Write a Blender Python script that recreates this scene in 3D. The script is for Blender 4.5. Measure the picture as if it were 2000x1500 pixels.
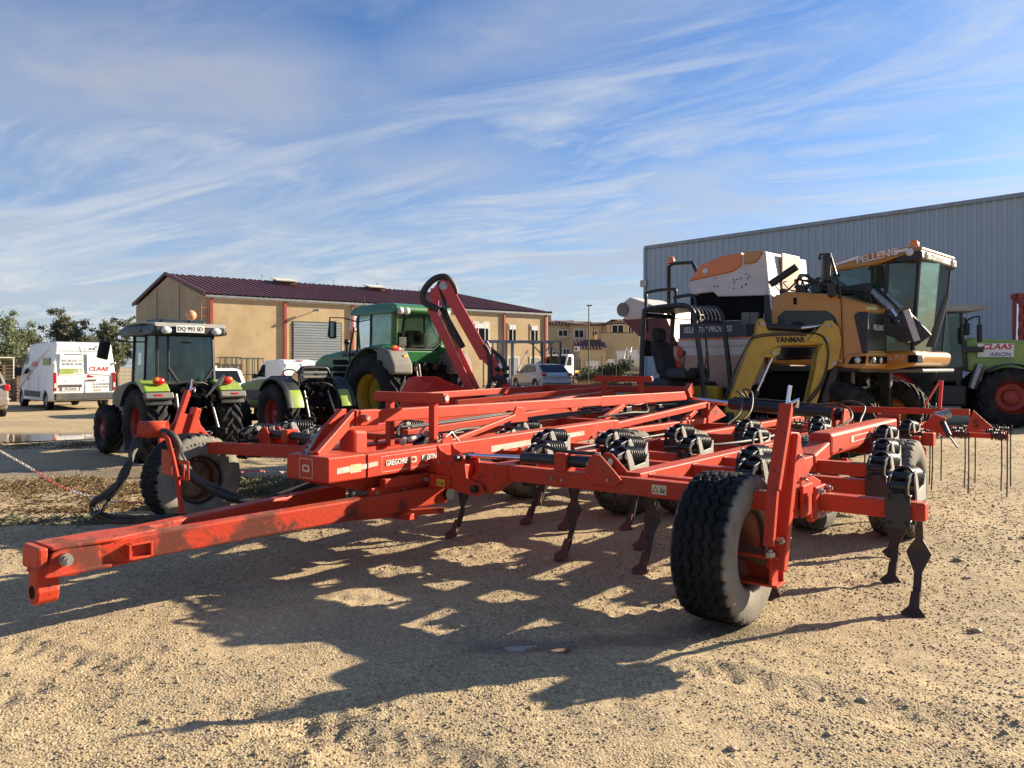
import bpy, bmesh, math, random
import numpy as np
from mathutils import Vector as V, Matrix as MX, Euler
R_ = math.radians
random.seed(7)
rng = np.random.default_rng(11)
S = bpy.context.scene
C = S.collection
for o in list(bpy.data.objects):
    bpy.data.objects.remove(o)

# ------------------------------------------------------------------ camera
cam_d = bpy.data.cameras.new('camera')
cam = bpy.data.objects.new('camera', cam_d)
C.objects.link(cam)
cam.location = (0, 0, 1.57)
cam.rotation_euler = (R_(90), 0, 0)
cam_d.sensor_width = 36
cam_d.lens = 27.0
cam_d.shift_y = -0.017
cam_d.clip_start = 0.05
cam_d.clip_end = 3000
S.camera = cam
S.render.resolution_x, S.render.resolution_y = 1024, 768

# ------------------------------------------------------------------ sun and sky
SUN_AZ = 66.5      # degrees from +Y towards +X
SUN_EL = 21.5
sv = V((math.sin(R_(SUN_AZ)) * math.cos(R_(SUN_EL)), math.cos(R_(SUN_AZ)) * math.cos(R_(SUN_EL)), math.sin(R_(SUN_EL))))
sun_d = bpy.data.lights.new('sun', 'SUN')
sun_d.energy = 5.0
sun_d.angle = R_(0.55)
sun_d.color = (1.0, 0.855, 0.635)
sun = bpy.data.objects.new('sun', sun_d)
C.objects.link(sun)
sun.rotation_euler = (-sv).to_track_quat('-Z', 'Y').to_euler()
sun.location = (20, 10, 30)

W = bpy.data.worlds.new('World')
S.world = W
W.use_nodes = True
nt = W.node_tree
for n in list(nt.nodes):
    nt.nodes.remove(n)


class NT:
    """small helper round a node tree"""
    def __init__(s, tree):
        s.t = tree

    def n(s, typ, **kw):
        nd = s.t.nodes.new(typ)
        for k, v in kw.items():
            if k.startswith('i_'):
                nm = k[2:]
                nm = int(nm) if nm.isdigit() else nm.replace('_', ' ')
                if isinstance(v, bpy.types.NodeSocket):
                    s.t.links.new(v, nd.inputs[nm])
                else:
                    nd.inputs[nm].default_value = v
            else:
                setattr(nd, k, v)
        return nd

    def math(s, op, a, b=None, c=None, clamp=False):
        nd = s.n('ShaderNodeMath', operation=op, use_clamp=clamp)
        for i, v in enumerate((a, b, c)):
            if v is None:
                continue
            if isinstance(v, bpy.types.NodeSocket):
                s.t.links.new(v, nd.inputs[i])
            else:
                nd.inputs[i].default_value = v
        return nd.outputs[0]

    def ramp(s, fac, stops):
        nd = s.n('ShaderNodeValToRGB')
        s.t.links.new(fac, nd.inputs[0])
        cr = nd.color_ramp
        while len(cr.elements) < len(stops):
            cr.elements.new(0.5)
        for e, (p, c) in zip(cr.elements, stops):
            e.position = p
            e.color = (c, c, c, 1) if isinstance(c, (int, float)) else (*c, 1)
        return nd.outputs[0]

    def mix(s, f, a, b, blend='MIX'):
        nd = s.n('ShaderNodeMix', data_type='RGBA', blend_type=blend)
        for i, v in ((0, f), (6, a), (7, b)):
            if isinstance(v, bpy.types.NodeSocket):
                s.t.links.new(v, nd.inputs[i])
            else:
                nd.inputs[i].default_value = v if i == 0 else (*v, 1) if len(v) == 3 else v
        return nd.outputs[2]

    def noise(s, vec, scale, detail=4, rough=0.55, dist=0.0):
        nd = s.n('ShaderNodeTexNoise')
        if vec is not None:
            s.t.links.new(vec, nd.inputs['Vector'])
        nd.inputs['Scale'].default_value = scale
        nd.inputs['Detail'].default_value = detail
        nd.inputs['Roughness'].default_value = rough
        nd.inputs['Distortion'].default_value = dist
        return nd.outputs[0]


w = NT(nt)
sky = w.n('ShaderNodeTexSky', sky_type='NISHITA', sun_disc=False)
sky.sun_elevation = R_(SUN_EL)
sky.sun_rotation = R_(SUN_AZ)
sky.altitude = 50
sky.air_density = 1.0
sky.dust_density = 1.1
sky.ozone_density = 2.6
tc = w.n('ShaderNodeTexCoord')
sep = w.n('ShaderNodeSeparateXYZ', i_0=tc.outputs['Generated'])
den = w.math('MAXIMUM', w.math('ADD', sep.outputs[2], 0.10), 0.06)
px = w.math('DIVIDE', sep.outputs[0], den)
py = w.math('DIVIDE', sep.outputs[1], den)
flat = w.n('ShaderNodeCombineXYZ', i_0=px, i_1=py)


def layer(rot, ln_, wd_, detail, rough, dist, lo, hi, off=(0, 0, 0)):
    mp = w.n('ShaderNodeMapping', vector_type='TEXTURE', i_Vector=flat.outputs[0])
    mp.inputs['Rotation'].default_value = (0, 0, R_(rot))
    mp.inputs['Scale'].default_value = (ln_, wd_, 1)
    mp.inputs['Location'].default_value = off
    return w.ramp(w.noise(mp.outputs[0], 1.0, detail, rough, dist), [(lo, 0.0), (hi, 1.0)])


def bank(cx, cy, rx, ry, rot=0.0):
    """one cloud bank of the layer overhead: soft patch in the plane of the clouds"""
    mp = w.n('ShaderNodeMapping', vector_type='TEXTURE', i_Vector=flat.outputs[0])
    mp.inputs['Rotation'].default_value = (0, 0, R_(rot))
    mp.inputs['Scale'].default_value = (rx, ry, 1)
    mp.inputs['Location'].default_value = (cx, cy, 0)
    ln_ = w.n('ShaderNodeVectorMath', operation='LENGTH', i_0=mp.outputs[0])
    return w.ramp(ln_.outputs['Value'], [(0.25, 1.0), (1.0, 0.0)])


streak = layer(-29, 1.25, 0.46, 10, 0.64, 1.3, 0.42, 0.72, (3.1, 1.7, 0))       # cirrus drawn out by the wind
fibre = layer(-24, 0.62, 0.12, 8, 0.64, 1.2, 0.42, 0.80, (0.4, 6.3, 0))
puff = layer(15, 0.75, 0.6, 8, 0.60, 0.4, 0.46, 0.74, (7.7, 2.2, 0))          # soft low scraps
big = layer(-20, 3.2, 1.6, 3, 0.5, 0.3, 0.34, 0.66, (1.2, 9.4, 0))
hz = w.ramp(sep.outputs[2], [(0.0, 1.0), (0.08, 0.97), (0.15, 0.74), (0.22, 0.38), (0.32, 0.10), (0.5, 0.02)])
m1 = w.math('MULTIPLY', streak, w.math('MULTIPLY_ADD', fibre, 0.60, 0.62))
m1 = w.math('MULTIPLY', m1, w.math('MULTIPLY_ADD', big, 0.65, 0.42))
banks = w.math('MAXIMUM', bank(-1.25, 1.98, 1.15, 0.62, 15), w.math('MAXIMUM', w.math('MULTIPLY', bank(0.15, 1.75, 0.75, 0.28, -35), 0.7), w.math('MULTIPLY', bank(-0.25, 2.75, 0.55, 0.4, 0), 0.8)))
pb = w.math('MULTIPLY', banks, w.math('MULTIPLY_ADD', puff, 0.75, 0.45))
m3 = w.math('MAXIMUM', w.math('MULTIPLY', puff, w.math('MULTIPLY_ADD', big, 0.46, 0.06)), pb)
trail = w.math('MULTIPLY', bank(-1.45, 3.08, 0.95, 0.055, -29), w.math('MULTIPLY_ADD', fibre, 0.5, 0.45))
trail2 = w.math('MULTIPLY', bank(0.33, 2.05, 0.62, 0.045, -24), w.math('MULTIPLY_ADD', fibre, 0.5, 0.4))
msk = w.math('MAXIMUM', w.math('MAXIMUM', m1, m3), w.math('MAXIMUM', trail, trail2), clamp=True)
low = w.math('MULTIPLY', hz, w.math('MULTIPLY_ADD', w.math('MAXIMUM', streak, puff), 0.52, 0.44))
msk = w.math('SUBTRACT', 1.0, w.math('MULTIPLY', w.math('SUBTRACT', 1.0, w.math('MULTIPLY', msk, 0.86)), w.math('SUBTRACT', 1.0, low)), clamp=True)
cl_col = w.mix(w.math('MULTIPLY', w.math('MAXIMUM', pb, w.math('MULTIPLY', puff, hz)), 0.75), (5.6, 5.8, 6.0), (3.15, 3.25, 3.85))
skyt = w.mix(1.0, sky.outputs[0], (0.56, 0.86, 1.24), 'MULTIPLY')
col = w.mix(msk, skyt, cl_col)
bg = w.n('ShaderNodeBackground', i_Color=col, i_Strength=0.05)
out = w.n('ShaderNodeOutputWorld', i_Surface=bg.outputs[0])

vs = S.view_settings
vs.view_transform = 'Standard'
vs.look = 'None'
vs.gamma = 1
vs.use_curve_mapping = False
vs.exposure = 1.40

# ------------------------------------------------------------------ materials
MATS = {}


def mat(name, col, rough=0.5, metal=0.0, tone=None, tscale=3.0, dirt=None, dscale=1.2, dlo=0.5, dhi=0.75,
        damt=0.6, bump=0.0, bscale=60.0, spec=0.5, coat=0.0, alpha=1.0, tdetail=5, emit=None, chips=None, topdust=None):
    """painted / rubber / stone surface: two tones, blotchy dirt, fine relief"""
    m = bpy.data.materials.new(name)
    m.use_nodes = True
    t = NT(m.node_tree)
    p = m.node_tree.nodes['Principled BSDF']
    co = t.n('ShaderNodeTexCoord').outputs['Object']
    c = (*col, 1)
    if tone is None:
        tone = tuple(x * 0.82 for x in col)
    f = t.ramp(t.noise(co, tscale, tdetail, 0.6), [(0.35, 0.0), (0.68, 1.0)])
    cc = t.mix(f, col, tone)
    rr = None
    if dirt is not None:
        d = t.ramp(t.noise(co, dscale, 7, 0.65, 0.3), [(dlo, 0.0), (dhi, damt)])
        cc = t.mix(d, cc, dirt)
        rr = t.math('MULTIPLY_ADD', d, min(0.9 - rough, 0.4), rough)
    if topdust is not None:
        nz = t.n('ShaderNodeSeparateXYZ', i_0=t.n('ShaderNodeNewGeometry').outputs['Normal']).outputs[2]
        td = t.math('MULTIPLY', t.ramp(nz, [(0.6, 0.0), (0.95, 1.0)]), t.ramp(t.noise(co, 5.0, 6, 0.6), [(0.35, 0.0), (0.8, topdust[1])]))
        cc = t.mix(td, cc, topdust[0])
    if chips is not None:
        c1 = t.ramp(t.noise(co, 38.0, 3, 0.5), [(0.61, 0.0), (0.64, 1.0)])
        c2 = t.ramp(t.noise(co, 4.0, 4, 0.6), [(0.46, 0.0), (0.62, 1.0)])
        st_ = t.ramp(t.noise(co, 110.0, 3, 0.6), [(0.35, 0.25), (0.6, 0.0)])
        cc = t.mix(st_, cc, tuple(x * 0.55 for x in col))
        cc = t.mix(t.math('MULTIPLY', t.math('MULTIPLY', c1, c2), 0.85), cc, chips)
    t.t.links.new(cc, p.inputs['Base Color'])
    if rr is not None:
        t.t.links.new(rr, p.inputs['Roughness'])
    else:
        p.inputs['Roughness'].default_value = rough
    p.inputs['Metallic'].default_value = metal
    p.inputs['Specular IOR Level'].default_value = spec
    p.inputs['Coat Weight'].default_value = coat
    p.inputs['Coat Roughness'].default_value = 0.1
    if emit:
        p.inputs['Emission Color'].default_value = (*emit[0], 1)
        p.inputs['Emission Strength'].default_value = emit[1]
    if bump:
        b = t.n('ShaderNodeBump', i_Strength=bump, i_Distance=0.01, i_Height=t.noise(co, bscale, 5, 0.6))
        t.t.links.new(b.outputs[0], p.inputs['Normal'])
    MATS[name] = m
    return m


def glass_mat(name, tint, refl=0.12, trans=0.75):
    m = bpy.data.materials.new(name)
    m.use_nodes = True
    t = NT(m.node_tree)
    for n in list(m.node_tree.nodes):
        m.node_tree.nodes.remove(n)
    tr = t.n('ShaderNodeBsdfTransparent', i_Color=(*[x * trans for x in tint], 1))
    gl = t.n('ShaderNodeBsdfGlossy', i_Color=(0.85, 0.9, 0.9, 1), i_Roughness=0.03)
    co = t.n('ShaderNodeTexCoord').outputs['Object']
    df = t.n('ShaderNodeBsdfDiffuse', i_Color=(0.28, 0.27, 0.24, 1))
    dust = t.ramp(t.noise(co, 5.0, 6, 0.65), [(0.4, 0.0), (0.8, 0.05)])
    fr = t.n('ShaderNodeFresnel', i_IOR=1.5)
    f = t.math('ADD', t.math('MULTIPLY', fr.outputs[0], 0.7), refl * 0.3, clamp=True)
    m1 = t.n('ShaderNodeMixShader', i_0=f, i_1=tr.outputs[0], i_2=gl.outputs[0])
    m2 = t.n('ShaderNodeMixShader', i_0=dust, i_1=m1.outputs[0], i_2=df.outputs[0])
    t.n('ShaderNodeOutputMaterial', i_Surface=m2.outputs[0])
    MATS[name] = m
    return m


DUST = (0.33, 0.25, 0.16)
mat('red', (0.50, 0.042, 0.016), 0.50, tone=(0.43, 0.046, 0.021), tscale=2.2, dirt=(0.26, 0.105, 0.06), dscale=2.3, dlo=0.53, dhi=0.85, damt=0.6, bump=0.15, bscale=25, spec=0.22, chips=(0.09, 0.035, 0.02), topdust=((0.46, 0.22, 0.13), 0.55))
mat('red_worn', (0.50, 0.044, 0.017), 0.50, tone=(0.44, 0.05, 0.024), tscale=3, dirt=(0.055, 0.032, 0.024), dscale=1.9, dlo=0.53, dhi=0.60, damt=0.88, bump=0.25, bscale=30, spec=0.22, chips=(0.07, 0.035, 0.022), topdust=((0.40, 0.20, 0.12), 0.5))
mat('rust', (0.085, 0.038, 0.024), 0.75, tone=(0.13, 0.06, 0.034), tscale=6, dirt=(0.07, 0.04, 0.03), dscale=4, bump=0.4, bscale=50)
mat('black_paint', (0.007, 0.0075, 0.009), 0.42, tone=(0.018, 0.019, 0.021), dirt=(0.10, 0.085, 0.065), dscale=3, dlo=0.55, dhi=0.9, damt=0.4, bump=0.1)
mat('shank_steel', (0.03, 0.027, 0.026), 0.5, metal=0.3, tone=(0.055, 0.04, 0.032), dirt=(0.15, 0.10, 0.065), dscale=5, damt=0.6, bump=0.3, bscale=40)
mat('bracket_grey', (0.25, 0.25, 0.24), 0.5, metal=0.1, tone=(0.33, 0.325, 0.30), dirt=DUST, dscale=4, damt=0.4, bump=0.15)
mat('chrome', (0.75, 0.76, 0.80), 0.14, metal=1.0, tone=(0.6, 0.6, 0.63), tscale=8)
mat('steel', (0.42, 0.41, 0.40), 0.42, metal=0.85, tone=(0.3, 0.27, 0.24), tscale=12, dirt=(0.16, 0.11, 0.07), dscale=6)
mat('hose', (0.020, 0.019, 0.019), 0.55, tone=(0.035, 0.032, 0.028), tscale=9, dirt=(0.12, 0.09, 0.06), dscale=6, damt=0.45)
mat('rubber', (0.010, 0.011, 0.013), 0.75, tone=(0.019, 0.019, 0.019), tscale=4, dirt=(0.16, 0.135, 0.10), dscale=3.5, dlo=0.48, dhi=0.85, damt=0.38, spec=0.2, bump=0.3, bscale=45)
mat('rubber_dusty', (0.055, 0.052, 0.048), 0.82, tone=(0.10, 0.09, 0.075), tscale=3, dirt=(0.25, 0.20, 0.145), dscale=2.5, dlo=0.40, dhi=0.75, damt=0.7, bump=0.3, bscale=45)
mat('rim_dirty', (0.12, 0.055, 0.03), 0.7, tone=(0.20, 0.13, 0.08), tscale=5, dirt=(0.30, 0.24, 0.16), dscale=3, damt=0.8, bump=0.2)
mat('rim_red', (0.32, 0.020, 0.013), 0.45, tone=(0.24, 0.024, 0.017), dirt=(0.18, 0.10, 0.06), dscale=4, damt=0.5)
mat('rim_yellow', (0.55, 0.36, 0.02), 0.5, tone=(0.45, 0.30, 0.04), dirt=(0.25, 0.18, 0.09), dscale=4, damt=0.6)
mat('rim_orange', (0.55, 0.20, 0.02), 0.5, dirt=(0.18, 0.11, 0.06), dscale=4, damt=0.6)
mat('alloy', (0.45, 0.46, 0.48), 0.35, metal=0.7, dirt=(0.1, 0.09, 0.08), dscale=5)
mat('lime', (0.26, 0.37, 0.045), 0.38, tone=(0.22, 0.32, 0.05), dirt=(0.22, 0.20, 0.11), dscale=3, dlo=0.5, dhi=0.9, damt=0.5, coat=0.3)
mat('pale_lime', (0.40, 0.44, 0.16), 0.4, dirt=(0.3, 0.27, 0.18), dscale=3, damt=0.4)
mat('dark_teal', (0.010, 0.026, 0.034), 0.4, dirt=(0.10, 0.10, 0.08), dscale=3, damt=0.35)
mat('deer_green', (0.018, 0.15, 0.035), 0.36, tone=(0.016, 0.12, 0.035), dirt=(0.12, 0.13, 0.08), dscale=2, dlo=0.55, dhi=0.9, damt=0.35, coat=0.3)
mat('dark_plastic', (0.010, 0.012, 0.015), 0.5, tone=(0.019, 0.021, 0.024), dirt=(0.09, 0.085, 0.07), dscale=2.5, damt=0.4)
mat('grey_plastic', (0.11, 0.11, 0.105), 0.55, tone=(0.14, 0.135, 0.125), dirt=DUST, dscale=2.5, damt=0.4)
mat('roof_dark', (0.035, 0.045, 0.048), 0.45, dirt=(0.12, 0.12, 0.10), dscale=2.5, damt=0.4)
mat('olive_lime', (0.20, 0.27, 0.06), 0.4, tone=(0.17, 0.23, 0.06), dirt=(0.2, 0.18, 0.1), dscale=3, damt=0.4)
mat('roof_grey', (0.30, 0.30, 0.28), 0.5, dirt=DUST, dscale=2.5, damt=0.4)
mat('arm_red', (0.62, 0.014, 0.010), 0.34, tone=(0.54, 0.018, 0.012), dirt=(0.22, 0.09, 0.06), dscale=2.5, dlo=0.56, dhi=0.9, damt=0.4, coat=0.3)
mat('yellow', (0.50, 0.33, 0.020), 0.4, tone=(0.43, 0.27, 0.025), dirt=(0.22, 0.15, 0.06), dscale=3.5, dlo=0.5, dhi=0.85, damt=0.5, coat=0.2)
mat('orange', (0.47, 0.20, 0.018), 0.35, tone=(0.42, 0.18, 0.02), dirt=(0.28, 0.16, 0.07), dscale=2, dlo=0.55, dhi=0.9, damt=0.4, coat=0.35)
mat('bright_orange', (0.72, 0.17, 0.02), 0.35, coat=0.3)
mat('bin_white', (0.60, 0.58, 0.55), 0.45, tone=(0.52, 0.47, 0.42), dirt=(0.36, 0.26, 0.18), dscale=1.2, dlo=0.45, dhi=0.9, damt=0.5)
mat('bin_pink', (0.46, 0.30, 0.22), 0.5, tone=(0.40, 0.26, 0.20), dirt=(0.36, 0.24, 0.18), dscale=1.5, damt=0.4)
mat('maroon', (0.13, 0.025, 0.025), 0.5, dirt=(0.2, 0.12, 0.1), dscale=3, damt=0.3)
mat('navy_panel', (0.035, 0.042, 0.058), 0.4, dirt=(0.12, 0.11, 0.1), dscale=2, damt=0.3)
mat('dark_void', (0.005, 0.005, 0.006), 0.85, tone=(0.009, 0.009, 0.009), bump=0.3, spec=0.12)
mat('white_paint', (0.78, 0.78, 0.77), 0.35, tone=(0.74, 0.74, 0.73), dirt=(0.55, 0.50, 0.42), dscale=1.2, dlo=0.5, dhi=0.95, damt=0.35, coat=0.4)
mat('silver_paint', (0.40, 0.42, 0.45), 0.3, metal=0.55, tone=(0.38, 0.40, 0.43), dirt=(0.3, 0.27, 0.22), dscale=1.5, damt=0.25, coat=0.4)
mat('taupe_paint', (0.38, 0.33, 0.29), 0.3, metal=0.4, coat=0.4)
mat('bumper_grey', (0.07, 0.07, 0.075), 0.6, dirt=DUST, dscale=2, damt=0.4)
mat('plate_white', (0.72, 0.72, 0.70), 0.5)
mat('plate_blue', (0.02, 0.06, 0.35), 0.5)
mat('text_black', (0.012, 0.012, 0.014), 0.6)
mat('text_white', (0.75, 0.74, 0.72), 0.5, tone=(0.6, 0.57, 0.54), tscale=18)
mat('faded_white', (0.66, 0.52, 0.45), 0.6, tone=(0.60, 0.30, 0.22), tscale=14)
mat('text_red', (0.60, 0.015, 0.03), 0.45)
mat('text_grey', (0.22, 0.23, 0.24), 0.5)
mat('text_blue', (0.05, 0.16, 0.48), 0.5)
mat('decal_green', (0.35, 0.42, 0.12), 0.5)
mat('warn_yellow', (0.72, 0.46, 0.05), 0.5, dirt=(0.45, 0.28, 0.12), dscale=20, damt=0.4)
mat('warn_cream', (0.62, 0.50, 0.30), 0.5)
mat('lens_red', (0.50, 0.012, 0.012), 0.2, coat=0.6)
mat('lens_orange', (0.80, 0.20, 0.02), 0.25, coat=0.6)
mat('lens_clear', (0.62, 0.63, 0.62), 0.12, coat=0.8)
mat('beacon', (0.82, 0.27, 0.06), 0.25, tone=(0.75, 0.33, 0.16), coat=0.6)
mat('seat_fabric', (0.025, 0.025, 0.028), 0.8)
mat('mirror', (0.75, 0.77, 0.78), 0.05, metal=1.0)
glass_mat('glass_clear', (0.80, 0.97, 0.92), 0.10, 0.76)
glass_mat('glass_green', (0.55, 0.82, 0.78), 0.15, 0.55)
glass_mat('glass_dark', (0.30, 0.36, 0.36), 0.18, 0.35)
mat('window_dark', (0.010, 0.013, 0.015), 0.12, spec=0.4)
mat('stucco', (0.54, 0.40, 0.235), 0.9, tone=(0.45, 0.33, 0.185), tscale=0.9, dirt=(0.27, 0.165, 0.07), dscale=0.65, dlo=0.50, dhi=0.80, damt=0.65, bump=0.5, bscale=9, tdetail=8)
mat('stucco_house', (0.54, 0.43, 0.26), 0.9, tone=(0.48, 0.37, 0.21), tscale=0.6, dirt=(0.30, 0.20, 0.10), dscale=0.4, damt=0.3)
mat('pale_frame', (0.66, 0.61, 0.52), 0.7)
mat('post_red', (0.36, 0.065, 0.04), 0.55, tone=(0.30, 0.07, 0.05))
mat('roof_maroon', (0.105, 0.030, 0.032), 0.55, tone=(0.085, 0.028, 0.03), tscale=0.7, dirt=(0.16, 0.09, 0.08), dscale=0.6, damt=0.4)
mat('roof_tile', (0.17, 0.09, 0.06), 0.85, tone=(0.11, 0.065, 0.05), tscale=3, bump=0.5, bscale=8)
mat('cladding', (0.37, 0.425, 0.455), 0.5, metal=0.0, tone=(0.345, 0.40, 0.43), tscale=0.35, dirt=(0.33, 0.36, 0.36), dscale=0.5, dlo=0.45, dhi=0.8, damt=0.4, bump=0.15, bscale=3)
mat('shutter', (0.34, 0.37, 0.385), 0.4, metal=0.3, tone=(0.30, 0.33, 0.35), tscale=1.0)
mat('galvanised', (0.32, 0.33, 0.33), 0.5, metal=0.5, tone=(0.22, 0.23, 0.23), tscale=3)
mat('fence_metal', (0.05, 0.06, 0.055), 0.6, dirt=(0.15, 0.11, 0.08), dscale=4)
mat('wood', (0.22, 0.14, 0.08), 0.85, tone=(0.15, 0.09, 0.05), tscale=5, bump=0.3, bscale=20)
mat('bark', (0.10, 0.075, 0.055), 0.9, tone=(0.06, 0.045, 0.035), tscale=6, bump=0.6, bscale=15)
mat('chain_white', (0.72, 0.66, 0.58), 0.5)
mat('chain_red', (0.62, 0.13, 0.11), 0.5)
mat('concrete', (0.36, 0.34, 0.30), 0.85, tone=(0.30, 0.28, 0.25), bump=0.3, bscale=20)


def leaf_mat(name, a, b, dead):
    m = bpy.data.materials.new(name)
    m.use_nodes = True
    t = NT(m.node_tree)
    p = m.node_tree.nodes['Principled BSDF']
    gi = t.n('ShaderNodeNewGeometry')
    rnd = gi.outputs['Random Per Island']
    c = t.ramp(rnd, [(0.0, a), (0.55, b), (0.85, a), (1.0, dead)])
    t.t.links.new(c, p.inputs['Base Color'])
    p.inputs['Roughness'].default_value = 0.6
    tl = t.n('ShaderNodeBsdfTranslucent', i_Color=c)
    mx = t.n('ShaderNodeMixShader', i_0=0.3, i_1=p.outputs[0], i_2=tl.outputs[0])
    t.t.links.new(mx.outputs[0], m.node_tree.nodes['Material Output'].inputs['Surface'])
    MATS[name] = m


leaf_mat('leaf_olive', (0.12, 0.125, 0.065), (0.18, 0.175, 0.10), (0.20, 0.16, 0.09))
leaf_mat('leaf_green', (0.10, 0.13, 0.06), (0.17, 0.20, 0.11), (0.19, 0.17, 0.09))
leaf_mat('leaf_brown', (0.14, 0.115, 0.07), (0.19, 0.155, 0.09), (0.11, 0.12, 0.06))


def gauge_rubber():
    """implement tyre: dark tread, sidewalls grey with dried dust"""
    m = bpy.data.materials.new('rubber_gauge')
    m.use_nodes = True
    t = NT(m.node_tree)
    p = m.node_tree.nodes['Principled BSDF']
    co = t.n('ShaderNodeTexCoord').outputs['Object']
    sp = t.n('ShaderNodeSeparateXYZ', i_0=co)
    n_ = t.noise(co, 6.0, 6, 0.65)
    ax = t.math('ADD', t.math('ABSOLUTE', sp.outputs[0]), t.math('MULTIPLY', t.math('SUBTRACT', n_, 0.5), 0.02))
    side = t.ramp(ax, [(0.150, 0.0), (0.172, 1.0)])
    tread = t.mix(t.ramp(n_, [(0.45, 0.0), (0.75, 0.7)]), (0.0075, 0.008, 0.0095), (0.030, 0.028, 0.024))
    wall = t.mix(t.ramp(n_, [(0.35, 0.0), (0.70, 1.0)]), (0.15, 0.14, 0.122), (0.25, 0.225, 0.185))
    t.t.links.new(t.mix(side, tread, wall), p.inputs['Base Color'])
    p.inputs['Roughness'].default_value = 0.72
    p.inputs['Specular IOR Level'].default_value = 0.2
    b = t.n('ShaderNodeBump', i_Strength=0.3, i_Distance=0.01, i_Height=t.noise(co, 50, 5, 0.6))
    t.t.links.new(b.outputs[0], p.inputs['Normal'])
    MATS['rubber_gauge'] = m


gauge_rubber()
leaf_mat('leaf_dark', (0.03, 0.045, 0.022), (0.055, 0.075, 0.035), (0.08, 0.07, 0.04))
leaf_mat('dry_grass', (0.15, 0.095, 0.042), (0.24, 0.165, 0.08), (0.07, 0.075, 0.03))
leaf_mat('pebbles', (0.47, 0.365, 0.22), (0.35, 0.28, 0.18), (0.60, 0.51, 0.37))


# ------------------------------------------------------------------ mesh building
def frame_to(d, up=V((0, 0, 1))):
    d = V(d).normalized()
    x = d.cross(V(up))
    if x.length < 1e-5:
        x = d.cross(V((0, 1, 0)))
    x.normalize()
    u = x.cross(d).normalized()
    return x, d, u


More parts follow.
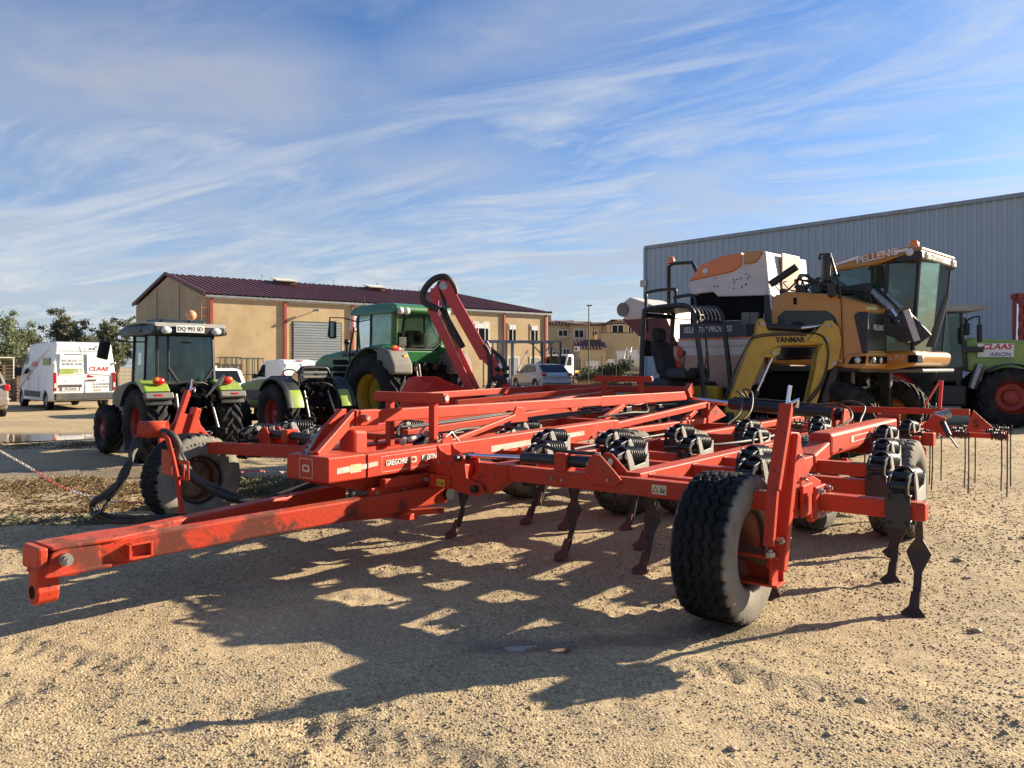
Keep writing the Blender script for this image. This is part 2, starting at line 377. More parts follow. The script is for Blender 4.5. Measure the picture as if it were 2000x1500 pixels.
class MB:
    def __init__(s):
        s.v, s.f, s.sm = [], [], []

    def add(s, vs, fs, smooth=False):
        o = len(s.v)
        s.v += [tuple(q) for q in vs]
        s.f += [tuple(i + o for i in q) for q in fs]
        s.sm += [smooth] * len(fs)
        return s

    def box(s, c, size, rot=None):
        hx, hy, hz = (q / 2 for q in size)
        vs = [V((x, y, z)) for x in (-hx, hx) for y in (-hy, hy) for z in (-hz, hz)]
        if rot is not None:
            if not isinstance(rot, MX):
                rot = Euler(rot).to_matrix()
            vs = [rot @ q for q in vs]
        c = V(c)
        return s.add([q + c for q in vs], [(0, 1, 3, 2), (4, 6, 7, 5), (0, 4, 5, 1), (2, 3, 7, 6), (0, 2, 6, 4), (1, 5, 7, 3)])

    def beam(s, a, b, w, h, up=(0, 0, 1), w2=None, h2=None):
        """rectangular bar from a to b; w across, h along up"""
        a, b = V(a), V(b)
        x, d, u = frame_to(b - a, up)
        vs = []
        for p, ww, hh in ((a, w, h), (b, w2 or w, h2 or h)):
            for sx, sz in ((-1, -1), (1, -1), (1, 1), (-1, 1)):
                vs.append(p + x * sx * ww / 2 + u * sz * hh / 2)
        return s.add(vs, [(3, 2, 1, 0), (4, 5, 6, 7), (0, 1, 5, 4), (1, 2, 6, 5), (2, 3, 7, 6), (3, 0, 4, 7)])

    def cyl(s, a, b, r0, r1=None, n=14, caps=True, smooth=True):
        a, b = V(a), V(b)
        r1 = r0 if r1 is None else r1
        x, d, u = frame_to(b - a)
        vs = []
        for p, r in ((a, r0), (b, r1)):
            for i in range(n):
                t = 2 * math.pi * i / n
                vs.append(p + (x * math.cos(t) + u * math.sin(t)) * r)
        s.add(vs, [(i, i + n, (i + 1) % n + n, (i + 1) % n) for i in range(n)], smooth)
        if caps:
            s.add(vs[:n], [tuple(range(n))])
            s.add(vs[n:], [tuple(reversed(range(n)))])
        return s

    def tube(s, pts, r, n=8, closed=False, smooth=True, sub=0):
        pts = [V(p) for p in pts]
        if sub:
            n0 = len(pts)
            pts = spline(pts, sub, closed)
            if isinstance(r, (list, tuple)):
                r = [float(q) for q in np.interp(np.linspace(0, n0 - 1, len(pts)), range(n0), r)]
        N = len(pts)
        vs = []
        px_ = None
        for i, p in enumerate(pts):
            q0 = pts[(i - 1) % N] if (closed or i > 0) else p
            q1 = pts[(i + 1) % N] if (closed or i < N - 1) else p
            d = (q1 - q0).normalized()
            if px_ is None:
                x, _, u = frame_to(d)
            else:
                x = px_ - d * px_.dot(d)
                if x.length < 1e-6:
                    x, _, u = frame_to(d)
                x.normalize()
                u = x.cross(d).normalized()
            px_ = x
            rr = r[i] if isinstance(r, (list, tuple)) else r
            for k in range(n):
                t = 2 * math.pi * k / n
                vs.append(p + (x * math.cos(t) + u * math.sin(t)) * rr)
        fs = []
        for i in range(N if closed else N - 1):
            j = (i + 1) % N
            for k in range(n):
                k2 = (k + 1) % n
                fs.append((i * n + k, i * n + k2, j * n + k2, j * n + k))
        s.add(vs, fs, smooth)
        if not closed:
            s.add(vs[:n], [tuple(reversed(range(n)))])
            s.add(vs[-n:], [tuple(range(n))])
        return s

    def sweep(s, pts, w, h, side=(1, 0, 0), smooth=False):
        """flat bar along pts: w along side, h across"""
        pts = [V(p) for p in pts]
        sd = V(side).normalized()
        N = len(pts)
        vs = []
        for i, p in enumerate(pts):
            d = (pts[min(i + 1, N - 1)] - pts[max(i - 1, 0)]).normalized()
            u = sd.cross(d).normalized()
            ww = w[i] if isinstance(w, (list, tuple)) else w
            hh = h[i] if isinstance(h, (list, tuple)) else h
            for a, b in ((-1, -1), (1, -1), (1, 1), (-1, 1)):
                vs.append(p + sd * a * ww / 2 + u * b * hh / 2)
        fs = []
        for i in range(N - 1):
            for k in range(4):
                k2 = (k + 1) % 4
                fs.append((i * 4 + k, i * 4 + k2, i * 4 + 4 + k2, i * 4 + 4 + k))
        s.add(vs, fs, smooth)
        s.add(vs[:4], [(3, 2, 1, 0)])
        s.add(vs[-4:], [(0, 1, 2, 3)])
        return s

    def prism(s, poly, y0, y1, M=None, smooth=False):
        """poly in local (x,z), extruded along y between y0 and y1 (numbers or functions of x,z)"""
        fa = y0 if callable(y0) else (lambda x, z: y0)
        fb = y1 if callable(y1) else (lambda x, z: y1)
        n = len(poly)
        vs = [V((x, fa(x, z), z)) for x, z in poly] + [V((x, fb(x, z), z)) for x, z in poly]
        if M is not None:
            vs = [M @ q for q in vs]
        ar = sum(poly[i][0] * poly[(i + 1) % n][1] - poly[(i + 1) % n][0] * poly[i][1] for i in range(n))
        ii = list(range(n))
        if ar < 0:
            ii.reverse()
        fs = [tuple(ii), tuple(i + n for i in reversed(ii))]
        for k in range(n):
            a, b = ii[k], ii[(k + 1) % n]
            fs.append((b, a, a + n, b + n))
        return s.add(vs, fs, smooth)

    def lathe(s, prof, M=None, n=32, closed=False, smooth=True):
        """prof: (r, a); axis is local x"""
        vs = []
        for i in range(n):
            t = 2 * math.pi * i / n
            for r, a in prof:
                q = V((a, r * math.cos(t), r * math.sin(t)))
                vs.append(M @ q if M is not None else q)
        m = len(prof)
        fs = []
        for i in range(n):
            j = (i + 1) % n
            for k in range(m if closed else m - 1):
                k2 = (k + 1) % m
                fs.append((i * m + k, i * m + k2, j * m + k2, j * m + k))
        return s.add(vs, fs, smooth)

    def coil(s, a, b, rad, r, turns, n=6, seg=12):
        a, b = V(a), V(b)
        x, d, u = frame_to(b - a)
        pts = []
        N = int(turns * seg)
        for i in range(N + 1):
            t = 2 * math.pi * i / seg
            pts.append(a.lerp(b, i / N) + (x * math.cos(t) + u * math.sin(t)) * rad)
        return s.tube(pts, r, n)

    def sphere(s, c, r, n=12, m=8, sc=(1, 1, 1)):
        c = V(c)
        vs = []
        for i in range(m + 1):
            ph = math.pi * i / m
            for k in range(n):
                t = 2 * math.pi * k / n
                vs.append(c + V((math.sin(ph) * math.cos(t) * r * sc[0], math.sin(ph) * math.sin(t) * r * sc[1], math.cos(ph) * r * sc[2])))
        fs = [(i * n + k, i * n + n + k, i * n + n + (k + 1) % n, i * n + (k + 1) % n) for i in range(m) for k in range(n)]
        return s.add(vs, fs, True)

    def quad(s, a, b, c, d):
        return s.add([a, b, c, d], [(0, 1, 2, 3)])

    def slab(s, pts, th):
        """planar polygon given a thickness th along its normal"""
        pts = [V(p) for p in pts]
        n = V((0, 0, 0))
        for i in range(len(pts)):
            n += pts[i].cross(pts[(i + 1) % len(pts)])
        n.normalize()
        k = len(pts)
        vs = [p + n * th / 2 for p in pts] + [p - n * th / 2 for p in pts]
        fs = [tuple(range(k)), tuple(reversed(range(k, 2 * k)))]
        fs += [(i, i + k, (i + 1) % k + k, (i + 1) % k) for i in range(k)]
        return s.add(vs, fs)

    def mesh(s, name):
        me = bpy.data.meshes.new(name)
        me.from_pydata(s.v, [], s.f)
        me.polygons.foreach_set('use_smooth', s.sm)
        me.update()
        return me

    def build(s, name, m=None, parent=None, bevel=0.0, seg=2, loc=None, rot=None):
        return put(name, s.mesh(name), m, parent, bevel, seg, loc, rot)


def put(name, me, m=None, parent=None, bevel=0.0, seg=2, loc=None, rot=None):
    o = bpy.data.objects.new(name, me)
    C.objects.link(o)
    if m is not None and not me.materials:
        me.materials.append(MATS[m] if isinstance(m, str) else m)
    if parent is not None:
        o.parent = parent
    if loc is not None:
        o.location = loc
    if rot is not None:
        o.rotation_euler = rot
    if bevel:
        b = o.modifiers.new('bevel', 'BEVEL')
        b.width = bevel
        b.segments = seg
        b.limit_method = 'ANGLE'
        b.angle_limit = R_(40)
        b.harden_normals = False
    return o


def spline(pts, sub=6, closed=False):
    pts = [V(p) for p in pts]
    N = len(pts)
    out_ = []
    for i in range(N if closed else N - 1):
        p0 = pts[(i - 1) % N] if (closed or i > 0) else pts[i]
        p1, p2 = pts[i], pts[(i + 1) % N]
        p3 = pts[(i + 2) % N] if (closed or i + 2 < N) else p2
        for k in range(sub):
            t = k / sub
            out_.append(0.5 * (2 * p1 + (p2 - p0) * t + (2 * p0 - 5 * p1 + 4 * p2 - p3) * t * t + (3 * p1 - p0 - 3 * p2 + p3) * t ** 3))
    if not closed:
        out_.append(pts[-1])
    return out_


def thing(name, label, cat, loc=(0, 0, 0), rotz=0.0, group=None):
    o = bpy.data.objects.new(name, None)
    C.objects.link(o)
    o.empty_display_size = 0.3
    o.location = loc
    o.rotation_euler = (0, 0, rotz)
    return tag(o, label, cat, group)


def tag(o, label, cat, group=None):
    o['label'] = label
    o['category'] = cat
    if group:
        o['group'] = group
    return o


def struct(o):
    o['kind'] = 'structure'
    return o


def stuff(o):
    o['kind'] = 'stuff'
    return o


def heading(dx, dy):
    """rotation that turns local +x to the direction (dx, dy)"""
    return math.atan2(dy, dx)


TEXTS = []
FONT_CACHE = {}


def text(string, size, m, parent, M, name='lettering', shear=0.0, bold=0.0, width=1.0, extr=0.002):
    """raised lettering; M places the text plane (x right, y up, z out) in the parent's space, centred"""
    cu = bpy.data.curves.new(name, 'FONT')
    cu.body = string
    cu.size = size
    cu.align_x = 'CENTER'
    cu.align_y = 'CENTER'
    cu.shear = shear
    cu.offset = bold * size
    cu.extrude = extr
    cu.resolution_u = 3
    o = bpy.data.objects.new(name, cu)
    C.objects.link(o)
    TEXTS.append((o, name, m, parent, M @ MX.Diagonal((width, 1, 1, 1))))


def flush_texts():
    dg = bpy.context.evaluated_depsgraph_get()
    dg.update()
    for o, name, m, parent, M in TEXTS:
        me = bpy.data.meshes.new_from_object(o.evaluated_get(dg))
        me.materials.clear()
        bpy.data.objects.remove(o)
        q = put(name, me, m, parent)
        me.name = name
        q.matrix_basis = M
    TEXTS.clear()


def plane(o, x, y):
    """matrix of a plane with origin o, x to the right and y up"""
    x = V(x).normalized()
    y = V(y)
    z = x.cross(y).normalized()
    y = z.cross(x)
    return MX(((x.x, y.x, z.x, o[0]), (x.y, y.y, z.y, o[1]), (x.z, y.z, z.z, o[2]), (0, 0, 0, 1)))


# ------------------------------------------------------------------ wheels (axis local x, centre at origin)
WM = {}


def ag_tyre(D, W, rim, lugs=20, lh=0.035, lw=0.055):
    R = D / 2
    k = (D - rim) / 2
    mb = MB()
    rr = R - lh
    prof = [(rim / 2 - 0.01, -W * 0.36), (rim / 2 + 0.02, -W * 0.44), (rim / 2 + k * 0.35, -W * 0.50), (rim / 2 + k * 0.62, -W * 0.49), (rr - 0.03, -W * 0.44),
            (rr, -W * 0.30), (rr + 0.006, 0), (rr, W * 0.30), (rr - 0.03, W * 0.44), (rim / 2 + k * 0.62, W * 0.49), (rim / 2 + k * 0.35, W * 0.50), (rim / 2 + 0.02, W * 0.44), (rim / 2 - 0.01, W * 0.36)]
    mb.lathe(prof, n=48)
    st = [(0.03, rr + 0.004, lh * 0.9, 0.0), (-0.22, rr, lh, 0.10), (-0.40, rr - 0.015, lh, 0.19), (-0.49, rr - 0.05, lh * 0.9, 0.235), (-0.505, rr - 0.115, lh * 0.3, 0.25)]
    for side in (-1, 1):
        for q in range(lugs):
            t0 = 2 * math.pi * (q + (0.5 if side > 0 else 0)) / lugs
            vs = []
            for fx, r0, h, dt in st:
                x = fx * W * (-side)
                tt = t0 + dt * 2.0
                dth = lw / (2 * R)
                for r, e in ((r0 - 0.02, -1.25), (r0 - 0.02, 1.25), (r0 + h, 0.85), (r0 + h, -0.85)):
                    a = tt + e * dth
                    vs.append((x, r * math.cos(a), r * math.sin(a)))
            fs = []
            for i in range(len(st) - 1):
                for j in range(4):
                    j2 = (j + 1) % 4
                    fs.append((i * 4 + j, i * 4 + j2, i * 4 + 4 + j2, i * 4 + 4 + j))
            fs.append((0, 1, 2, 3))
            fs.append(tuple(len(st) * 4 - 1 - j for j in range(4)))
            mb.add(vs, fs)
    return mb


def road_tyre(D, W, rim, nth=240, ribs=True):
    """implement tyre: zigzag grooves between blocks, slotted shoulders"""
    R = D / 2
    k = (D - rim) / 2
    base = [(rim / 2 - 0.012, -0.36), (rim / 2 + 0.015, -0.43), (rim / 2 + k * 0.18, -0.47), (rim / 2 + k * 0.42, -0.50), (rim / 2 + k * 0.62, -0.495), (rim / 2 + k * 0.78, -0.475), (R - k * 0.10, -0.445), (R - k * 0.045, -0.42)]
    xs = np.linspace(-0.395, 0.395, 57)
    crown = [(R - k * 0.035 * (abs(x) / 0.395) ** 2.2, x) for x in xs]
    prof = base + crown + [(r, -x) for r, x in reversed(base)]
    m = len(prof)
    r = np.array([p[0] for p in prof])
    x = np.array([p[1] for p in prof])
    th = np.arange(nth) / nth * 2 * np.pi
    TH, X = np.meshgrid(th, x, indexing='ij')
    RR = np.repeat(r[None, :], nth, 0)
    per = 30
    ph = (TH * per / (2 * np.pi)) % 1
    zig = (np.abs(ph - 0.5) * 4 - 1) * 0.030
    d = np.zeros_like(RR)
    for c in (-0.235, -0.08, 0.08, 0.235):
        g = np.abs(X - c - zig) < 0.019
        d = np.maximum(d, g * 1.0)
    sh = (np.abs(X) > 0.285) & (np.abs(X) < 0.44) & (((ph + 0.25) % 1) < 0.22)
    d = np.maximum(d, sh * 1.0)
    sipe = (np.abs(X) < 0.285) & (np.abs(((ph * 2) % 1) - 0.5) < 0.05) & (np.abs(np.sin(X * 40 + TH * 7)) > 0.5)
    d = np.maximum(d, sipe * 0.35)
    wear = 1 + 0.15 * np.sin(TH * 3 + X * 9)
    d = d * (RR > R - 0.35 * k)
    RR = RR - d * 0.022 * wear * (np.abs(X) < 0.45)
    vs = np.stack([X * W, RR * np.cos(TH), RR * np.sin(TH)], -1).reshape(-1, 3)
    fs = []
    for i in range(nth):
        j = (i + 1) % nth
        for q in range(m - 1):
            fs.append((i * m + q, i * m + q + 1, j * m + q + 1, j * m + q))
    mb = MB()
    mb.v = [tuple(p) for p in vs]
    mb.f = fs
    mb.sm = [True] * len(fs)
    return mb


def car_tyre(D, W, rim):
    R = D / 2
    mb = MB()
    prof = [(rim / 2, -W * 0.42), ((R + rim / 2) / 2, -W * 0.5), (R - 0.02, -W * 0.46), (R, -W * 0.36), (R, W * 0.36), (R - 0.02, W * 0.46), ((R + rim / 2) / 2, W * 0.5), (rim / 2, W * 0.42)]
    return mb.lathe(prof, n=28)


def rim_mesh(rim, W, depth=0.35, lip=0.02):
    r = rim / 2
    mb = MB()
    prof = [(r + lip * 0.6, -W * 0.40), (r + lip, -W * 0.42), (r, -W * 0.36), (r - 0.05 * rim, -W * 0.2), (r - 0.05 * rim, W * 0.2), (r, W * 0.36), (r + lip, W * 0.42), (r + lip * 0.6, W * 0.40)]
    return mb.lathe(prof, n=40)


def disc_mesh(rim, W, off=0.1, nb=8, hub=0.10, holes=False):
    """dished wheel disc with hub and bolts; off: where along the axis it sits"""
    r = rim / 2 - 0.045 * rim
    mb = MB()
    prof = [(0.001, off + 0.05), (hub * 0.9, off + 0.05), (hub, off + 0.03), (hub * 1.05, off - 0.02), (r * 0.62, off - 0.03), (r * 0.75, off + 0.01), (r, off + 0.015), (r, off - 0.01), (r * 0.7, off - 0.03), (0.001, off - 0.05)]
    mb.lathe(prof, n=32)
    for i in range(nb):
        t = 2 * math.pi * i / nb
        c = V((off - 0.03, math.cos(t) * r * 0.48, math.sin(t) * r * 0.48))
        mb.cyl(c, c + V((0.035, 0, 0)), 0.012, n=6)
        mb.cyl(c, c + V((-0.035, 0, 0)), 0.012, n=6)
    return mb


def spoke_mesh(rim, W, off, n=7):
    r = rim / 2 * 0.95
    mb = MB()
    mb.cyl((off - 0.03, 0, 0), (off + 0.02, 0, 0), rim * 0.13, n=16)
    for i in range(n):
        t = 2 * math.pi * i / n
        mb.beam((off, math.cos(t) * rim * 0.1, math.sin(t) * rim * 0.1), (off - 0.015, math.cos(t) * r, math.sin(t) * r), rim * 0.13, 0.03, (1, 0, 0), w2=rim * 0.09)
    return mb


def wheel(parent, loc, key, rotz=0.0, spin=0.0, name='wheel', flip=False):
    """hub disc with tyre and rim as sub-parts, meshes shared by key"""
    disc, dm, tyre, tm, rimm, rm = WM[key]
    o = put(name, disc, dm, parent, loc=loc, rot=(spin, 0, rotz + (math.pi if flip else 0)))
    put('tyre', tyre, tm, o)
    if rimm is not None:
        put('rim', rimm, rm, o)
    return o


def reg(key, disc, dm, tyre, tm, rimm=None, rm=None):
    WM[key] = (disc.mesh('wheel'), dm, tyre.mesh('tyre'), tm, rimm.mesh('rim') if rimm else None, rm)


reg('gauge', disc_mesh(0.44, 0.34, -0.03, 6, 0.09), 'rim_dirty', road_tyre(0.92, 0.38, 0.46), 'rubber_gauge', rim_mesh(0.46, 0.36), 'rim_dirty')
reg('gauge_dusty', disc_mesh(0.44, 0.34, 0.0, 6, 0.09), 'rim_dirty', road_tyre(0.90, 0.38, 0.46), 'rubber_dusty', rim_mesh(0.46, 0.36), 'rim_dirty')
reg('vine_rear', disc_mesh(0.62, 0.36, 0.02), 'rim_red', ag_tyre(1.22, 0.40, 0.62, 18, 0.04, 0.07), 'rubber', rim_mesh(0.62, 0.36), 'rim_red')
reg('vine_front', disc_mesh(0.42, 0.28, 0.06), 'rim_red', ag_tyre(0.88, 0.30, 0.42, 16, 0.032, 0.055), 'rubber', rim_mesh(0.42, 0.28), 'rim_red')
reg('deer_rear', disc_mesh(0.98, 0.5, -0.08, 10, 0.16), 'rim_yellow', ag_tyre(1.85, 0.55, 0.98, 20, 0.055, 0.09), 'rubber', rim_mesh(0.98, 0.5), 'rim_yellow')
reg('deer_front', disc_mesh(0.72, 0.4, 0.05, 8, 0.14), 'rim_yellow', ag_tyre(1.38, 0.45, 0.72, 18, 0.045, 0.07), 'rubber', rim_mesh(0.72, 0.4), 'rim_yellow')
reg('arion_rear', disc_mesh(0.98, 0.5, 0.06, 10, 0.2), 'rim_red', ag_tyre(1.88, 0.55, 0.98, 20, 0.05, 0.09), 'rubber', rim_mesh(0.98, 0.5), 'rim_red')
reg('arion_front', disc_mesh(0.84, 0.42, 0.02, 8, 0.2), 'rim_red', ag_tyre(1.55, 0.50, 0.86, 18, 0.045, 0.08), 'rubber', rim_mesh(0.86, 0.42), 'rim_red')
reg('harv', disc_mesh(0.66, 0.4, 0.03, 8, 0.14), 'rim_orange', ag_tyre(1.32, 0.44, 0.66, 18, 0.04, 0.07), 'rubber', rim_mesh(0.66, 0.4), 'rim_orange')
reg('car', spoke_mesh(0.42, 0.2, 0.07), 'alloy', car_tyre(0.64, 0.20, 0.42), 'rubber', rim_mesh(0.42, 0.19, lip=0.01), 'alloy')
reg('van', spoke_mesh(0.42, 0.2, 0.06, 9), 'alloy', car_tyre(0.70, 0.22, 0.42), 'rubber', rim_mesh(0.42, 0.2, lip=0.01), 'alloy')

# ------------------------------------------------------------------ the ground


def vnoise(x, y, seed=0):
    """value noise on arrays"""
    xi, yi = np.floor(x).astype(np.int64), np.floor(y).astype(np.int64)
    xf, yf = x - xi, y - yi
    xf, yf = xf * xf * (3 - 2 * xf), yf * yf * (3 - 2 * yf)

    def h(a, b):
        n = (a * 374761393 + b * 668265263 + seed * 974711) & 0x7fffffff
        n = ((n ^ (n >> 13)) * 1274126177) & 0x7fffffff
        return ((n ^ (n >> 16)) & 0xffff) / 65535.0
    return (h(xi, yi) * (1 - xf) + h(xi + 1, yi) * xf) * (1 - yf) + (h(xi, yi + 1) * (1 - xf) + h(xi + 1, yi + 1) * xf) * yf


def fbm(x, y, o=5, seed=0):
    a, s, t = 0.5, 0.0, 0.0
    for i in range(o):
        s = s + a * vnoise(x * 2 ** i + 17.3 * i, y * 2 ** i - 9.1 * i, seed + i)
        t += a
        a *= 0.55
    return s / t


def blob(x, y, cx, cy, rx, ry, rot=0.0):
    c, s_ = math.cos(rot), math.sin(rot)
    dx, dy = x - cx, y - cy
    u, v_ = dx * c + dy * s_, -dx * s_ + dy * c
    return np.exp(-((u / rx) ** 2 + (v_ / ry) ** 2))


def ground_z(x, y):
    z = (fbm(x * 0.7, y * 0.7, 4, 3) - 0.5) * 0.035 + (fbm(x * 4.5, y * 4.5, 4, 8) - 0.5) * 0.028
    z = z + (fbm(x * 22, y * 22, 3, 5) - 0.5) * 0.014 * (0.4 + 1.2 * fbm(x * 1.3, y * 1.3, 3, 21))
    # churned and rutted places, the shallow pools
    for (cx, cy, rx, ry, rot, dpt) in ((0.05, 4.33, 0.42, 0.10, 0.2, 0.022), (0.30, 4.27, 0.18, 0.06, 0.1, 0.012), (0.75, 4.38, 0.20, 0.06, -0.1, 0.010), (1.10, 4.62, 0.16, 0.10, 0, 0.015)):
        z = z - blob(x, y, cx, cy, rx, ry, rot) * dpt
    # old tyre tracks, two by two, with the cleat marks still in them
    for ox, oy, ang, gap in ((-1.1, 3.0, 1.05, 1.5), (2.2, 5.5, 0.35, 1.4), (-9.0, 14.0, 0.25, 1.7), (0.4, 2.6, -0.55, 1.45)):
        u_ = (x - ox) * math.cos(ang) + (y - oy) * math.sin(ang)
        v_ = -(x - ox) * math.sin(ang) + (y - oy) * math.cos(ang) + 0.02 * u_ ** 2
        for k in (0.0, gap):
            dv = v_ - k
            w_ = np.clip(1.15 - np.abs(dv) / 0.17, 0, 1) * (fbm(x * 0.9 + k, y * 0.9, 3, 40) > 0.47)
            lug = np.sin((u_ + np.abs(dv) * 0.9) * 2 * np.pi / 0.16)
            z = z + w_ * (-0.014 + 0.007 * np.clip(lug * 2, -1, 1)) + np.exp(-((np.abs(dv) - 0.2) / 0.05) ** 2) * 0.008 * (fbm(x * 0.9 + k, y * 0.9, 3, 40) > 0.47)
    f = np.clip((42 - y) / 12, 0, 1) * np.clip((34 - np.abs(x)) / 8, 0, 1)
    return z * f


ys = [0.9]
while ys[-1] < 44:
    ys.append(ys[-1] * 1.0062 + 0.0015)
ys = np.array(ys)
xs = np.concatenate([np.linspace(-36, -10, 90)[:-1], np.linspace(-10, -4.5, 90)[:-1], np.linspace(-4.5, 4.5, 260), np.linspace(4.5, 10, 90)[1:], np.linspace(10, 36, 90)[1:]])
GX, GY = np.meshgrid(xs, ys)
GZ = ground_z(GX, GY)
nx, ny = len(xs), len(ys)
me = bpy.data.meshes.new('gravel_yard')
vv = np.stack([GX, GY, GZ], -1).reshape(-1, 3)
idx = (np.arange(ny - 1)[:, None] * nx + np.arange(nx - 1)[None, :]).reshape(-1)
ff = np.stack([idx, idx + 1, idx + nx + 1, idx + nx], -1)
me.vertices.add(len(vv))
me.vertices.foreach_set('co', vv.astype(np.float32).reshape(-1))
me.loops.add(ff.size)
me.loops.foreach_set('vertex_index', ff.astype(np.int32).reshape(-1))
me.polygons.add(len(ff))
me.polygons.foreach_set('loop_start', np.arange(0, ff.size, 4, dtype=np.int32))
me.polygons.foreach_set('loop_total', np.full(len(ff), 4, np.int32))
me.polygons.foreach_set('use_smooth', np.ones(len(ff), bool))
me.update(calc_edges=True)


def gravel_material():
    m = bpy.data.materials.new('gravel')
    m.use_nodes = True
    t = NT(m.node_tree)
    p = m.node_tree.nodes['Principled BSDF']
    co = t.n('ShaderNodeTexCoord').outputs['Object']
    n1 = t.noise(co, 0.45, 6, 0.6, 0.4)
    n2 = t.noise(co, 9.0, 6, 0.65)
    n3 = t.noise(co, 70.0, 4, 0.6)
    base = t.ramp(n1, [(0.33, (0.53, 0.397, 0.228)), (0.5, (0.455, 0.342, 0.198)), (0.70, (0.315, 0.240, 0.150))])
    base = t.mix(t.ramp(t.noise(co, 1.7, 5, 0.6, 0.5), [(0.45, 0.0), (0.75, 0.55)]), base, (0.30, 0.235, 0.15))
    base = t.mix(t.ramp(n2, [(0.38, 0.0), (0.72, 0.5)]), base, (0.36, 0.28, 0.165))
    base = t.mix(t.ramp(n3, [(0.32, 0.6), (0.56, 0.0)]), base, (0.15, 0.125, 0.075))  # pits of the grain darkened: their shade is put into the colour
    base = t.mix(t.ramp(n3, [(0.60, 0.0), (0.78, 0.45)]), base, (0.66, 0.54, 0.36))
    vor = t.n('ShaderNodeTexVoronoi', i_Vector=co, i_Scale=85.0, i_Randomness=1.0)
    vc = t.n('ShaderNodeSeparateColor', i_Color=vor.outputs['Color'])
    base = t.mix(t.ramp(vc.outputs[0], [(0.80, 0.0), (0.88, 0.5)]), base, (0.62, 0.52, 0.36))
    base = t.mix(t.ramp(vc.outputs[1], [(0.86, 0.0), (0.92, 0.5)]), base, (0.17, 0.135, 0.10))
    # dried pool stains and oil, where they lie in the yard
    sp = t.n('ShaderNodeSeparateXYZ', i_0=co)

    def spot(cx, cy, rx, ry, lo=0.5, hi=1.15):
        a = t.math('POWER', t.math('DIVIDE', t.math('SUBTRACT', sp.outputs[0], cx), rx), 2)
        b = t.math('POWER', t.math('DIVIDE', t.math('SUBTRACT', sp.outputs[1], cy), ry), 2)
        d = t.math('ADD', t.math('SQRT', t.math('ADD', a, b)), t.math('MULTIPLY', t.math('SUBTRACT', n2, 0.5), 1.3))
        return t.ramp(d, [(lo, 1.0), (hi, 0.0)])
    wet = None
    for args, amt, c in (((0.12, 4.35, 0.55, 0.16), 0.75, (0.155, 0.125, 0.10)), ((0.72, 4.42, 0.40, 0.12), 0.6, (0.13, 0.075, 0.05)), ((1.25, 4.55, 0.55, 0.22), 0.6, (0.10, 0.08, 0.06)),
                         ((-5.5, 11.2, 3.2, 1.0), 0.6, (0.10, 0.085, 0.07)), ((-11.5, 17.3, 4.5, 1.2), 0.65, (0.12, 0.10, 0.08))):
        f = spot(*args)
        base = t.mix(t.math('MULTIPLY', f, amt), base, c)
        wet = f if wet is None else t.math('MAXIMUM', wet, f)
    t.t.links.new(base, p.inputs['Base Color'])
    p.inputs['Specular IOR Level'].default_value = 0.25
    t.t.links.new(t.math('MULTIPLY_ADD', wet, -0.45, 0.95), p.inputs['Roughness'])
    h = t.math('MULTIPLY_ADD', vor.outputs['Distance'], -0.55, t.math('MULTIPLY', n3, 0.8))
    h = t.math('ADD', h, t.math('MULTIPLY', n2, 1.2))
    pk = t.ramp(t.noise(co, 0.9, 5, 0.6, 0.6), [(0.38, 0.28), (0.60, 1.0)])       # trodden smooth here, loose there
    h = t.math('MULTIPLY', h, pk)
    b1 = t.n('ShaderNodeBump', i_Strength=1.0, i_Distance=0.010, i_Height=h)
    t.t.links.new(b1.outputs[0], p.inputs['Normal'])
    MATS['gravel'] = m


gravel_material()
struct(put('gravel_yard', me, 'gravel'))
g = MB()
g.quad((-900, -60, -0.05), (900, -60, -0.05), (900, 1500, -0.05), (-900, 1500, -0.05))
struct(g.build('ground', 'gravel'))

# loose stones, one object
t_ = (1 + 5 ** 0.5) / 2
ico = np.array([(-1, t_, 0), (1, t_, 0), (-1, -t_, 0), (1, -t_, 0), (0, -1, t_), (0, 1, t_), (0, -1, -t_), (0, 1, -t_), (t_, 0, -1), (t_, 0, 1), (-t_, 0, -1), (-t_, 0, 1)], float)
ico /= np.linalg.norm(ico[0])
icf = np.array([(0, 11, 5), (0, 5, 1), (0, 1, 7), (0, 7, 10), (0, 10, 11), (1, 5, 9), (5, 11, 4), (11, 10, 2), (10, 7, 6), (7, 1, 8), (3, 9, 4), (3, 4, 2), (3, 2, 6), (3, 6, 8), (3, 8, 9), (4, 9, 5), (2, 4, 11), (6, 2, 10), (8, 6, 7), (9, 8, 1)])


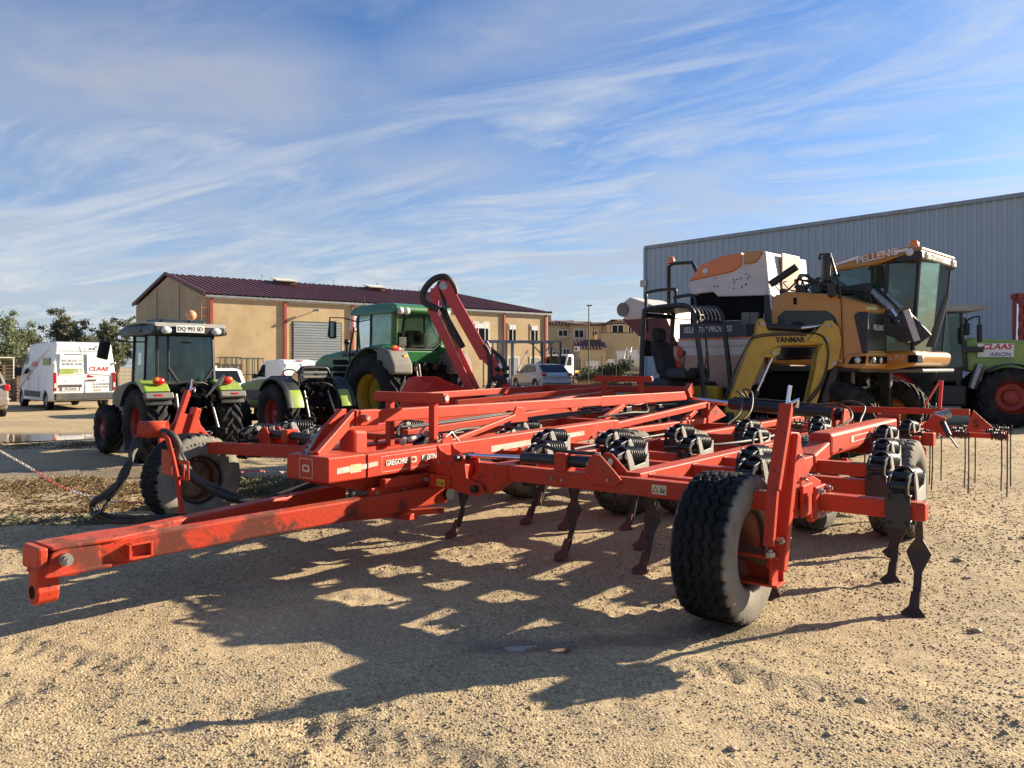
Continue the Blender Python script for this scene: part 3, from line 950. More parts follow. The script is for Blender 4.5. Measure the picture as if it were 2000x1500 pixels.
def pebbles(N):
    d = 2.4 * np.exp(rng.random(N) ** 0.8 * math.log(16 / 2.4))
    x = (rng.random(N) * 2 - 1) * d * 0.74
    keep = fbm(x * 1.1, d * 1.1, 4, 33) + rng.random(N) * 0.35 + np.clip(x * 0.05, -0.12, 0.14) + (fbm(x * 0.8 + 5, d * 0.8, 4, 71) - 0.5) * 0.9 > 0.56
    x, d = x[keep], d[keep]
    n = len(x)
    sz = 0.0032 + 0.0062 * rng.random(n) ** 2.2 + 0.014 * (rng.random(n) > 0.992) * rng.random(n)
    sz = 0.85 * sz * np.clip(d / 4.5, 1.0, 1.6)
    ang = rng.random(n) * 6.283
    sc = np.stack([sz * (0.8 + 0.6 * rng.random(n)), sz * (0.7 + 0.5 * rng.random(n)), sz * (0.4 + 0.4 * rng.random(n))], -1)
    v = ico[None] * sc[:, None, :] * (0.75 + 0.5 * rng.random((n, 12, 1)))
    ca, sa = np.cos(ang)[:, None], np.sin(ang)[:, None]
    vx = v[..., 0] * ca - v[..., 1] * sa + x[:, None]
    vy = v[..., 0] * sa + v[..., 1] * ca + d[:, None]
    vz = v[..., 2] + (ground_z(x, d) + sc[:, 2] * 0.25)[:, None]
    co = np.stack([vx, vy, vz], -1).reshape(-1, 3)
    f = (icf[None] + (np.arange(n) * 12)[:, None, None]).reshape(-1, 3)
    me = bpy.data.meshes.new('loose_gravel')
    me.vertices.add(len(co))
    me.vertices.foreach_set('co', co.astype(np.float32).reshape(-1))
    me.loops.add(f.size)
    me.loops.foreach_set('vertex_index', f.astype(np.int32).reshape(-1))
    me.polygons.add(len(f))
    me.polygons.foreach_set('loop_start', np.arange(0, f.size, 3, dtype=np.int32))
    me.polygons.foreach_set('loop_total', np.full(len(f), 3, np.int32))
    me.update(calc_edges=True)
    return me


stuff(put('loose_gravel', pebbles(100000), 'pebbles'))


def gz(x, y):
    return float(ground_z(np.array([x]), np.array([y]))[0])
# ================================================================== the red cultivator
# its own axes: x across the machine, y towards its rear, z up
cul = thing('cultivator', 'long red tine cultivator with black coil springs, unfolded across the whole foreground', 'cultivator', (-1.03, 6.4, 0), math.atan2(-0.62, 0.785))


def bar(a, b, w, h, name='frame_beam', m='red', parent=None, bevel=0.008, **k):
    return MB().beam(a, b, w, h, **k).build(name, m, parent or cul, bevel)


def bolt(mb, c, d, r=0.016, l=0.025):
    c, d = V(c), V(d).normalized()
    mb.cyl(c, c + d * l, r, n=6, smooth=False)
    mb.cyl(c + d * l, c + d * (l + 0.014), r * 0.55, n=8)


# ---- drawbar: two bars meeting at the hitch
bar((0.06, -2.42, 0.475), (0.36, 0.28, 0.52), 0.115, 0.15, 'drawbar', 'red_worn', bevel=0.014)
bar((-0.06, -2.42, 0.475), (-0.42, -0.15, 0.50), 0.115, 0.15, 'drawbar', 'red_worn', bevel=0.014)
hh = MB()
hh.prism([(-0.13, -2.62), (0.13, -2.62), (0.15, -2.3), (0.10, -2.0), (-0.10, -2.0), (-0.15, -2.3)], 0, 0.02, MX(((1, 0, 0, 0), (0, 0, 1, 0), (0, 1, 0, 0.545), (0, 0, 0, 1))))
hh.prism([(-0.13, -2.62), (0.13, -2.62), (0.15, -2.3), (0.10, -2.0), (-0.10, -2.0), (-0.15, -2.3)], 0, 0.02, MX(((1, 0, 0, 0), (0, 0, 1, 0), (0, 1, 0, 0.395), (0, 0, 0, 1))))
hh.prism([(-2.66, 0.40), (-2.62, 0.53), (-2.52, 0.565), (-2.36, 0.55), (-2.36, 0.40), (-2.5, 0.385)], 0.105, 0.13, MX(((0, 1, 0, 0), (1, 0, 0, 0), (0, 0, 1, 0), (0, 0, 0, 1))))
hh.prism([(-2.66, 0.40), (-2.62, 0.53), (-2.52, 0.565), (-2.36, 0.55), (-2.36, 0.40), (-2.5, 0.385)], -0.13, -0.105, MX(((0, 1, 0, 0), (1, 0, 0, 0), (0, 0, 1, 0), (0, 0, 0, 1))))
head = hh.build('hitch_head', 'red_worn', cul, 0.006)
ey = MB()
ey.prism([(-0.062, 0.55), (0.062, 0.55), (0.058, 0.36), (0.072, 0.31), (0.058, 0.255), (0.02, 0.232), (-0.02, 0.232), (-0.058, 0.255), (-0.072, 0.31), (-0.058, 0.36)], -2.675, -2.555)
ey.box((0.0, -2.66, 0.5), (0.24, 0.05, 0.13))
eye = ey.build('hitch_eye', 'red_worn', cul, 0.012)
pn = MB()
pn.cyl((-0.17, -2.56, 0.49), (0.165, -2.56, 0.49), 0.036, n=16)
bolt(pn, (0.16, -2.56, 0.49), (1, 0, 0), 0.030, 0.03)
pn.build('hitch_pin', 'steel', cul)
MB().cyl((0, -2.679, 0.305), (0, -2.551, 0.305), 0.036, n=16).build('eye_bore', 'dark_void', eye)
br = MB()
br.box((0.155, -2.22, 0.47), (0.075, 0.015, 0.09)).box((0.155, -2.09, 0.47), (0.075, 0.015, 0.09)).box((0.155, -2.155, 0.512), (0.075, 0.115, 0.012)).box((0.155, -2.155, 0.428), (0.075, 0.115, 0.012))
br.build('stand_socket', 'red', cul, 0.003)
bolt_ = MB()
for x, y, z in ((0.27, -0.4, 0.6), (0.27, -0.12, 0.6), (0.37, 0.05, 0.66)):
    bolt(bolt_, (x, y, z), (1, 0, 0), 0.022, 0.03)
bolt_.build('bolt_row', 'steel', cul)
# pieces under the headstock that carry the drawbar
sw = MB()
sw.prism([(-0.85, 0.73), (0.35, 0.74), (0.42, 0.5), (0.25, 0.44), (-0.1, 0.55), (-0.5, 0.62)], 0.16, 0.20, MX(((0, 1, 0, 0), (1, 0, 0, 0), (0, 0, 1, 0), (0, 0, 0, 1))))
sw.prism([(-0.85, 0.73), (0.35, 0.74), (0.42, 0.5), (0.25, 0.44), (-0.1, 0.55), (-0.5, 0.62)], -0.24, -0.20, MX(((0, 1, 0, 0), (1, 0, 0, 0), (0, 0, 1, 0), (0, 0, 0, 1))))
sw.beam((-0.22, -0.35, 0.66), (0.18, -0.35, 0.66), 0.12, 0.12)
sw.beam((0.31, -0.35, 0.665), (0.31, 0.3, 0.67), 0.07, 0.07)
sw.beam((0.28, -0.45, 0.60), (0.28, 0.45, 0.62), 0.05, 0.08)
sw.build('pivot_bracket', 'red', cul, 0.006)
MB().cyl((-0.5, 0.27, 0.52), (0.45, 0.27, 0.52), 0.05, n=14).build('drawbar_pin', 'black_paint', cul)
skid = MB()
skid.beam((-0.35, -0.9, 0.36), (0.3, 0.35, 0.36), 0.05, 0.05).beam((-0.36, 0.0, 0.33), (0.2, 0.1, 0.33), 0.12, 0.05).beam((-0.1, -0.2, 0.36), (-0.1, -0.2, 0.47), 0.08, 0.08)
skid.build('parking_stand', 'red_worn', cul, 0.005)

# ---- headstock box with its emblem, and the two long main beams
hs = MB().box((0.105, -0.72, 0.825), (0.49, 0.36, 0.185)).build('headstock', 'red', cul, 0.012)
emb = MB()
ex, ez = 0.10, 0.825
for a, b in (((-0.075, -0.07), (0.075, -0.07)), ((-0.075, 0.07), (0.075, 0.07)), ((-0.075, -0.07), (-0.075, 0.07)), ((0.075, -0.07), (0.075, 0.07))):
    emb.beam((ex + a[0], -0.902, ez + a[1]), (ex + b[0], -0.902, ez + b[1]), 0.004, 0.004)


def star(mb, P, r):
    """four petalled emblem: P maps (x, z) to space"""
    for k in range(4):
        t = k * math.pi / 2 + math.pi / 4
        pts = [(0.30, -0.42), (0.62, -0.55), (1.0, 0.0), (0.62, 0.55), (0.30, 0.42), (0.45, 0.0)]
        mb.add([P(r * (x * math.cos(t) - z * math.sin(t)) * 1.15, r * (x * math.sin(t) + z * math.cos(t)) * 0.72) for x, z in pts], [(0, 1, 2, 5), (5, 2, 3, 4)])


star(emb, lambda x, z: (ex + x, -0.9032, ez + z), 0.048)
emb.build('emblem', 'faded_white', hs)
bar((0.27, -0.54, 0.82), (0.27, 3.12, 0.885), 0.155, 0.175, 'main_beam')
bar((-0.45, -0.6, 0.80), (-0.45, 3.12, 0.885), 0.12, 0.14, 'main_beam')
bar((-0.40, -0.62, 0.81), (-0.14, -0.62, 0.81), 0.10, 0.15)
# stripe and lettering on the near side of the main beam
zs = lambda t: 0.82 + (t + 0.54) * 0.0178
XS = lambda t: 0.3506 if t < -0.5 else 0.3485
for t0, t1, d0, d1, e0, e1 in ((-0.82, -0.69, -.022, -.02, .020, .022), (-0.60, -0.43, -.018, -.005, .020, .028), (0.92, 2.45, -.045, -.025, .01, .02)):
    MB().slab([(XS(t0), t0, zs(t0) + d0), (XS(t0), t1, zs(t1) + d1), (XS(t0), t1, zs(t1) + e1), (XS(t0), t0, zs(t0) + e0)], 0.003).build('stripe', 'faded_white', cul)
st = MB()
star(st, lambda x, z: (0.3515, -0.055 + x, zs(-.055) + z), 0.044)
st.build('emblem', 'faded_white', cul)
MB().slab([(0.3506, -0.70, zs(-.70) - 0.03), (0.3506, -0.595, zs(-.595) - 0.03), (0.3506, -0.595, zs(-.595) + 0.03), (0.3506, -0.70, zs(-.70) + 0.03)], 0.005).build('reflector', 'warn_cream', cul)
pale = MB()
for z_ in (-0.062, 0.058):
    pale.beam((0.3486, -0.39, zs(-.39) + z_), (0.3486, 0.26, zs(.26) + z_), 0.003, 0.003)
pale.beam((0.3486, -0.39, zs(-.39) - 0.062), (0.3486, -0.39, zs(-.39) + 0.058), 0.003, 0.003, up=(0, 1, 0))
pale.build('decal_outline', 'faded_white', cul)
text('GREGOIRE', 0.062, 'text_white', cul, plane((0.351, -0.235, zs(-.235)), (0, 1, 0.018), (0, 0, 1)), bold=0.014, width=0.78)
text('BESSON', 0.062, 'text_white', cul, plane((0.351, 0.125, zs(.125)), (0, 1, 0.018), (0, 0, 1)), bold=0.014, width=0.78)

# ---- fold tower with depth scale, upper link
tw = MB()
tw.beam((0.13, -0.83, 0.90), (-0.07, -0.30, 1.19), 0.05, 0.09)
tw.beam((-0.20, -0.70, 0.88), (-0.24, -0.28, 1.19), 0.05, 0.09)
tw.cyl((-0.32, -0.27, 1.155), (0.06, -0.27, 1.155), 0.03, n=12)
tw.beam((-0.03, -0.28, 1.09), (-0.03, -0.28, 1.22), 0.03, 0.10, up=(0, 1, 0))
tw.beam((-0.27, -0.28, 1.09), (-0.27, -0.28, 1.22), 0.03, 0.10, up=(0, 1, 0))
tower = tw.build('fold_tower', 'red', cul, 0.007)
MB().beam((-0.02, -0.36, 0.84), (-0.04, -0.34, 1.06), 0.19, 0.15, up=(0, 1, 0)).build('tower_column', 'red', cul, 0.03)
sc = MB().beam((0.0, -0.845, 0.905), (-0.15, -0.60, 1.06), 0.058, 0.012, up=(0, -1, 0.6)).build('depth_scale', 'bracket_grey', cul, 0.003)
for k, ch in enumerate('0ABCD'):
    f = 0.08 + k * 0.21
    c = V((0.0, -0.845, 0.905)).lerp(V((-0.15, -0.60, 1.06)), f)
    text(ch, 0.045, 'text_black', sc, plane(c + V((0.0, -0.012, 0.010)), (0.75, 0.25, -0.1), (-0.45, 0.6, 0.6)))
bt = MB()
bolt(bt, (0.0, -0.27, 1.155), (1, 0, 0), 0.034, 0.05)
bt.build('pivot_pin', 'steel', tower)
MB().box((-0.04, -0.2, 1.155), (0.07, 0.2, 0.13)).build('link_end', 'red', cul, 0.01)
bar((-0.15, -0.15, 1.155), (-0.19, 5.95, 1.15), 0.11, 0.105, 'upper_link')
bar((-0.135, 3.55, 1.15), (-0.14, 5.9, 1.15), 0.035, 0.125, 'upper_link')
# T shaped rest bars for the folded wings
for (t, s0, s1, z, pa, pb, zb) in ((0.35, -0.54, 0.33, 1.302, -0.36, 0.18, 0.86), (5.25, -1.28, -0.34, 1.395, -1.12, -0.52, 1.1)):
    rb = MB().beam((s0, t, z), (s1, t, z), 0.075, 0.085).build('rest_bar', 'red', cul, 0.008)
    MB().cyl((s1 - 0.01, t, z), (s1 + 0.012, t, z), 0.026, n=12).build('end_bolt', 'steel', rb)
    for s_ in (pa, pb):
        MB().beam((s_, t, zb), (s_, t, z - 0.04), 0.065, 0.055, up=(0, 1, 0)).build('rest_post', 'red', cul, 0.006)
# rear upper cross frame
bar((-2.75, 6.0, 1.225), (-0.14, 6.0, 1.225), 0.09, 0.105)
bar((-0.14, 5.92, 1.165), (-0.14, 6.06, 1.27), 0.09, 0.16)
bar((-2.62, 2.9, 1.17), (-2.70, 5.97, 1.215), 0.10, 0.09)
bar((-2.35, 3.4, 1.07), (-1.55, 5.95, 1.22), 0.07, 0.08)
bar((-1.0, 2.7, 1.05), (-1.35, 5.9, 1.17), 0.08, 0.08)
# trussed rear of the main frame
bar((-0.52, 3.12, 0.885), (0.35, 3.12, 0.885), 0.10, 0.165, 'cross_beam')
bar((0.29, 3.17, 0.90), (0.29, 5.6, 1.045), 0.085, 0.075, 'brace')
bar((0.29, 3.17, 0.815), (0.29, 5.6, 0.825), 0.085, 0.075, 'brace')
bar((-0.50, 3.17, 0.90), (-0.50, 5.6, 1.045), 0.085, 0.075, 'brace')
bar((-0.50, 3.17, 0.815), (-0.50, 5.6, 0.825), 0.085, 0.075, 'brace')
bar((0.29, 4.5, 0.70), (0.29, 5.3, 0.98), 0.06, 0.06, 'brace')
MB().beam((0.3, 5.6, 0.70), (0.3, 5.6, 1.07), 0.10, 0.06, up=(0, 1, 0)).build('end_plate', 'red', cul, 0.006)
lp = MB().prism([(5.66, 0.78), (6.25, 0.86), (5.82, 1.06), (5.66, 0.94)], 0.30, 0.325, MX(((0, 1, 0, 0), (1, 0, 0, 0), (0, 0, 1, 0), (0, 0, 0, 1)))).build('logo_plate', 'red', cul, 0.004)
e2 = MB()
star(e2, lambda x, z: (0.327, 5.86 + x, 0.93 + z), 0.055)
e2.build('emblem', 'text_black', lp)
# brace from the rest post to the link
bar((0.10, 0.42, 0.85), (-0.08, 1.85, 1.07), 0.045, 0.05, 'brace')
MB().prism([(1.7, 1.0), (2.0, 1.0), (1.95, 1.14), (1.8, 1.16)], -0.07, -0.05, MX(((0, 1, 0, 0), (1, 0, 0, 0), (0, 0, 1, 0), (0, 0, 0, 1)))).build('link_plate', 'red', cul, 0.004)

# ---- cross members of centre and wings
for t, h in ((0.20, 0.12), (0.45, 0.10), (1.35, 0.11), (2.2, 0.11), (4.4, 0.11), (5.6, 0.12)):
    bar((-0.88, t, 0.735), (0.72, t, 0.735), 0.10, h, 'cross_beam')
# right wing
bar((0.86, 0.20, 0.765), (3.12, 0.20, 0.765), 0.10, 0.115, 'front_beam')
for t, s0, s1 in ((0.42, 1.1, 3.08), (1.12, 1.05, 2.72), (1.72, 0.95, 2.72), (2.72, 0.95, 2.72), (3.78, 0.95, 3.1), (4.85, 0.95, 3.1)):
    bar((s0, t, 0.765), (s1, t, 0.765), 0.10, 0.11, 'cross_beam')
bar((1.02, 0.25, 0.768), (1.0, 5.0, 0.768), 0.11, 0.108, 'rib_beam')
bar((2.16, 0.25, 0.785), (2.12, 5.0, 0.785), 0.13, 0.12, 'rib_beam')
bar((2.74, 0.25, 0.775), (2.74, 2.5, 0.775), 0.14, 0.13, 'rib_beam')
rx = MB().box((2.74, 3.75, 0.895), (0.20, 2.5, 0.20)).build('rib_box', 'red', cul, 0.03)
MB().beam((2.843, 3.1, 0.90), (2.843, 3.8, 0.90), 0.004, 0.06).build('decal_panel', 'faded_white', rx)
MB().box((2.846, 3.45, 0.90), (0.003, 0.5, 0.042)).build('decal_field', 'red', rx)
MB().beam((2.74, 2.1, 0.775), (2.74, 2.55, 0.86), 0.17, 0.15).build('rib_step', 'red', cul, 0.02)
MB().box((2.74, 5.03, 0.90), (0.24, 0.03, 0.27)).build('end_plate', 'red', cul, 0.004)
# left wing
bar((-0.86, 0.20, 0.765), (-2.85, -0.28, 0.75), 0.10, 0.115, 'front_beam')
for t, s0, s1 in ((0.34, -1.1, -2.2), (0.86, -0.95, -2.45), (1.45, -0.95, -2.72), (2.72, -0.95, -2.72), (3.75, -0.95, -3.1), (4.85, -0.95, -3.1)):
    bar((s0, t, 0.765), (s1, t, 0.765), 0.10, 0.11, 'cross_beam')
for s_, t0_ in ((-1.02, 0.25), (-2.05, 0.25), (-2.74, 1.5)):
    bar((s_, t0_, 0.775), (s_, 5.0, 0.775), 0.12, 0.115, 'rib_beam')
bar((-1.5, 0.7, 0.90), (-1.3, 3.3, 1.02), 0.08, 0.08, 'brace')
bar((-0.75, 0.9, 0.90), (-0.62, 3.6, 1.04), 0.09, 0.09, 'brace')
bar((-0.62, 2.2, 0.86), (-0.95, 4.6, 1.05), 0.07, 0.07, 'brace')
bar((0.05, 3.3, 0.95), (-0.2, 4.3, 1.1), 0.06, 0.06, 'brace')


# ---- wing hinges
def yz(poly, s0, s1, m='red', name='hinge_plate', bevel=0.006, parent=None):
    """plate cut in the (y,z) plane between x = s0 and s1"""
    return MB().prism(poly, s0, s1, MX(((0, 1, 0, 0), (1, 0, 0, 0), (0, 0, 1, 0), (0, 0, 0, 1)))).build(name, m, parent or cul, bevel)


def xz(poly, t0, t1, m='red', name='hinge_plate', bevel=0.006, parent=None):
    """plate cut in the (x,z) plane between y = t0 and t1"""
    return MB().prism(poly, t0, t1).build(name, m, parent or cul, bevel)


for sg in (1, -1):
    pl = [(0.455, 0.945), (0.50, 0.895), (0.58, 0.865), (0.70, 0.885), (0.745, 0.865), (0.76, 0.80), (0.775, 0.70), (0.86, 0.675), (0.93, 0.66), (0.96, 0.60), (0.90, 0.565), (0.72, 0.58), (0.60, 0.60), (0.48, 0.62), (0.455, 0.70)]
    MB().beam((sg * 0.34, 0.29, 0.76), (sg * 0.50, 0.29, 0.76), 0.30, 0.12, up=(0, 0, 1)).build('hinge_block', 'red', cul, 0.006)
    for t0 in (0.10, 0.27):
        xz([(sg * a, b) for a, b in pl], t0, t0 + 0.025)
    xz([(sg * a, b) for a, b in ((0.80, 0.71), (0.95, 0.82), (1.15, 0.825), (1.15, 0.70), (1.0, 0.60), (0.86, 0.58), (0.80, 0.63))], 0.14, 0.26)
    MB().cyl((sg * 0.70, 0.06, 0.85), (sg * 0.70, 0.32, 0.85), 0.026, n=12).build('hinge_pin', 'black_paint', cul)
    MB().cyl((sg * 0.88, 0.06, 0.625), (sg * 0.88, 0.33, 0.625), 0.030, n=14).build('hinge_pin', 'black_paint', cul)
xz([(0.40, 0.70), (0.62, 0.70), (0.62, 0.60), (0.40, 0.60)], 0.07, 0.11, bevel=0.003)


def decal(o, x, y, wd, ht, parent, shape):
    """cream warning label with a triangle and a mark"""
    P = plane(o, x, y)
    mb = MB()
    mb.box((0, 0, 0), (wd, ht, 0.003))
    q = mb.build('warning_label', 'warn_cream' if shape else 'warn_yellow', parent)
    q.matrix_basis = P
    mk = MB()
    r = ht * 0.36
    tri = [(-wd * 0.25 + r * math.sin(a), r * math.cos(a) - ht * 0.06) for a in (0, 2.094, 4.189)]
    for i in range(3):
        a, b = tri[i], tri[(i + 1) % 3]
        mk.beam((a[0], a[1], 0.002), (b[0], b[1], 0.002), 0.003, 0.002)
    mk.box((wd * 0.16, 0, 0.002), (0.008, ht * 0.6, 0.002)).box((wd * 0.26, -ht * 0.22, 0.002), (wd * 0.22, ht * 0.14, 0.002)).box((wd * 0.34, -ht * 0.05, 0.002), (0.008, ht * 0.35, 0.002))
    k = mk.build('label_mark', 'text_black', q)
    return q


decal((2.42, 0.1475, 0.765), (1, 0, 0), (0, 0, 1), 0.105, 0.062, cul, True)
decal((-2.0, -0.087, 0.757), (1, 0.206, 0), (0, 0, 1), 0.095, 0.060, cul, True)
decal((0.535, 0.0655, 0.645), (1, 0, 0), (0, 0, 1), 0.085, 0.055, cul, False)
decal((-0.02, -0.60, 0.99), (0, 1, 0), (0, 0, 1), 0.08, 0.04, cul, False)

# fold rams lying over the front beams
for sg in (1, -1):
    hy = MB().cyl((sg * 1.26, 0.20, 0.885), (sg * 2.02, 0.20, 0.895), 0.042, n=18).build('hydraulic_ram', 'black_paint', cul)
    MB().cyl((sg * 0.72, 0.20, 0.862), (sg * 1.28, 0.20, 0.885), 0.019, n=14).build('ram_rod', 'chrome', hy)
    pt = MB()
    pt.cyl((sg * 1.36, 0.20, 0.92), (sg * 1.36, 0.20, 0.965), 0.016, n=10).cyl((sg * 1.92, 0.20, 0.92), (sg * 1.92, 0.20, 0.97), 0.018, n=10)
    pt.build('ram_port', 'steel', hy)
    xz([(sg * a, b) for a, b in ((1.86, 0.82), (1.87, 0.90), (1.93, 0.965), (1.99, 0.96), (2.10, 0.86), (2.16, 0.80), (2.10, 0.76), (1.92, 0.76))], 0.115, 0.135)
    xz([(sg * a, b) for a, b in ((1.86, 0.82), (1.87, 0.90), (1.93, 0.965), (1.99, 0.96), (2.10, 0.86), (2.16, 0.80))], 0.265, 0.285)
    MB().box((sg * 1.64, 0.20, 0.885), (0.10, 0.13, 0.13)).build('ram_clamp', 'red', cul, 0.004)
bigr = MB().cyl((0.56, 5.85, 1.055), (2.12, 5.5, 0.985), 0.078, n=20).build('wing_ram', 'black_paint', cul)
MB().cyl((-0.12, 6.0, 1.10), (0.60, 5.84, 1.053), 0.036, n=16).build('ram_rod', 'chrome', bigr)
bigl = MB().cyl((-0.96, 5.85, 1.055), (-2.4, 5.5, 0.985), 0.078, n=20).build('wing_ram', 'black_paint', cul)
MB().cyl((-0.28, 6.0, 1.10), (-0.98, 5.84, 1.053), 0.036, n=16).build('ram_rod', 'chrome', bigl)
for sg in (1, -1):
    yz([(5.3, 0.80), (5.75, 0.80), (5.62, 1.04), (5.42, 1.06)], sg * 2.14, sg * 2.17, name='ram_bracket')
    yz([(5.3, 0.80), (5.75, 0.80), (5.62, 1.04), (5.42, 1.06)], sg * 2.02, sg * 2.05, name='ram_bracket')


# ---- spring tines: one built with its pieces, the others copied
def make_tine():
    r = MB()
    r.sweep(spline([(0, 0.02, 0.15), (0, 0.22, 0.12), (0, 0.42, 0.02), (0, 0.53, -0.17), (0, 0.54, -0.36), (0, 0.50, -0.52), (0, 0.44, -0.65), (0, 0.39, -0.705)], 4), 0.048, 0.020, (1, 0, 0))
    root = r.build('tine', 'shank_steel', cul, 0.003)
    c = MB()
    for y in (-0.075, 0.075):
        c.box((0, y, 0.0), (0.135, 0.022, 0.20))
        for sx in (-0.045, 0.045):
            for z in (-0.075, 0.075):
                bolt(c, (sx, y + (-0.011 if y < 0 else 0.011), z), (0, -1 if y < 0 else 1, 0), 0.015, 0.012)
    for z in (-0.075, 0.075):
        for sx in (-0.045, 0.045):
            c.cyl((sx, -0.07, z), (sx, 0.07, z), 0.010, n=8)
    # bent arms that rise from the clamp and carry the spring
    for sx in (-0.05, 0.05):
        c.sweep([(sx, -0.07, 0.09), (sx, -0.08, 0.14), (sx, -0.045, 0.18), (sx, 0.03, 0.195), (sx, 0.09, 0.17)], 0.016, 0.042, (1, 0, 0))
    c.cyl((-0.07, 0.045, 0.185), (0.07, 0.045, 0.185), 0.028, n=12)
    c.cyl((-0.045, -0.06, 0.145), (0.045, -0.06, 0.145), 0.024, n=10)
    c.build('tine_clamp', 'black_paint', root, 0.004)
    k = MB()
    for sx in (-0.066, 0.066):
        outer = [(0.03, 0.215), (0.07, 0.228), (0.11, 0.185), (0.155, 0.10), (0.30, 0.115), (0.335, 0.175), (0.355, 0.18), (0.36, 0.02), (0.10, 0.02), (0.075, 0.10)]
        k.prism(outer, sx - 0.006, sx + 0.006, MX(((0, 1, 0, 0), (1, 0, 0, 0), (0, 0, 1, 0), (0, 0, 0, 1))))
    k.box((0, 0.345, 0.075), (0.135, 0.012, 0.10))
    k.build('spring_bracket', 'bracket_grey', root, 0.003)
    sp = MB()
    sp.coil((0, 0.07, 0.185), (0, 0.335, 0.16), 0.058, 0.0092, 8.5, 6, 12)
    sp.build('coil_spring', 'black_paint', root)
    MB().cyl((0, 0.05, 0.188), (0, 0.35, 0.158), 0.028, n=10).build('spring_core', 'dark_void', root)
    s = MB()
    s.sweep([(0, 0.542, -0.24), (0, 0.532, -0.36), (0, 0.505, -0.48)], [0.006, 0.150, 0.05], 0.014, (1, 0, 0))
    s.build('share', 'shank_steel', root, 0.002)
    f = MB()
    f.sweep([(0, 0.430, -0.59), (0, 0.385, -0.675), (0, 0.345, -0.715), (0, 0.275, -0.738)], [0.05, 0.06, 0.145, 0.03], 0.014, (1, 0, 0))
    f.build('foot_point', 'rust', root, 0.002)
    return root


def dup(root, loc, rotz=None, parent=None, scale=None):
    r = root.copy()
    C.objects.link(r)
    r.location = loc
    if rotz is not None:
        r.rotation_euler = (0, 0, rotz)
    if parent is not None:
        r.parent = parent
    if scale is not None:
        r.scale = scale
    for ch in list(root.children):
        c = ch.copy()
        C.objects.link(c)
        c.parent = r
        for gch in ch.children:
            d = gch.copy()
            C.objects.link(d)
            d.parent = c
    return r


tine0 = make_tine()
spots = [(1.22, 0.42), (1.93, 0.42), (2.92, 0.42), (1.55, 1.12), (2.64, 1.12), (1.88, 1.72), (1.06, 1.72), (2.04, 2.72), (1.25, 2.72), (2.33, 3.78), (1.55, 3.78), (2.95, 3.78), (2.0, 4.85), (2.95, 4.85),
         (-0.02, 0.45), (0.15, 1.35), (0.60, 1.35), (-0.36, 2.2), (0.1, 4.4),
         (-2.10, 0.05), (-1.45, 0.30), (-2.32, 0.62), (-1.78, 0.86), (-1.40, 1.45), (-2.45, 1.45), (-2.28, 2.72), (-1.45, 2.72), (-2.3, 3.75), (-1.45, 3.75), (-2.9, 3.75), (-1.9, 4.85), (-2.7, 4.85)]
for i, (s_, t_) in enumerate(spots):
    if i == 0:
        tine0.location = (s_, t_, 0.745)
    else:
        dup(tine0, (s_, t_, 0.745 + random.uniform(-0.006, 0.006)), random.uniform(-0.035, 0.035))
# stub beams that stick out past the right wing, each with its tine
for (t_, s0, s1, z_, s_t) in ((0.62, 3.26, 3.90, 0.725, 3.76), (1.32, 2.76, 3.62, 0.735, 3.48), (2.20, 2.76, 3.46, 0.745, 3.30)):
    bar((s0, t_, z_), (s1, t_, z_), 0.10, 0.105, 'stub_beam')
    q_ = dup(tine0, (s_t, t_, z_))
    for c_ in q_.children:
        if c_.name.startswith('foot_point'):
            c_.data = c_.data.copy()
            c_.data.materials[0] = MATS['shank_steel']
fl = MB()
for s_ in (3.22, 3.30):
    fl.box((s_, 0.60, 0.725), (0.022, 0.20, 0.20))
fl.build('flange', 'red', cul, 0.006)
fb = MB()
for z_ in (0.655, 0.80):
    for y in (0.53, 0.69):
        bolt(fb, (3.31, y, z_), (1, 0, 0), 0.02, 0.03)
        bolt(fb, (3.205, y, z_), (-1, 0, 0), 0.02, 0.02)
fb.build('flange_bolts', 'steel', cul)


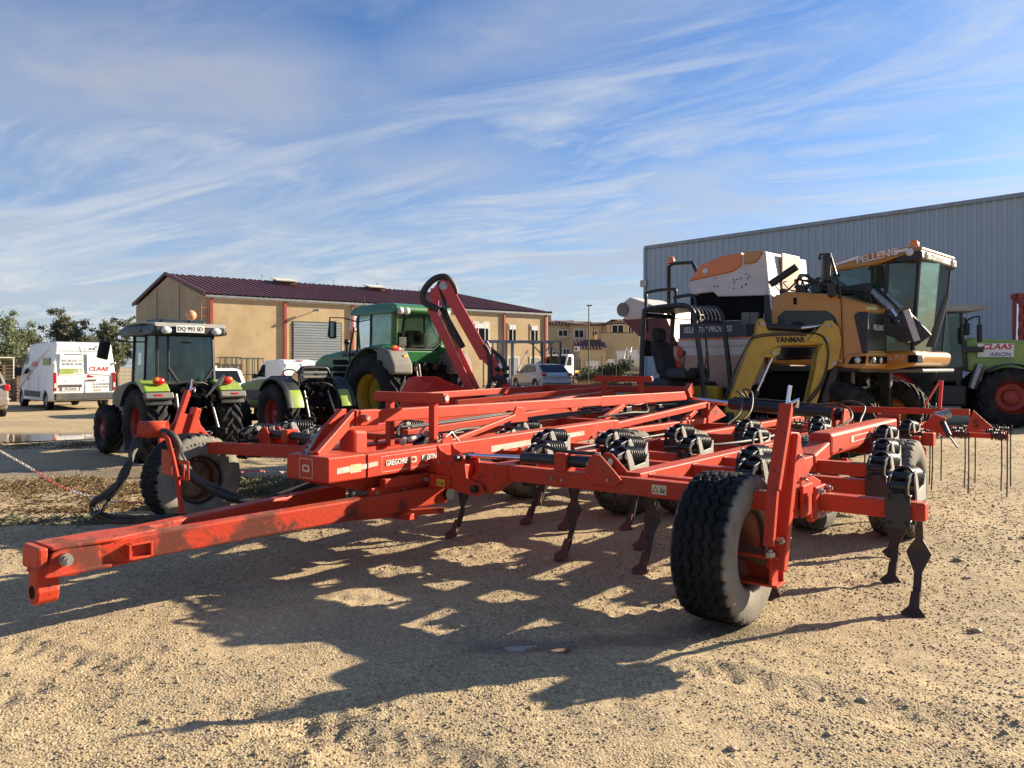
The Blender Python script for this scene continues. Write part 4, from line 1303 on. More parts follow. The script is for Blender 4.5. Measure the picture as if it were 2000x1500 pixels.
# ---- gauge wheels in front, with leg, side plate and scale bar
def gauge(sg):
    x0 = sg * 3.18
    gw = wheel(cul, (sg * 2.86, 0.20, 0.455), 'gauge', 0 if sg > 0 else math.pi, 0.3)
    if sg < 0:
        for i_, ch_ in enumerate('340/65R18'):
            a_ = R_(92 - 17 - 26 + 6.5 * i_)
            text(ch_, 0.042, 'text_black', gw, plane((-0.1895, 0.365 * math.cos(a_), 0.365 * math.sin(a_)), (0, -math.sin(a_), math.cos(a_)), (0, math.cos(a_), math.sin(a_))))
    pl = [(0.38, 1.17), (0.54, 1.155), (0.60, 1.03), (0.72, 0.88), (0.98, 0.80), (1.03, 0.66), (0.95, 0.555), (0.80, 0.545), (0.74, 0.62), (0.62, 0.66), (0.5, 0.62), (0.30, 0.66), (0.28, 0.9)]
    if sg < 0:
        pl = [(0.02, 0.85), (0.26, 1.10), (0.44, 1.08), (0.47, 0.97), (0.56, 0.86), (0.72, 0.77), (1.0, 0.71), (1.05, 0.60), (0.02, 0.58)]
    p = yz(pl, x0 - 0.018, x0 + 0.018, name='side_plate', bevel=0.006)
    h = MB()
    for y, z in ((0.45, 1.05), (0.47, 0.88), (0.58, 0.74)):
        h.cyl((x0 - 0.022, y, z), (x0 + 0.022, y, z), 0.018, n=10)
    h.build('plate_hole', 'dark_void', p)
    bar((x0 - sg * 0.0, 0.43, 1.15), (x0 - sg * 0.0, 0.17, 0.36), 0.11, 0.07, 'wheel_leg', up=(0, 1, 0.3))
    l2 = MB().beam((x0 + 0.005, 0.335, 1.34), (x0 - sg * 0.01, 0.15, 0.84), 0.075, 0.05, up=(0, 1, 0.3)).build('scale_bar', 'red', cul, 0.005)
    MB().beam((x0 - sg * 0.01, 0.15, 0.86), (x0 - sg * 0.01, 0.07, 0.52), 0.06, 0.04, up=(0, 1, 0.3)).build('scale_strip', 'red_worn', cul, 0.004)
    k = MB()
    k.box((x0 - sg * 0.10, 0.19, 0.44), (0.24, 0.17, 0.015)).box((x0 - sg * 0.10, 0.20, 0.27), (0.24, 0.15, 0.015)).box((x0 - sg * 0.02, 0.20, 0.35), (0.02, 0.15, 0.17)).box((x0 - sg * 0.10, 0.265, 0.35), (0.22, 0.015, 0.17))
    k.build('hub_box', 'red', cul, 0.004)
    a = MB()
    a.cyl((sg * 2.84, 0.20, 0.455), (x0 - sg * 0.02, 0.20, 0.40), 0.05, n=14)
    a.build('axle', 'rust', cul)
    b = MB()
    bolt(b, (x0 + sg * 0.02, 0.13, 0.55), (sg, -0.3, 0), 0.022, 0.03)
    bolt(b, (x0 - sg * 0.02, 0.12, 0.445), (0, 0, 1), 0.03, 0.03)
    bolt(b, (x0 + sg * 0.04, 0.40, 1.02), (1, 0, 0), 0.018, 0.03)
    for y, z in ((0.74, 0.70), (0.70, 0.66)):
        bolt(b, (x0 + 0.018, y, z), (1, 0, 0), 0.018, 0.025)
    b.build('bolt_row', 'steel', cul)
    c = MB()
    c.tube([(x0, 0.36, 1.33), (x0 + 0.005, 0.375, 1.40), (x0 + 0.012, 0.38, 1.455)], 0.013, 8)
    c.tube([(x0 + 0.02, 0.36, 1.345), (x0 + 0.06, 0.38, 1.37), (x0 + 0.05, 0.38, 1.32)], 0.012, 8)
    c.build('lock_pin', 'chrome', cul)
    d = MB()
    d.tube([(x0 + sg * 0.02, 0.56, 0.87), (x0 + sg * 0.07, 0.57, 0.885), (x0 + sg * 0.07, 0.63, 0.885), (x0 + sg * 0.02, 0.62, 0.87), (x0 + sg * 0.05, 0.6, 0.84)], 0.007, 6, closed=True)
    d.build('lynch_pin', 'chrome', cul)


gauge(1)
before = set(cul.children)
gauge(-1)
for o_ in cul.children:
    if o_ not in before:                     # the far wing hangs a little forward
        o_.location = V(o_.location) + V((0.27, -0.49, -0.02))
# tyre size written on the sidewall of the far gauge wheel is worn; the rear carrying wheels are dustier
for s_, t_ in ((-3.12, 3.42), (-2.66, 3.1), (-0.86, 3.0), (0.62, 2.85), (1.12, 3.25), (2.42, 3.30), (3.16, 3.45)):
    wheel(cul, (s_, t_, 0.45), 'gauge_dusty', 0 if s_ > 0 else math.pi, random.random())
    q = MB()
    e = -0.29 if s_ > 0 else 0.29
    q.beam((s_ + e, 2.75, 0.72), (s_ + e, t_ + 0.02, 0.46), 0.05, 0.10)
    q.cyl((s_ + e, t_, 0.45), (s_, t_, 0.45), 0.045, n=12)
    q.build('wheel_arm', 'red', cul, 0.005)

# bolt heads on hinges, flanges and clamps
hb_ = MB()
for x, y, z in ((0.50, 0.10, 0.80), (0.50, 0.10, 0.68), (0.62, 0.10, 0.80), (0.62, 0.10, 0.66), (1.60, 0.115, 0.765), (1.68, 0.115, 0.765), (1.90, 0.112, 0.90), (2.06, 0.112, 0.80), (-0.50, 0.10, 0.80), (-0.62, 0.10, 0.80)):
    bolt(hb_, (x, y, z), (0, -1, 0), 0.012, 0.012)
for x, y, z in ((0.348, 0.2, 0.76), (0.348, 1.35, 0.80), (0.348, 1.5, 0.80), (0.348, 2.6, 0.82), (0.348, 2.75, 0.86), (2.842, 2.75, 0.84), (2.842, 4.6, 0.86)):
    bolt(hb_, (x, y, z), (1, 0, 0), 0.014, 0.012)
stuff(hb_.build('bolt_heads', 'steel', cul))
# weld beads where the beams meet
wb = MB()
for t_ in (0.42, 1.12, 1.72, 2.72, 3.78, 4.85):
    for x_ in (1.075, 2.10, 2.225, 2.675):
        wb.tube([(x_, t_ - 0.05, 0.822), (x_, t_, 0.825), (x_, t_ + 0.05, 0.822)], 0.006, 5)
wb.tube([(0.352, -0.53, 0.735), (0.352, -0.53, 0.91)], 0.006, 5)
wb.tube([(0.35, -0.545, 0.915), (0.20, -0.545, 0.915)], 0.006, 5)
stuff(wb.build('weld_beads', 'red', cul))

# ---- hose stand on the drawbar
hst = MB()
hst.sweep([(-0.70, -1.42, 0.48), (-0.74, -1.43, 0.72), (-0.80, -1.44, 0.90), (-0.84, -1.45, 1.02), (-0.92, -1.45, 1.07)], 0.055, 0.030, (0.75, -0.55, 0))
hst.beam((-0.62, -1.40, 0.46), (-0.22, -1.3, 0.46), 0.06, 0.05)
hst.build('hose_stand', 'red', cul, 0.005)
ho = MB()
ho.lathe([(0.078, -0.10), (0.085, -0.10), (0.085, 0.10), (0.078, 0.10)], MX.Translation((-1.03, -1.47, 1.09)) @ MX.Rotation(R_(48), 4, 'Z') @ MX.Diagonal((1, 0.75, 0.75, 1)), 24, closed=True)
ho.build('hose_saddle', 'red', cul)
MB().box((-0.92, -1.42, 0.84), (0.20, 0.012, 0.19), rot=(0, 0, R_(-8))).build('coupler_plate', 'red', cul, 0.02)
rk = MB()
rk.box((-0.67, -1.42, 0.80), (0.012, 0.012, 0.12)).box((-0.67, -1.42, 0.86), (0.13, 0.012, 0.03)).box((-0.67, -1.42, 0.74), (0.13, 0.012, 0.03)).box((-0.61, -1.42, 0.80), (0.03, 0.012, 0.14))
rk.build('coupler_rack', 'red', cul, 0.008)
hz_ = [(-1.14, -1.5, 1.09), (-1.06, -1.6, 0.95), (-1.00, -1.7, 0.80), (-1.00, -1.8, 0.65), (-1.05, -1.85, 0.58), (-1.16, -1.85, 0.53)]
loop1 = [(-1.02, -1.50, 1.10), (-1.12, -1.53, 1.06), (-1.06, -1.6, 0.94), (-1.00, -1.7, 0.78), (-1.02, -1.8, 0.64), (-1.12, -1.86, 0.585), (-1.18, -1.84, 0.53), (-1.14, -1.82, 0.47), (-0.98, -1.74, 0.435), (-0.76, -1.45, 0.44), (-0.62, -1.2, 0.45), (-0.50, -0.9, 0.50), (-0.40, -0.4, 0.62)]
for k in range(6):
    j = lambda a: tuple(c + random.uniform(-a, a) for c in (0, 0, 0))
    pts = [tuple(p[q] + (random.uniform(-0.022, 0.022) if 1 < i < 11 else random.uniform(-0.012, 0.012)) + (0.008 * (k % 3) if q == 2 else 0) for q in range(3)) for i, p in enumerate(loop1)]
    MB().tube(pts, 0.013, 7, sub=6).build('hose', 'hose', cul)
for k in range(2):
    cpts = [(-1.10 + 0.075 * math.cos(a), -1.83 + 0.05 * math.sin(a) + 0.01 * k, 0.545 + 0.065 * math.sin(a) + 0.01 * k) for a in [i * 0.42 for i in range(15)]]
    MB().tube(cpts, 0.012, 7, closed=True, sub=2).build('hose', 'hose', cul)
for k in range(3):
    o_ = k * 0.022
    MB().tube([(-0.95, -1.44, 1.08 - o_), (-0.86, -1.41, 1.05), (-0.82, -1.38, 0.97), (-0.83, -1.38 + o_, 0.87), (-0.79, -1.3 + o_, 0.73), (-0.74, -1.1, 0.58 + o_), (-0.62, -0.85 + o_, 0.49), (-0.45, -0.5, 0.55)], 0.015 if k else 0.03, 8, sub=6).build('hose', 'hose', cul)
# hoses strapped along the frame
for pts in ([(-0.38, 0.4, 0.93), (-0.36, 1.2, 0.93), (-0.40, 2.0, 0.97), (-0.46, 3.0, 1.0), (-0.4, 4.0, 1.02)],
            [(-0.34, 0.5, 0.92), (-0.33, 1.3, 0.92), (-0.37, 2.1, 0.95), (-0.36, 3.1, 0.99), (-0.2, 4.2, 1.0)],
            [(-0.80, 0.9, 0.97), (-0.72, 2.2, 1.03), (-0.64, 3.5, 1.09), (-0.6, 4.5, 1.1)],
            [(-0.76, 1.0, 0.965), (-0.69, 2.2, 1.02), (-0.60, 3.4, 1.08), (-0.2, 4.6, 1.05)],
            [(0.10, 0.35, 0.86), (0.02, 0.8, 0.98), (-0.15, 1.3, 0.97), (-0.3, 1.9, 0.96)],
            [(0.75, 5.85, 1.16), (0.70, 5.7, 1.24), (0.85, 5.5, 1.18), (0.95, 5.2, 0.98), (0.9, 4.9, 0.84)],
            [(0.80, 5.85, 1.15), (0.78, 5.75, 1.26), (0.95, 5.6, 1.22), (1.05, 5.3, 1.0), (1.0, 5.0, 0.84)],
            [(1.85, 5.6, 1.09), (2.05, 5.5, 1.10), (2.22, 5.4, 1.06), (2.3, 5.2, 0.95), (2.2, 4.9, 0.86)],
            [(2.0, 5.5, 1.08), (2.2, 5.45, 1.15), (2.42, 5.3, 1.10), (2.45, 5.0, 0.95), (2.5, 4.7, 0.86)],
            [(0.6, 5.85, 1.14), (1.2, 5.72, 1.12), (1.85, 5.58, 1.09)],
            [(1.05, 1.2, 0.85), (1.05, 1.7, 0.86), (1.05, 2.6, 0.86), (1.0, 3.6, 0.86)],
            [(1.62, 1.78, 0.85), (1.9, 2.0, 0.87), (2.08, 2.6, 0.88), (2.05, 3.6, 0.88)],
            [(0.05, 3.2, 0.98), (0.2, 3.7, 1.02), (0.1, 4.3, 1.0), (-0.2, 4.8, 1.08)],
            [(-1.2, 3.6, 0.92), (-0.9, 4.1, 1.0), (-0.5, 4.6, 1.03), (0.0, 5.3, 1.05)],
            [(1.38, 0.2, 0.95), (1.42, 0.22, 0.985), (1.6, 0.22, 0.955), (1.9, 0.2, 0.96)]):
    MB().tube(pts, 0.014, 7, sub=6).build('hose', 'hose', cul)
# spool valve block and couplings in the middle
vb = MB()
for i in range(9):
    vb.box((-0.35 + random.uniform(-0.25, 0.35), 4.6 + random.uniform(-0.5, 0.4), 0.95 + random.uniform(-0.08, 0.1)), (random.uniform(0.05, 0.14), random.uniform(0.05, 0.14), random.uniform(0.04, 0.12)))
for i in range(10):
    c = V((-0.3 + random.uniform(-0.4, 0.4), 4.6 + random.uniform(-0.5, 0.5), 0.98 + random.uniform(-0.06, 0.08)))
    vb.cyl(c, c + V((random.uniform(-.1, .1), random.uniform(-.1, .1), random.uniform(0, .1))), 0.02, n=8)
stuff(vb.build('valve_block', 'black_paint', cul, 0.004))
MB().sphere((-0.3, 4.0, 0.98), 0.085, 14, 8, (1, 1.1, 0.8)).build('pressure_bulb', 'lens_red', cul)
lt = MB()
lt.cyl((0.17, 0.0, 0.95), (0.05, 0.14, 0.955), 0.028, n=12).cyl((0.19, 0.06, 0.97), (0.08, 0.25, 0.97), 0.022, n=12).cyl((0.10, 0.35, 0.99), (0.0, 0.55, 1.0), 0.03, n=12)
lt.tube([(0.13, 0.2, 0.96), (0.13, 0.26, 1.03), (0.12, 0.31, 1.06)], 0.01, 6)
lt.build('coupling', 'steel', cul)
yz([(0.34, 0.88), (0.48, 0.88), (0.47, 1.0), (0.36, 1.0)], 0.27, 0.285, name='lock_plate', bevel=0.003)
MB().tube([(0.29, 0.38, 0.97), (0.29, 0.46, 1.01), (0.29, 0.56, 0.92)], 0.007, 6).build('lock_pin', 'steel', cul)

# ---- levelling harrow behind: bars, arms, sprung rod tines
for t_, s0, s1 in ((6.45, -3.75, -0.35), (6.95, -3.75, -0.35), (7.45, -3.6, -0.35), (6.45, 0.35, 3.75), (6.95, 0.35, 3.68), (7.45, 0.35, 3.62)):
    bar((s0, t_, 0.735), (s1, t_, 0.735), 0.06, 0.06, 'harrow_bar')
for s_ in (-2.9, -1.0, 1.0, 2.75):
    bar((s_, 5.0, 0.78), (s_, 7.5, 0.79), 0.08, 0.08, 'harrow_arm')
bar((0.9, 6.05, 1.02), (3.4, 6.05, 1.03), 0.05, 0.075, 'harrow_rail')
bar((-3.4, 6.05, 1.02), (-0.9, 6.05, 1.03), 0.05, 0.075, 'harrow_rail')


def make_rod():
    m = MB()
    m.coil((-0.10, 0, 0.0), (0.02, 0, 0), 0.045, 0.008, 5, 6, 10)
    m.tube([(0.02, 0.045, 0), (0.03, 0.05, -0.05), (0.03, 0.06, -0.40), (0.03, 0.0, -0.72)], 0.008, 6)
    root = m.build('rod_tine', 'shank_steel', cul)
    c = MB().cyl((-0.12, 0, 0), (0.04, 0, 0), 0.033, n=10)
    for x in (-0.12, -0.04, 0.04):
        c.cyl((x - 0.008, 0, 0.0), (x + 0.008, 0, 0.0), 0.05, n=8, smooth=False)
        c.cyl((x, 0, 0.04), (x, 0, 0.075), 0.012, n=6)
    c.build('spring_clamp', 'hose', root)
    return root


rod0 = make_rod()
first = True
for t_, off in ((6.45, 0.0), (6.95, -0.22), (7.45, -0.11)):
    for sg in (1, -1):
        for k in range(9):
            s_ = sg * (3.70 + off * 0.5 - k * 0.40)
            if abs(s_) < 0.4:
                continue
            if first:
                rod0.location = (s_, t_, 0.735)
                first = False
            else:
                dup(rod0, (s_, t_, 0.735), random.uniform(-0.12, 0.12))
jp = MB().slab([(3.36, 6.0, 0.80), (3.64, 6.05, 0.86), (3.44, 6.02, 1.06)], 0.03).build('wing_plate', 'red', cul, 0.004)
text('S', 0.13, 'text_black', jp, plane((3.47, 5.998, 0.90), (1, 0.1, 0), (0, 0, 1)))
jk = MB().cyl((3.08, 5.75, 0.98), (3.22, 5.85, 1.02), 0.055, n=14).build('screw_jack', 'steel', cul)
MB().cyl((3.16, 5.7, 0.96), (3.30, 5.3, 0.80), 0.03, n=10).build('jack_tube', 'black_paint', jk)
MB().cyl((3.30, 5.3, 0.80), (3.42, 5.05, 0.70), 0.010, n=8).build('jack_rod', 'steel', jk)
xz([(2.95, 0.86), (3.2, 0.80), (3.22, 0.98), (3.10, 1.02)], 5.60, 5.63, name='jack_bracket')
MB().box((3.0, 5.0, 0.78), (0.42, 0.14, 0.14)).build('harrow_bracket', 'red', cul, 0.008)
MB().box((3.02, 4.92, 0.63), (0.24, 0.10, 0.14)).build('stop_block', 'red', cul, 0.03)
for s_ in (2.92, 3.08):
    MB().box((s_, 5.0, 0.78), (0.04, 0.16, 0.16)).build('u_clamp', 'black_paint', cul, 0.004)
ch = MB()
ch.beam((3.06, 6.1, 0.78), (3.10, 6.1, 1.40), 0.035, 0.05, up=(0, 1, 0)).beam((2.92, 6.1, 1.1), (3.08, 6.1, 1.40), 0.02, 0.04, up=(0, 1, 0))
ch.build('stay_post', 'arm_red', cul, 0.004)
for x0_, x1_ in ((2.92, 2.84), (3.04, 3.08)):
    cn = MB()
    for k in range(12):
        f = k / 12
        c = V((x0_ + (x1_ - x0_) * f, 6.1, 1.1 - 0.4 * f))
        ax = V((1, 0, 0)) if k % 2 else V((0, 1, 0))
        cn.tube([c + ax * (0.011 * math.cos(a)) + V((0, 0, 0.022 * math.sin(a))) for a in [i * math.pi / 4 for i in range(8)]], 0.0045, 5, closed=True)
    cn.build('stay_chain', 'steel', cul)
# ================================================================== vehicles: local x forward, y left, z up
HQ = math.pi / 2


def wpair(root, x, y, r, key, spin=0.0):
    wheel(root, (x, y, r), key, HQ, spin)
    wheel(root, (x, -y, r), key, -HQ, spin + 0.7)


def fender(root, x, y, r, a0, a1, wd, th=0.03, m='dark_plastic', z0=0.0, name='fender'):
    pts = []
    n = 12
    for i in range(n + 1):
        a = R_(a0 + (a1 - a0) * i / n)
        pts.append((x + r * math.cos(a), y, z0 + r * math.sin(a)))
    return MB().sweep(pts, wd, th, (0, 1, 0), True).build(name, m, root, 0.008)


def pane(root, pts, m='glass_clear', name='window_pane', th=0.006):
    return MB().slab(pts, th).build(name, m, root)


def plate(root, M, txt, wd=0.5, ht=0.11, blue=True):
    o = MB().box((0, 0, 0), (wd, ht, 0.008)).build('licence_plate', 'plate_white', root, 0.003)
    o.matrix_basis = M
    if blue:
        for sx in (-1, 1):
            MB().box((sx * (wd / 2 - 0.02), 0, 0.002), (0.035, ht * 0.94, 0.008)).build('plate_band', 'plate_blue', o)
    text(txt, ht * 0.85, 'text_black', o, MX.Translation((0, 0, 0.0055)), width=0.88, bold=0.01)
    return o


REAR = lambda x, y, z: plane((x, y, z), (0, -1, 0), (0, 0, 1))         # faces -x
LEFT = lambda x, y, z: plane((x, y, z), (-1, 0, 0), (0, 0, 1))        # faces +y
RIGHT = lambda x, y, z: plane((x, y, z), (1, 0, 0), (0, 0, 1))         # faces -y
FRONT = lambda x, y, z: plane((x, y, z), (0, 1, 0), (0, 0, 1))         # faces +x

HD = heading(-0.70, 0.714)


def clutter(root, c, size, n, seed, name='linkage', m='dark_void', pipes=8):
    """rear linkage: blocks, levers and pipes of a gearbox end"""
    r = random.Random(seed)
    mb = MB()
    for i in range(n):
        p = [c[k] + r.uniform(-0.5, 0.5) * size[k] for k in range(3)]
        mb.box(p, [r.uniform(0.05, 0.16) for k in range(3)], rot=(r.uniform(-.3, .3), r.uniform(-.3, .3), r.uniform(-.3, .3)))
    o = mb.build(name, m, root, 0.006)
    stuff(o)
    pb = MB()
    for i in range(pipes):
        p = V([c[k] + r.uniform(-0.5, 0.5) * size[k] for k in range(3)])
        q = p + V((r.uniform(-.1, .05), r.uniform(-.25, .25), r.uniform(-.15, .15)))
        pb.tube([p, (p + q) / 2 + V((-.08, 0, .05)), q], 0.011, 6, sub=4)
    o2 = pb.build('hydraulic_lines', 'hose', root)
    stuff(o2)


# ---------------------------------------------------------------- narrow vineyard tractor with cab
t1 = thing('tractor', 'narrow lime green tractor with cab and orange beacon, behind the far cultivator wheel', 'tractor', (-5.55, 12.95, 0), HD, 'lime green vineyard tractors')
wpair(t1, 0.0, 0.60, 0.61, 'vine_rear', 0.2)
wpair(t1, 1.92, 0.58, 0.44, 'vine_front', 0.1)
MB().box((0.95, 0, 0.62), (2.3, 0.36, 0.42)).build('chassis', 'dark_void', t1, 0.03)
MB().cyl((0, -0.5, 0.61), (0, 0.5, 0.61), 0.11, n=12).build('rear_axle', 'dark_void', t1)
MB().cyl((1.92, -0.5, 0.44), (1.92, 0.5, 0.44), 0.08, n=12).build('front_axle', 'dark_void', t1)
MB().prism([(1.25, 0.85), (1.25, 1.30), (1.7, 1.30), (2.35, 1.20), (2.55, 1.05), (2.55, 0.72), (1.6, 0.70)], -0.34, 0.34).build('bonnet', 'dark_teal', t1, 0.05)
MB().box((1.0, 0.40, 0.78), (0.9, 0.10, 0.75)).build('side_panel', 'dark_teal', t1, 0.03)
MB().box((1.12, 0.46, 0.62), (0.30, 0.07, 0.55)).build('step_panel', 'pale_lime', t1, 0.02)
MB().box((1.0, -0.40, 0.78), (0.9, 0.10, 0.75)).build('side_panel', 'dark_teal', t1, 0.03)
for sg in (1, -1):
    fender(t1, 0, sg * 0.60, 0.70, 25, 150, 0.40, 0.03, 'dark_plastic', 0.61)
    f2 = MB().prism([(-0.46, 1.13), (-0.55, 1.18), (-0.42, 1.29), (-0.22, 1.345), (-0.12, 1.35), (-0.12, 1.30), (-0.2, 1.28)], sg * 0.60 - 0.20, sg * 0.60 + 0.20).build('fender_cap', 'lime', t1, 0.025)
    MB().box((-0.58, sg * 0.60, 1.10), (0.10, 0.44, 0.11), rot=(0, R_(25), 0)).build('fender_edge', 'grey_plastic', t1, 0.02)
    lb = MB().sphere((-0.47, sg * 0.56, 1.335), 0.085, 16, 10, (0.5, 1.15, 0.8)).build('tail_lamp', 'lens_red', t1)
    MB().sphere((-0.475, sg * 0.56 + sg * 0.03, 1.352), 0.062, 14, 8, (0.6, 1.0, 0.8)).build('lamp_lens', 'lens_orange', lb)
    MB().box((-0.63, sg * 0.62, 1.115), (0.012, 0.12, 0.035)).build('reflector', 'lens_red', t1, 0.003)
# cab
CB = [(-0.12, 0.47), (1.15, 0.44)]
zb, zt = 1.30, 2.09
pl = MB()
cabp = []
for sg in (1, -1):
    for (x0, y0, x1, y1, wd) in ((-0.14, 0.47, -0.10, 0.46, 0.05), (0.30, 0.515, 0.30, 0.49, 0.035), (1.16, 0.42, 1.05, 0.42, 0.05)):
        pl = MB().beam((x0, sg * y0, zb - (0.25 if x0 > 1 else 0)), (x1, sg * y1, zt), wd, wd)
        pl.build('cab_pillar', 'dark_plastic', t1, 0.008)
for z in (zb,):
    MB().beam((-0.14, -0.47, z), (-0.14, 0.47, z), 0.05, 0.05).build('window_rail', 'dark_plastic', t1, 0.006)
    for sg in (1, -1):
        MB().beam((-0.14, sg * 0.47, z), (1.16, sg * 0.43, z - 0.06), 0.045, 0.05).build('window_rail', 'dark_plastic', t1, 0.006)
for sg in (1, -1):
    pane(t1, [(-0.13, sg * 0.468, zb), (0.30, sg * 0.512, zb), (0.30, sg * 0.487, zt), (-0.10, sg * 0.458, zt)], 'glass_green')
    pane(t1, [(0.30, sg * 0.512, zb), (1.15, sg * 0.42, zb - 0.05), (1.05, sg * 0.42, zt), (0.30, sg * 0.487, zt)], 'glass_clear')
pane(t1, [(-0.145, -0.44, zb + 0.02), (-0.145, 0.44, zb + 0.02), (-0.11, 0.44, zt), (-0.11, -0.44, zt)], 'glass_green')
pane(t1, [(1.16, -0.4, 1.25), (1.16, 0.4, 1.25), (1.06, 0.4, zt), (1.06, -0.4, zt)], 'glass_clear')
vf = MB()
vf.beam((-0.16, -0.30, zb + 0.02), (-0.16, -0.46, zb + 0.22), 0.02, 0.03).beam((-0.16, 0.30, zb + 0.02), (-0.16, 0.46, zb + 0.22), 0.02, 0.03).beam((-0.155, 0.22, zb), (-0.125, 0.22, zt), 0.02, 0.035)
for part_ in (((-0.16, -0.30, zb + 0.02), (-0.155, -0.46, zb + 0.26)), ((-0.16, 0.14, zb + 0.02), (-0.155, 0.30, zb + 0.26)), ((-0.150, 0.285, zb), (-0.125, 0.285, zt))):
    MB().beam(part_[0], part_[1], 0.02, 0.03).build('window_bar', 'dark_plastic', t1, 0.004)
rf = MB().prism([(-0.34, 2.10), (-0.37, 2.16), (-0.30, 2.27), (0.2, 2.30), (1.1, 2.28), (1.32, 2.20), (1.34, 2.12), (1.1, 2.09), (-0.1, 2.09)], lambda x, z: -0.62 + max(0, z - 2.2) * 0.9, lambda x, z: 0.62 - max(0, z - 2.2) * 0.9).build('cab_roof', 'roof_dark', t1, 0.03, 3)
MB().prism([(-0.385, 2.215), (-0.33, 2.285), (0.2, 2.315), (1.1, 2.295), (1.0, 2.27), (0.2, 2.285), (-0.28, 2.25)], -0.585, 0.585).build('roof_rim', 'roof_grey', rf, 0.012)
MB().box((-0.345, 0, 2.155), (0.06, 1.14, 0.11)).build('roof_band', 'dark_plastic', rf, 0.02)
MB().box((0.45, 0.622, 2.165), (0.55, 0.012, 0.06)).build('roof_vent', 'dark_plastic', rf, 0.004)
MB().prism([(-0.05, 2.28), (0.0, 2.36), (0.6, 2.37), (0.85, 2.28)], -0.38, 0.38).build('roof_hatch', 'dark_teal', rf, 0.03)
for sg in (1, -1):
    l_ = MB().lathe([(0.001, 0.03), (0.06, 0.025), (0.085, 0.0), (0.085, -0.06)], MX.Translation((-0.385, sg * 0.41, 2.16)) @ MX.Rotation(math.pi, 4, 'Z') @ MX.Diagonal((1, 1, 0.72, 1)), 18).build('work_lamp', 'lens_clear', rf)
plate(t1, REAR(-0.395, 0.03, 2.185), 'DQ 993 SD', 0.46, 0.115, False)
bc = MB().cyl((-0.28, 0.02, 2.24), (-0.29, -0.01, 2.36), 0.02, n=8).build('beacon_stem', 'black_paint', t1)
MB().sphere((-0.29, -0.02, 2.42), 0.088, 18, 12, (1, 1, 1.0)).build('beacon', 'beacon', t1)
mm = MB().tube([(1.12, 0.42, 2.0), (1.2, 0.75, 2.03), (1.3, 0.86, 1.98)], 0.014, 6).build('mirror_arm', 'black_paint', t1)
MB().box((1.32, 0.84, 1.86), (0.05, 0.21, 0.32), rot=(R_(12), 0, R_(20))).build('mirror', 'dark_plastic', t1, 0.03)
MB().beam((1.10, -0.5, 2.0), (1.25, -0.8, 1.98), 0.02, 0.02).build('mirror_arm', 'black_paint', t1)
MB().box((1.25, -0.82, 1.84), (0.05, 0.2, 0.3)).build('mirror', 'dark_plastic', t1, 0.03)
se = MB().box((0.28, -0.02, 1.22), (0.42, 0.46, 0.14)).box((0.12, -0.02, 1.46), (0.12, 0.44, 0.46))
MB().box((0.30, -0.02, 1.24), (0.42, 0.46, 0.12)).build('seat', 'seat_fabric', t1, 0.04)
MB().box((0.10, -0.02, 1.42), (0.10, 0.44, 0.34)).build('seat_back', 'seat_fabric', t1, 0.05)
MB().box((0.5, 0, 1.08), (1.2, 0.84, 0.40)).build('cab_floor', 'dark_plastic', t1, 0.03)
MB().tube([V((0.72 + 0.10 * math.cos(a) * 0.5, 0.0 + 0.19 * math.sin(a), 1.50 + 0.12 * math.cos(a))) for a in [i * math.pi / 8 for i in range(16)]], 0.012, 6, closed=True).build('steering_wheel', 'black_paint', t1)
MB().beam((1.05, 0, 1.1), (0.78, 0, 1.48), 0.12, 0.12).build('dashboard', 'dark_plastic', t1, 0.02)
MB().tube([(-0.17, 0.06, 1.98), (-0.17, -0.08, 1.97)], 0.009, 6).build('wiper', 'black_paint', t1)
clutter(t1, (-0.35, 0, 0.95), (0.35, 0.62, 0.6), 26, 3)
MB().box((-0.15, 0, 0.85), (0.4, 0.5, 0.7)).build('gearbox', 'dark_void', t1, 0.04)
for sg in (1, -1):
    MB().beam((-0.25, sg * 0.25, 0.55), (-0.95, sg * 0.33, 0.52), 0.05, 0.09).build('lift_arm', 'black_paint', t1, 0.008)
    MB().cyl((-0.7, sg * 0.31, 0.55), (-0.42, sg * 0.27, 1.12), 0.022, n=8).build('lift_rod', 'steel', t1)
tl = MB().cyl((-0.5, -0.18, 1.06), (-0.66, -0.42, 1.42), 0.022, n=10).cyl((-0.60, -0.34, 1.28), (-0.64, -0.40, 1.38), 0.036, n=10)
tl.build('top_link', 'steel', t1)
MB().tube([(-0.3, 0.30, 1.26), (-0.36, 0.1, 1.30), (-0.36, -0.2, 1.30), (-0.3, -0.3, 1.26)], 0.012, 6).build('coupler_guard', 'black_paint', t1)
text('CLAAS', 0.10, 'text_white', t1, LEFT(1.05, 0.452, 1.0), shear=0.2)

# ---------------------------------------------------------------- open tractor with its roll bar folded down
t2 = thing('tractor', 'low lime green tractor without cab, black roll bar folded down behind the seat', 'tractor', (-4.30, 16.0, 0), HD, 'lime green vineyard tractors')
wpair(t2, 0.0, 0.62, 0.61, 'vine_rear', 0.5)
wpair(t2, 1.85, 0.60, 0.44, 'vine_front', 0.4)
MB().box((0.9, 0, 0.64), (2.2, 0.36, 0.42)).build('chassis', 'dark_void', t2, 0.03)
MB().cyl((0, -0.5, 0.61), (0, 0.5, 0.61), 0.11, n=12).build('rear_axle', 'dark_void', t2)
MB().cyl((1.85, -0.5, 0.44), (1.85, 0.5, 0.44), 0.08, n=12).build('front_axle', 'dark_void', t2)
MB().prism([(1.0, 0.72), (1.0, 1.28), (1.5, 1.30), (2.3, 1.20), (2.6, 1.02), (2.62, 0.66), (1.2, 0.64)], -0.34, 0.34).build('bonnet', 'olive_lime', t2, 0.07, 3)
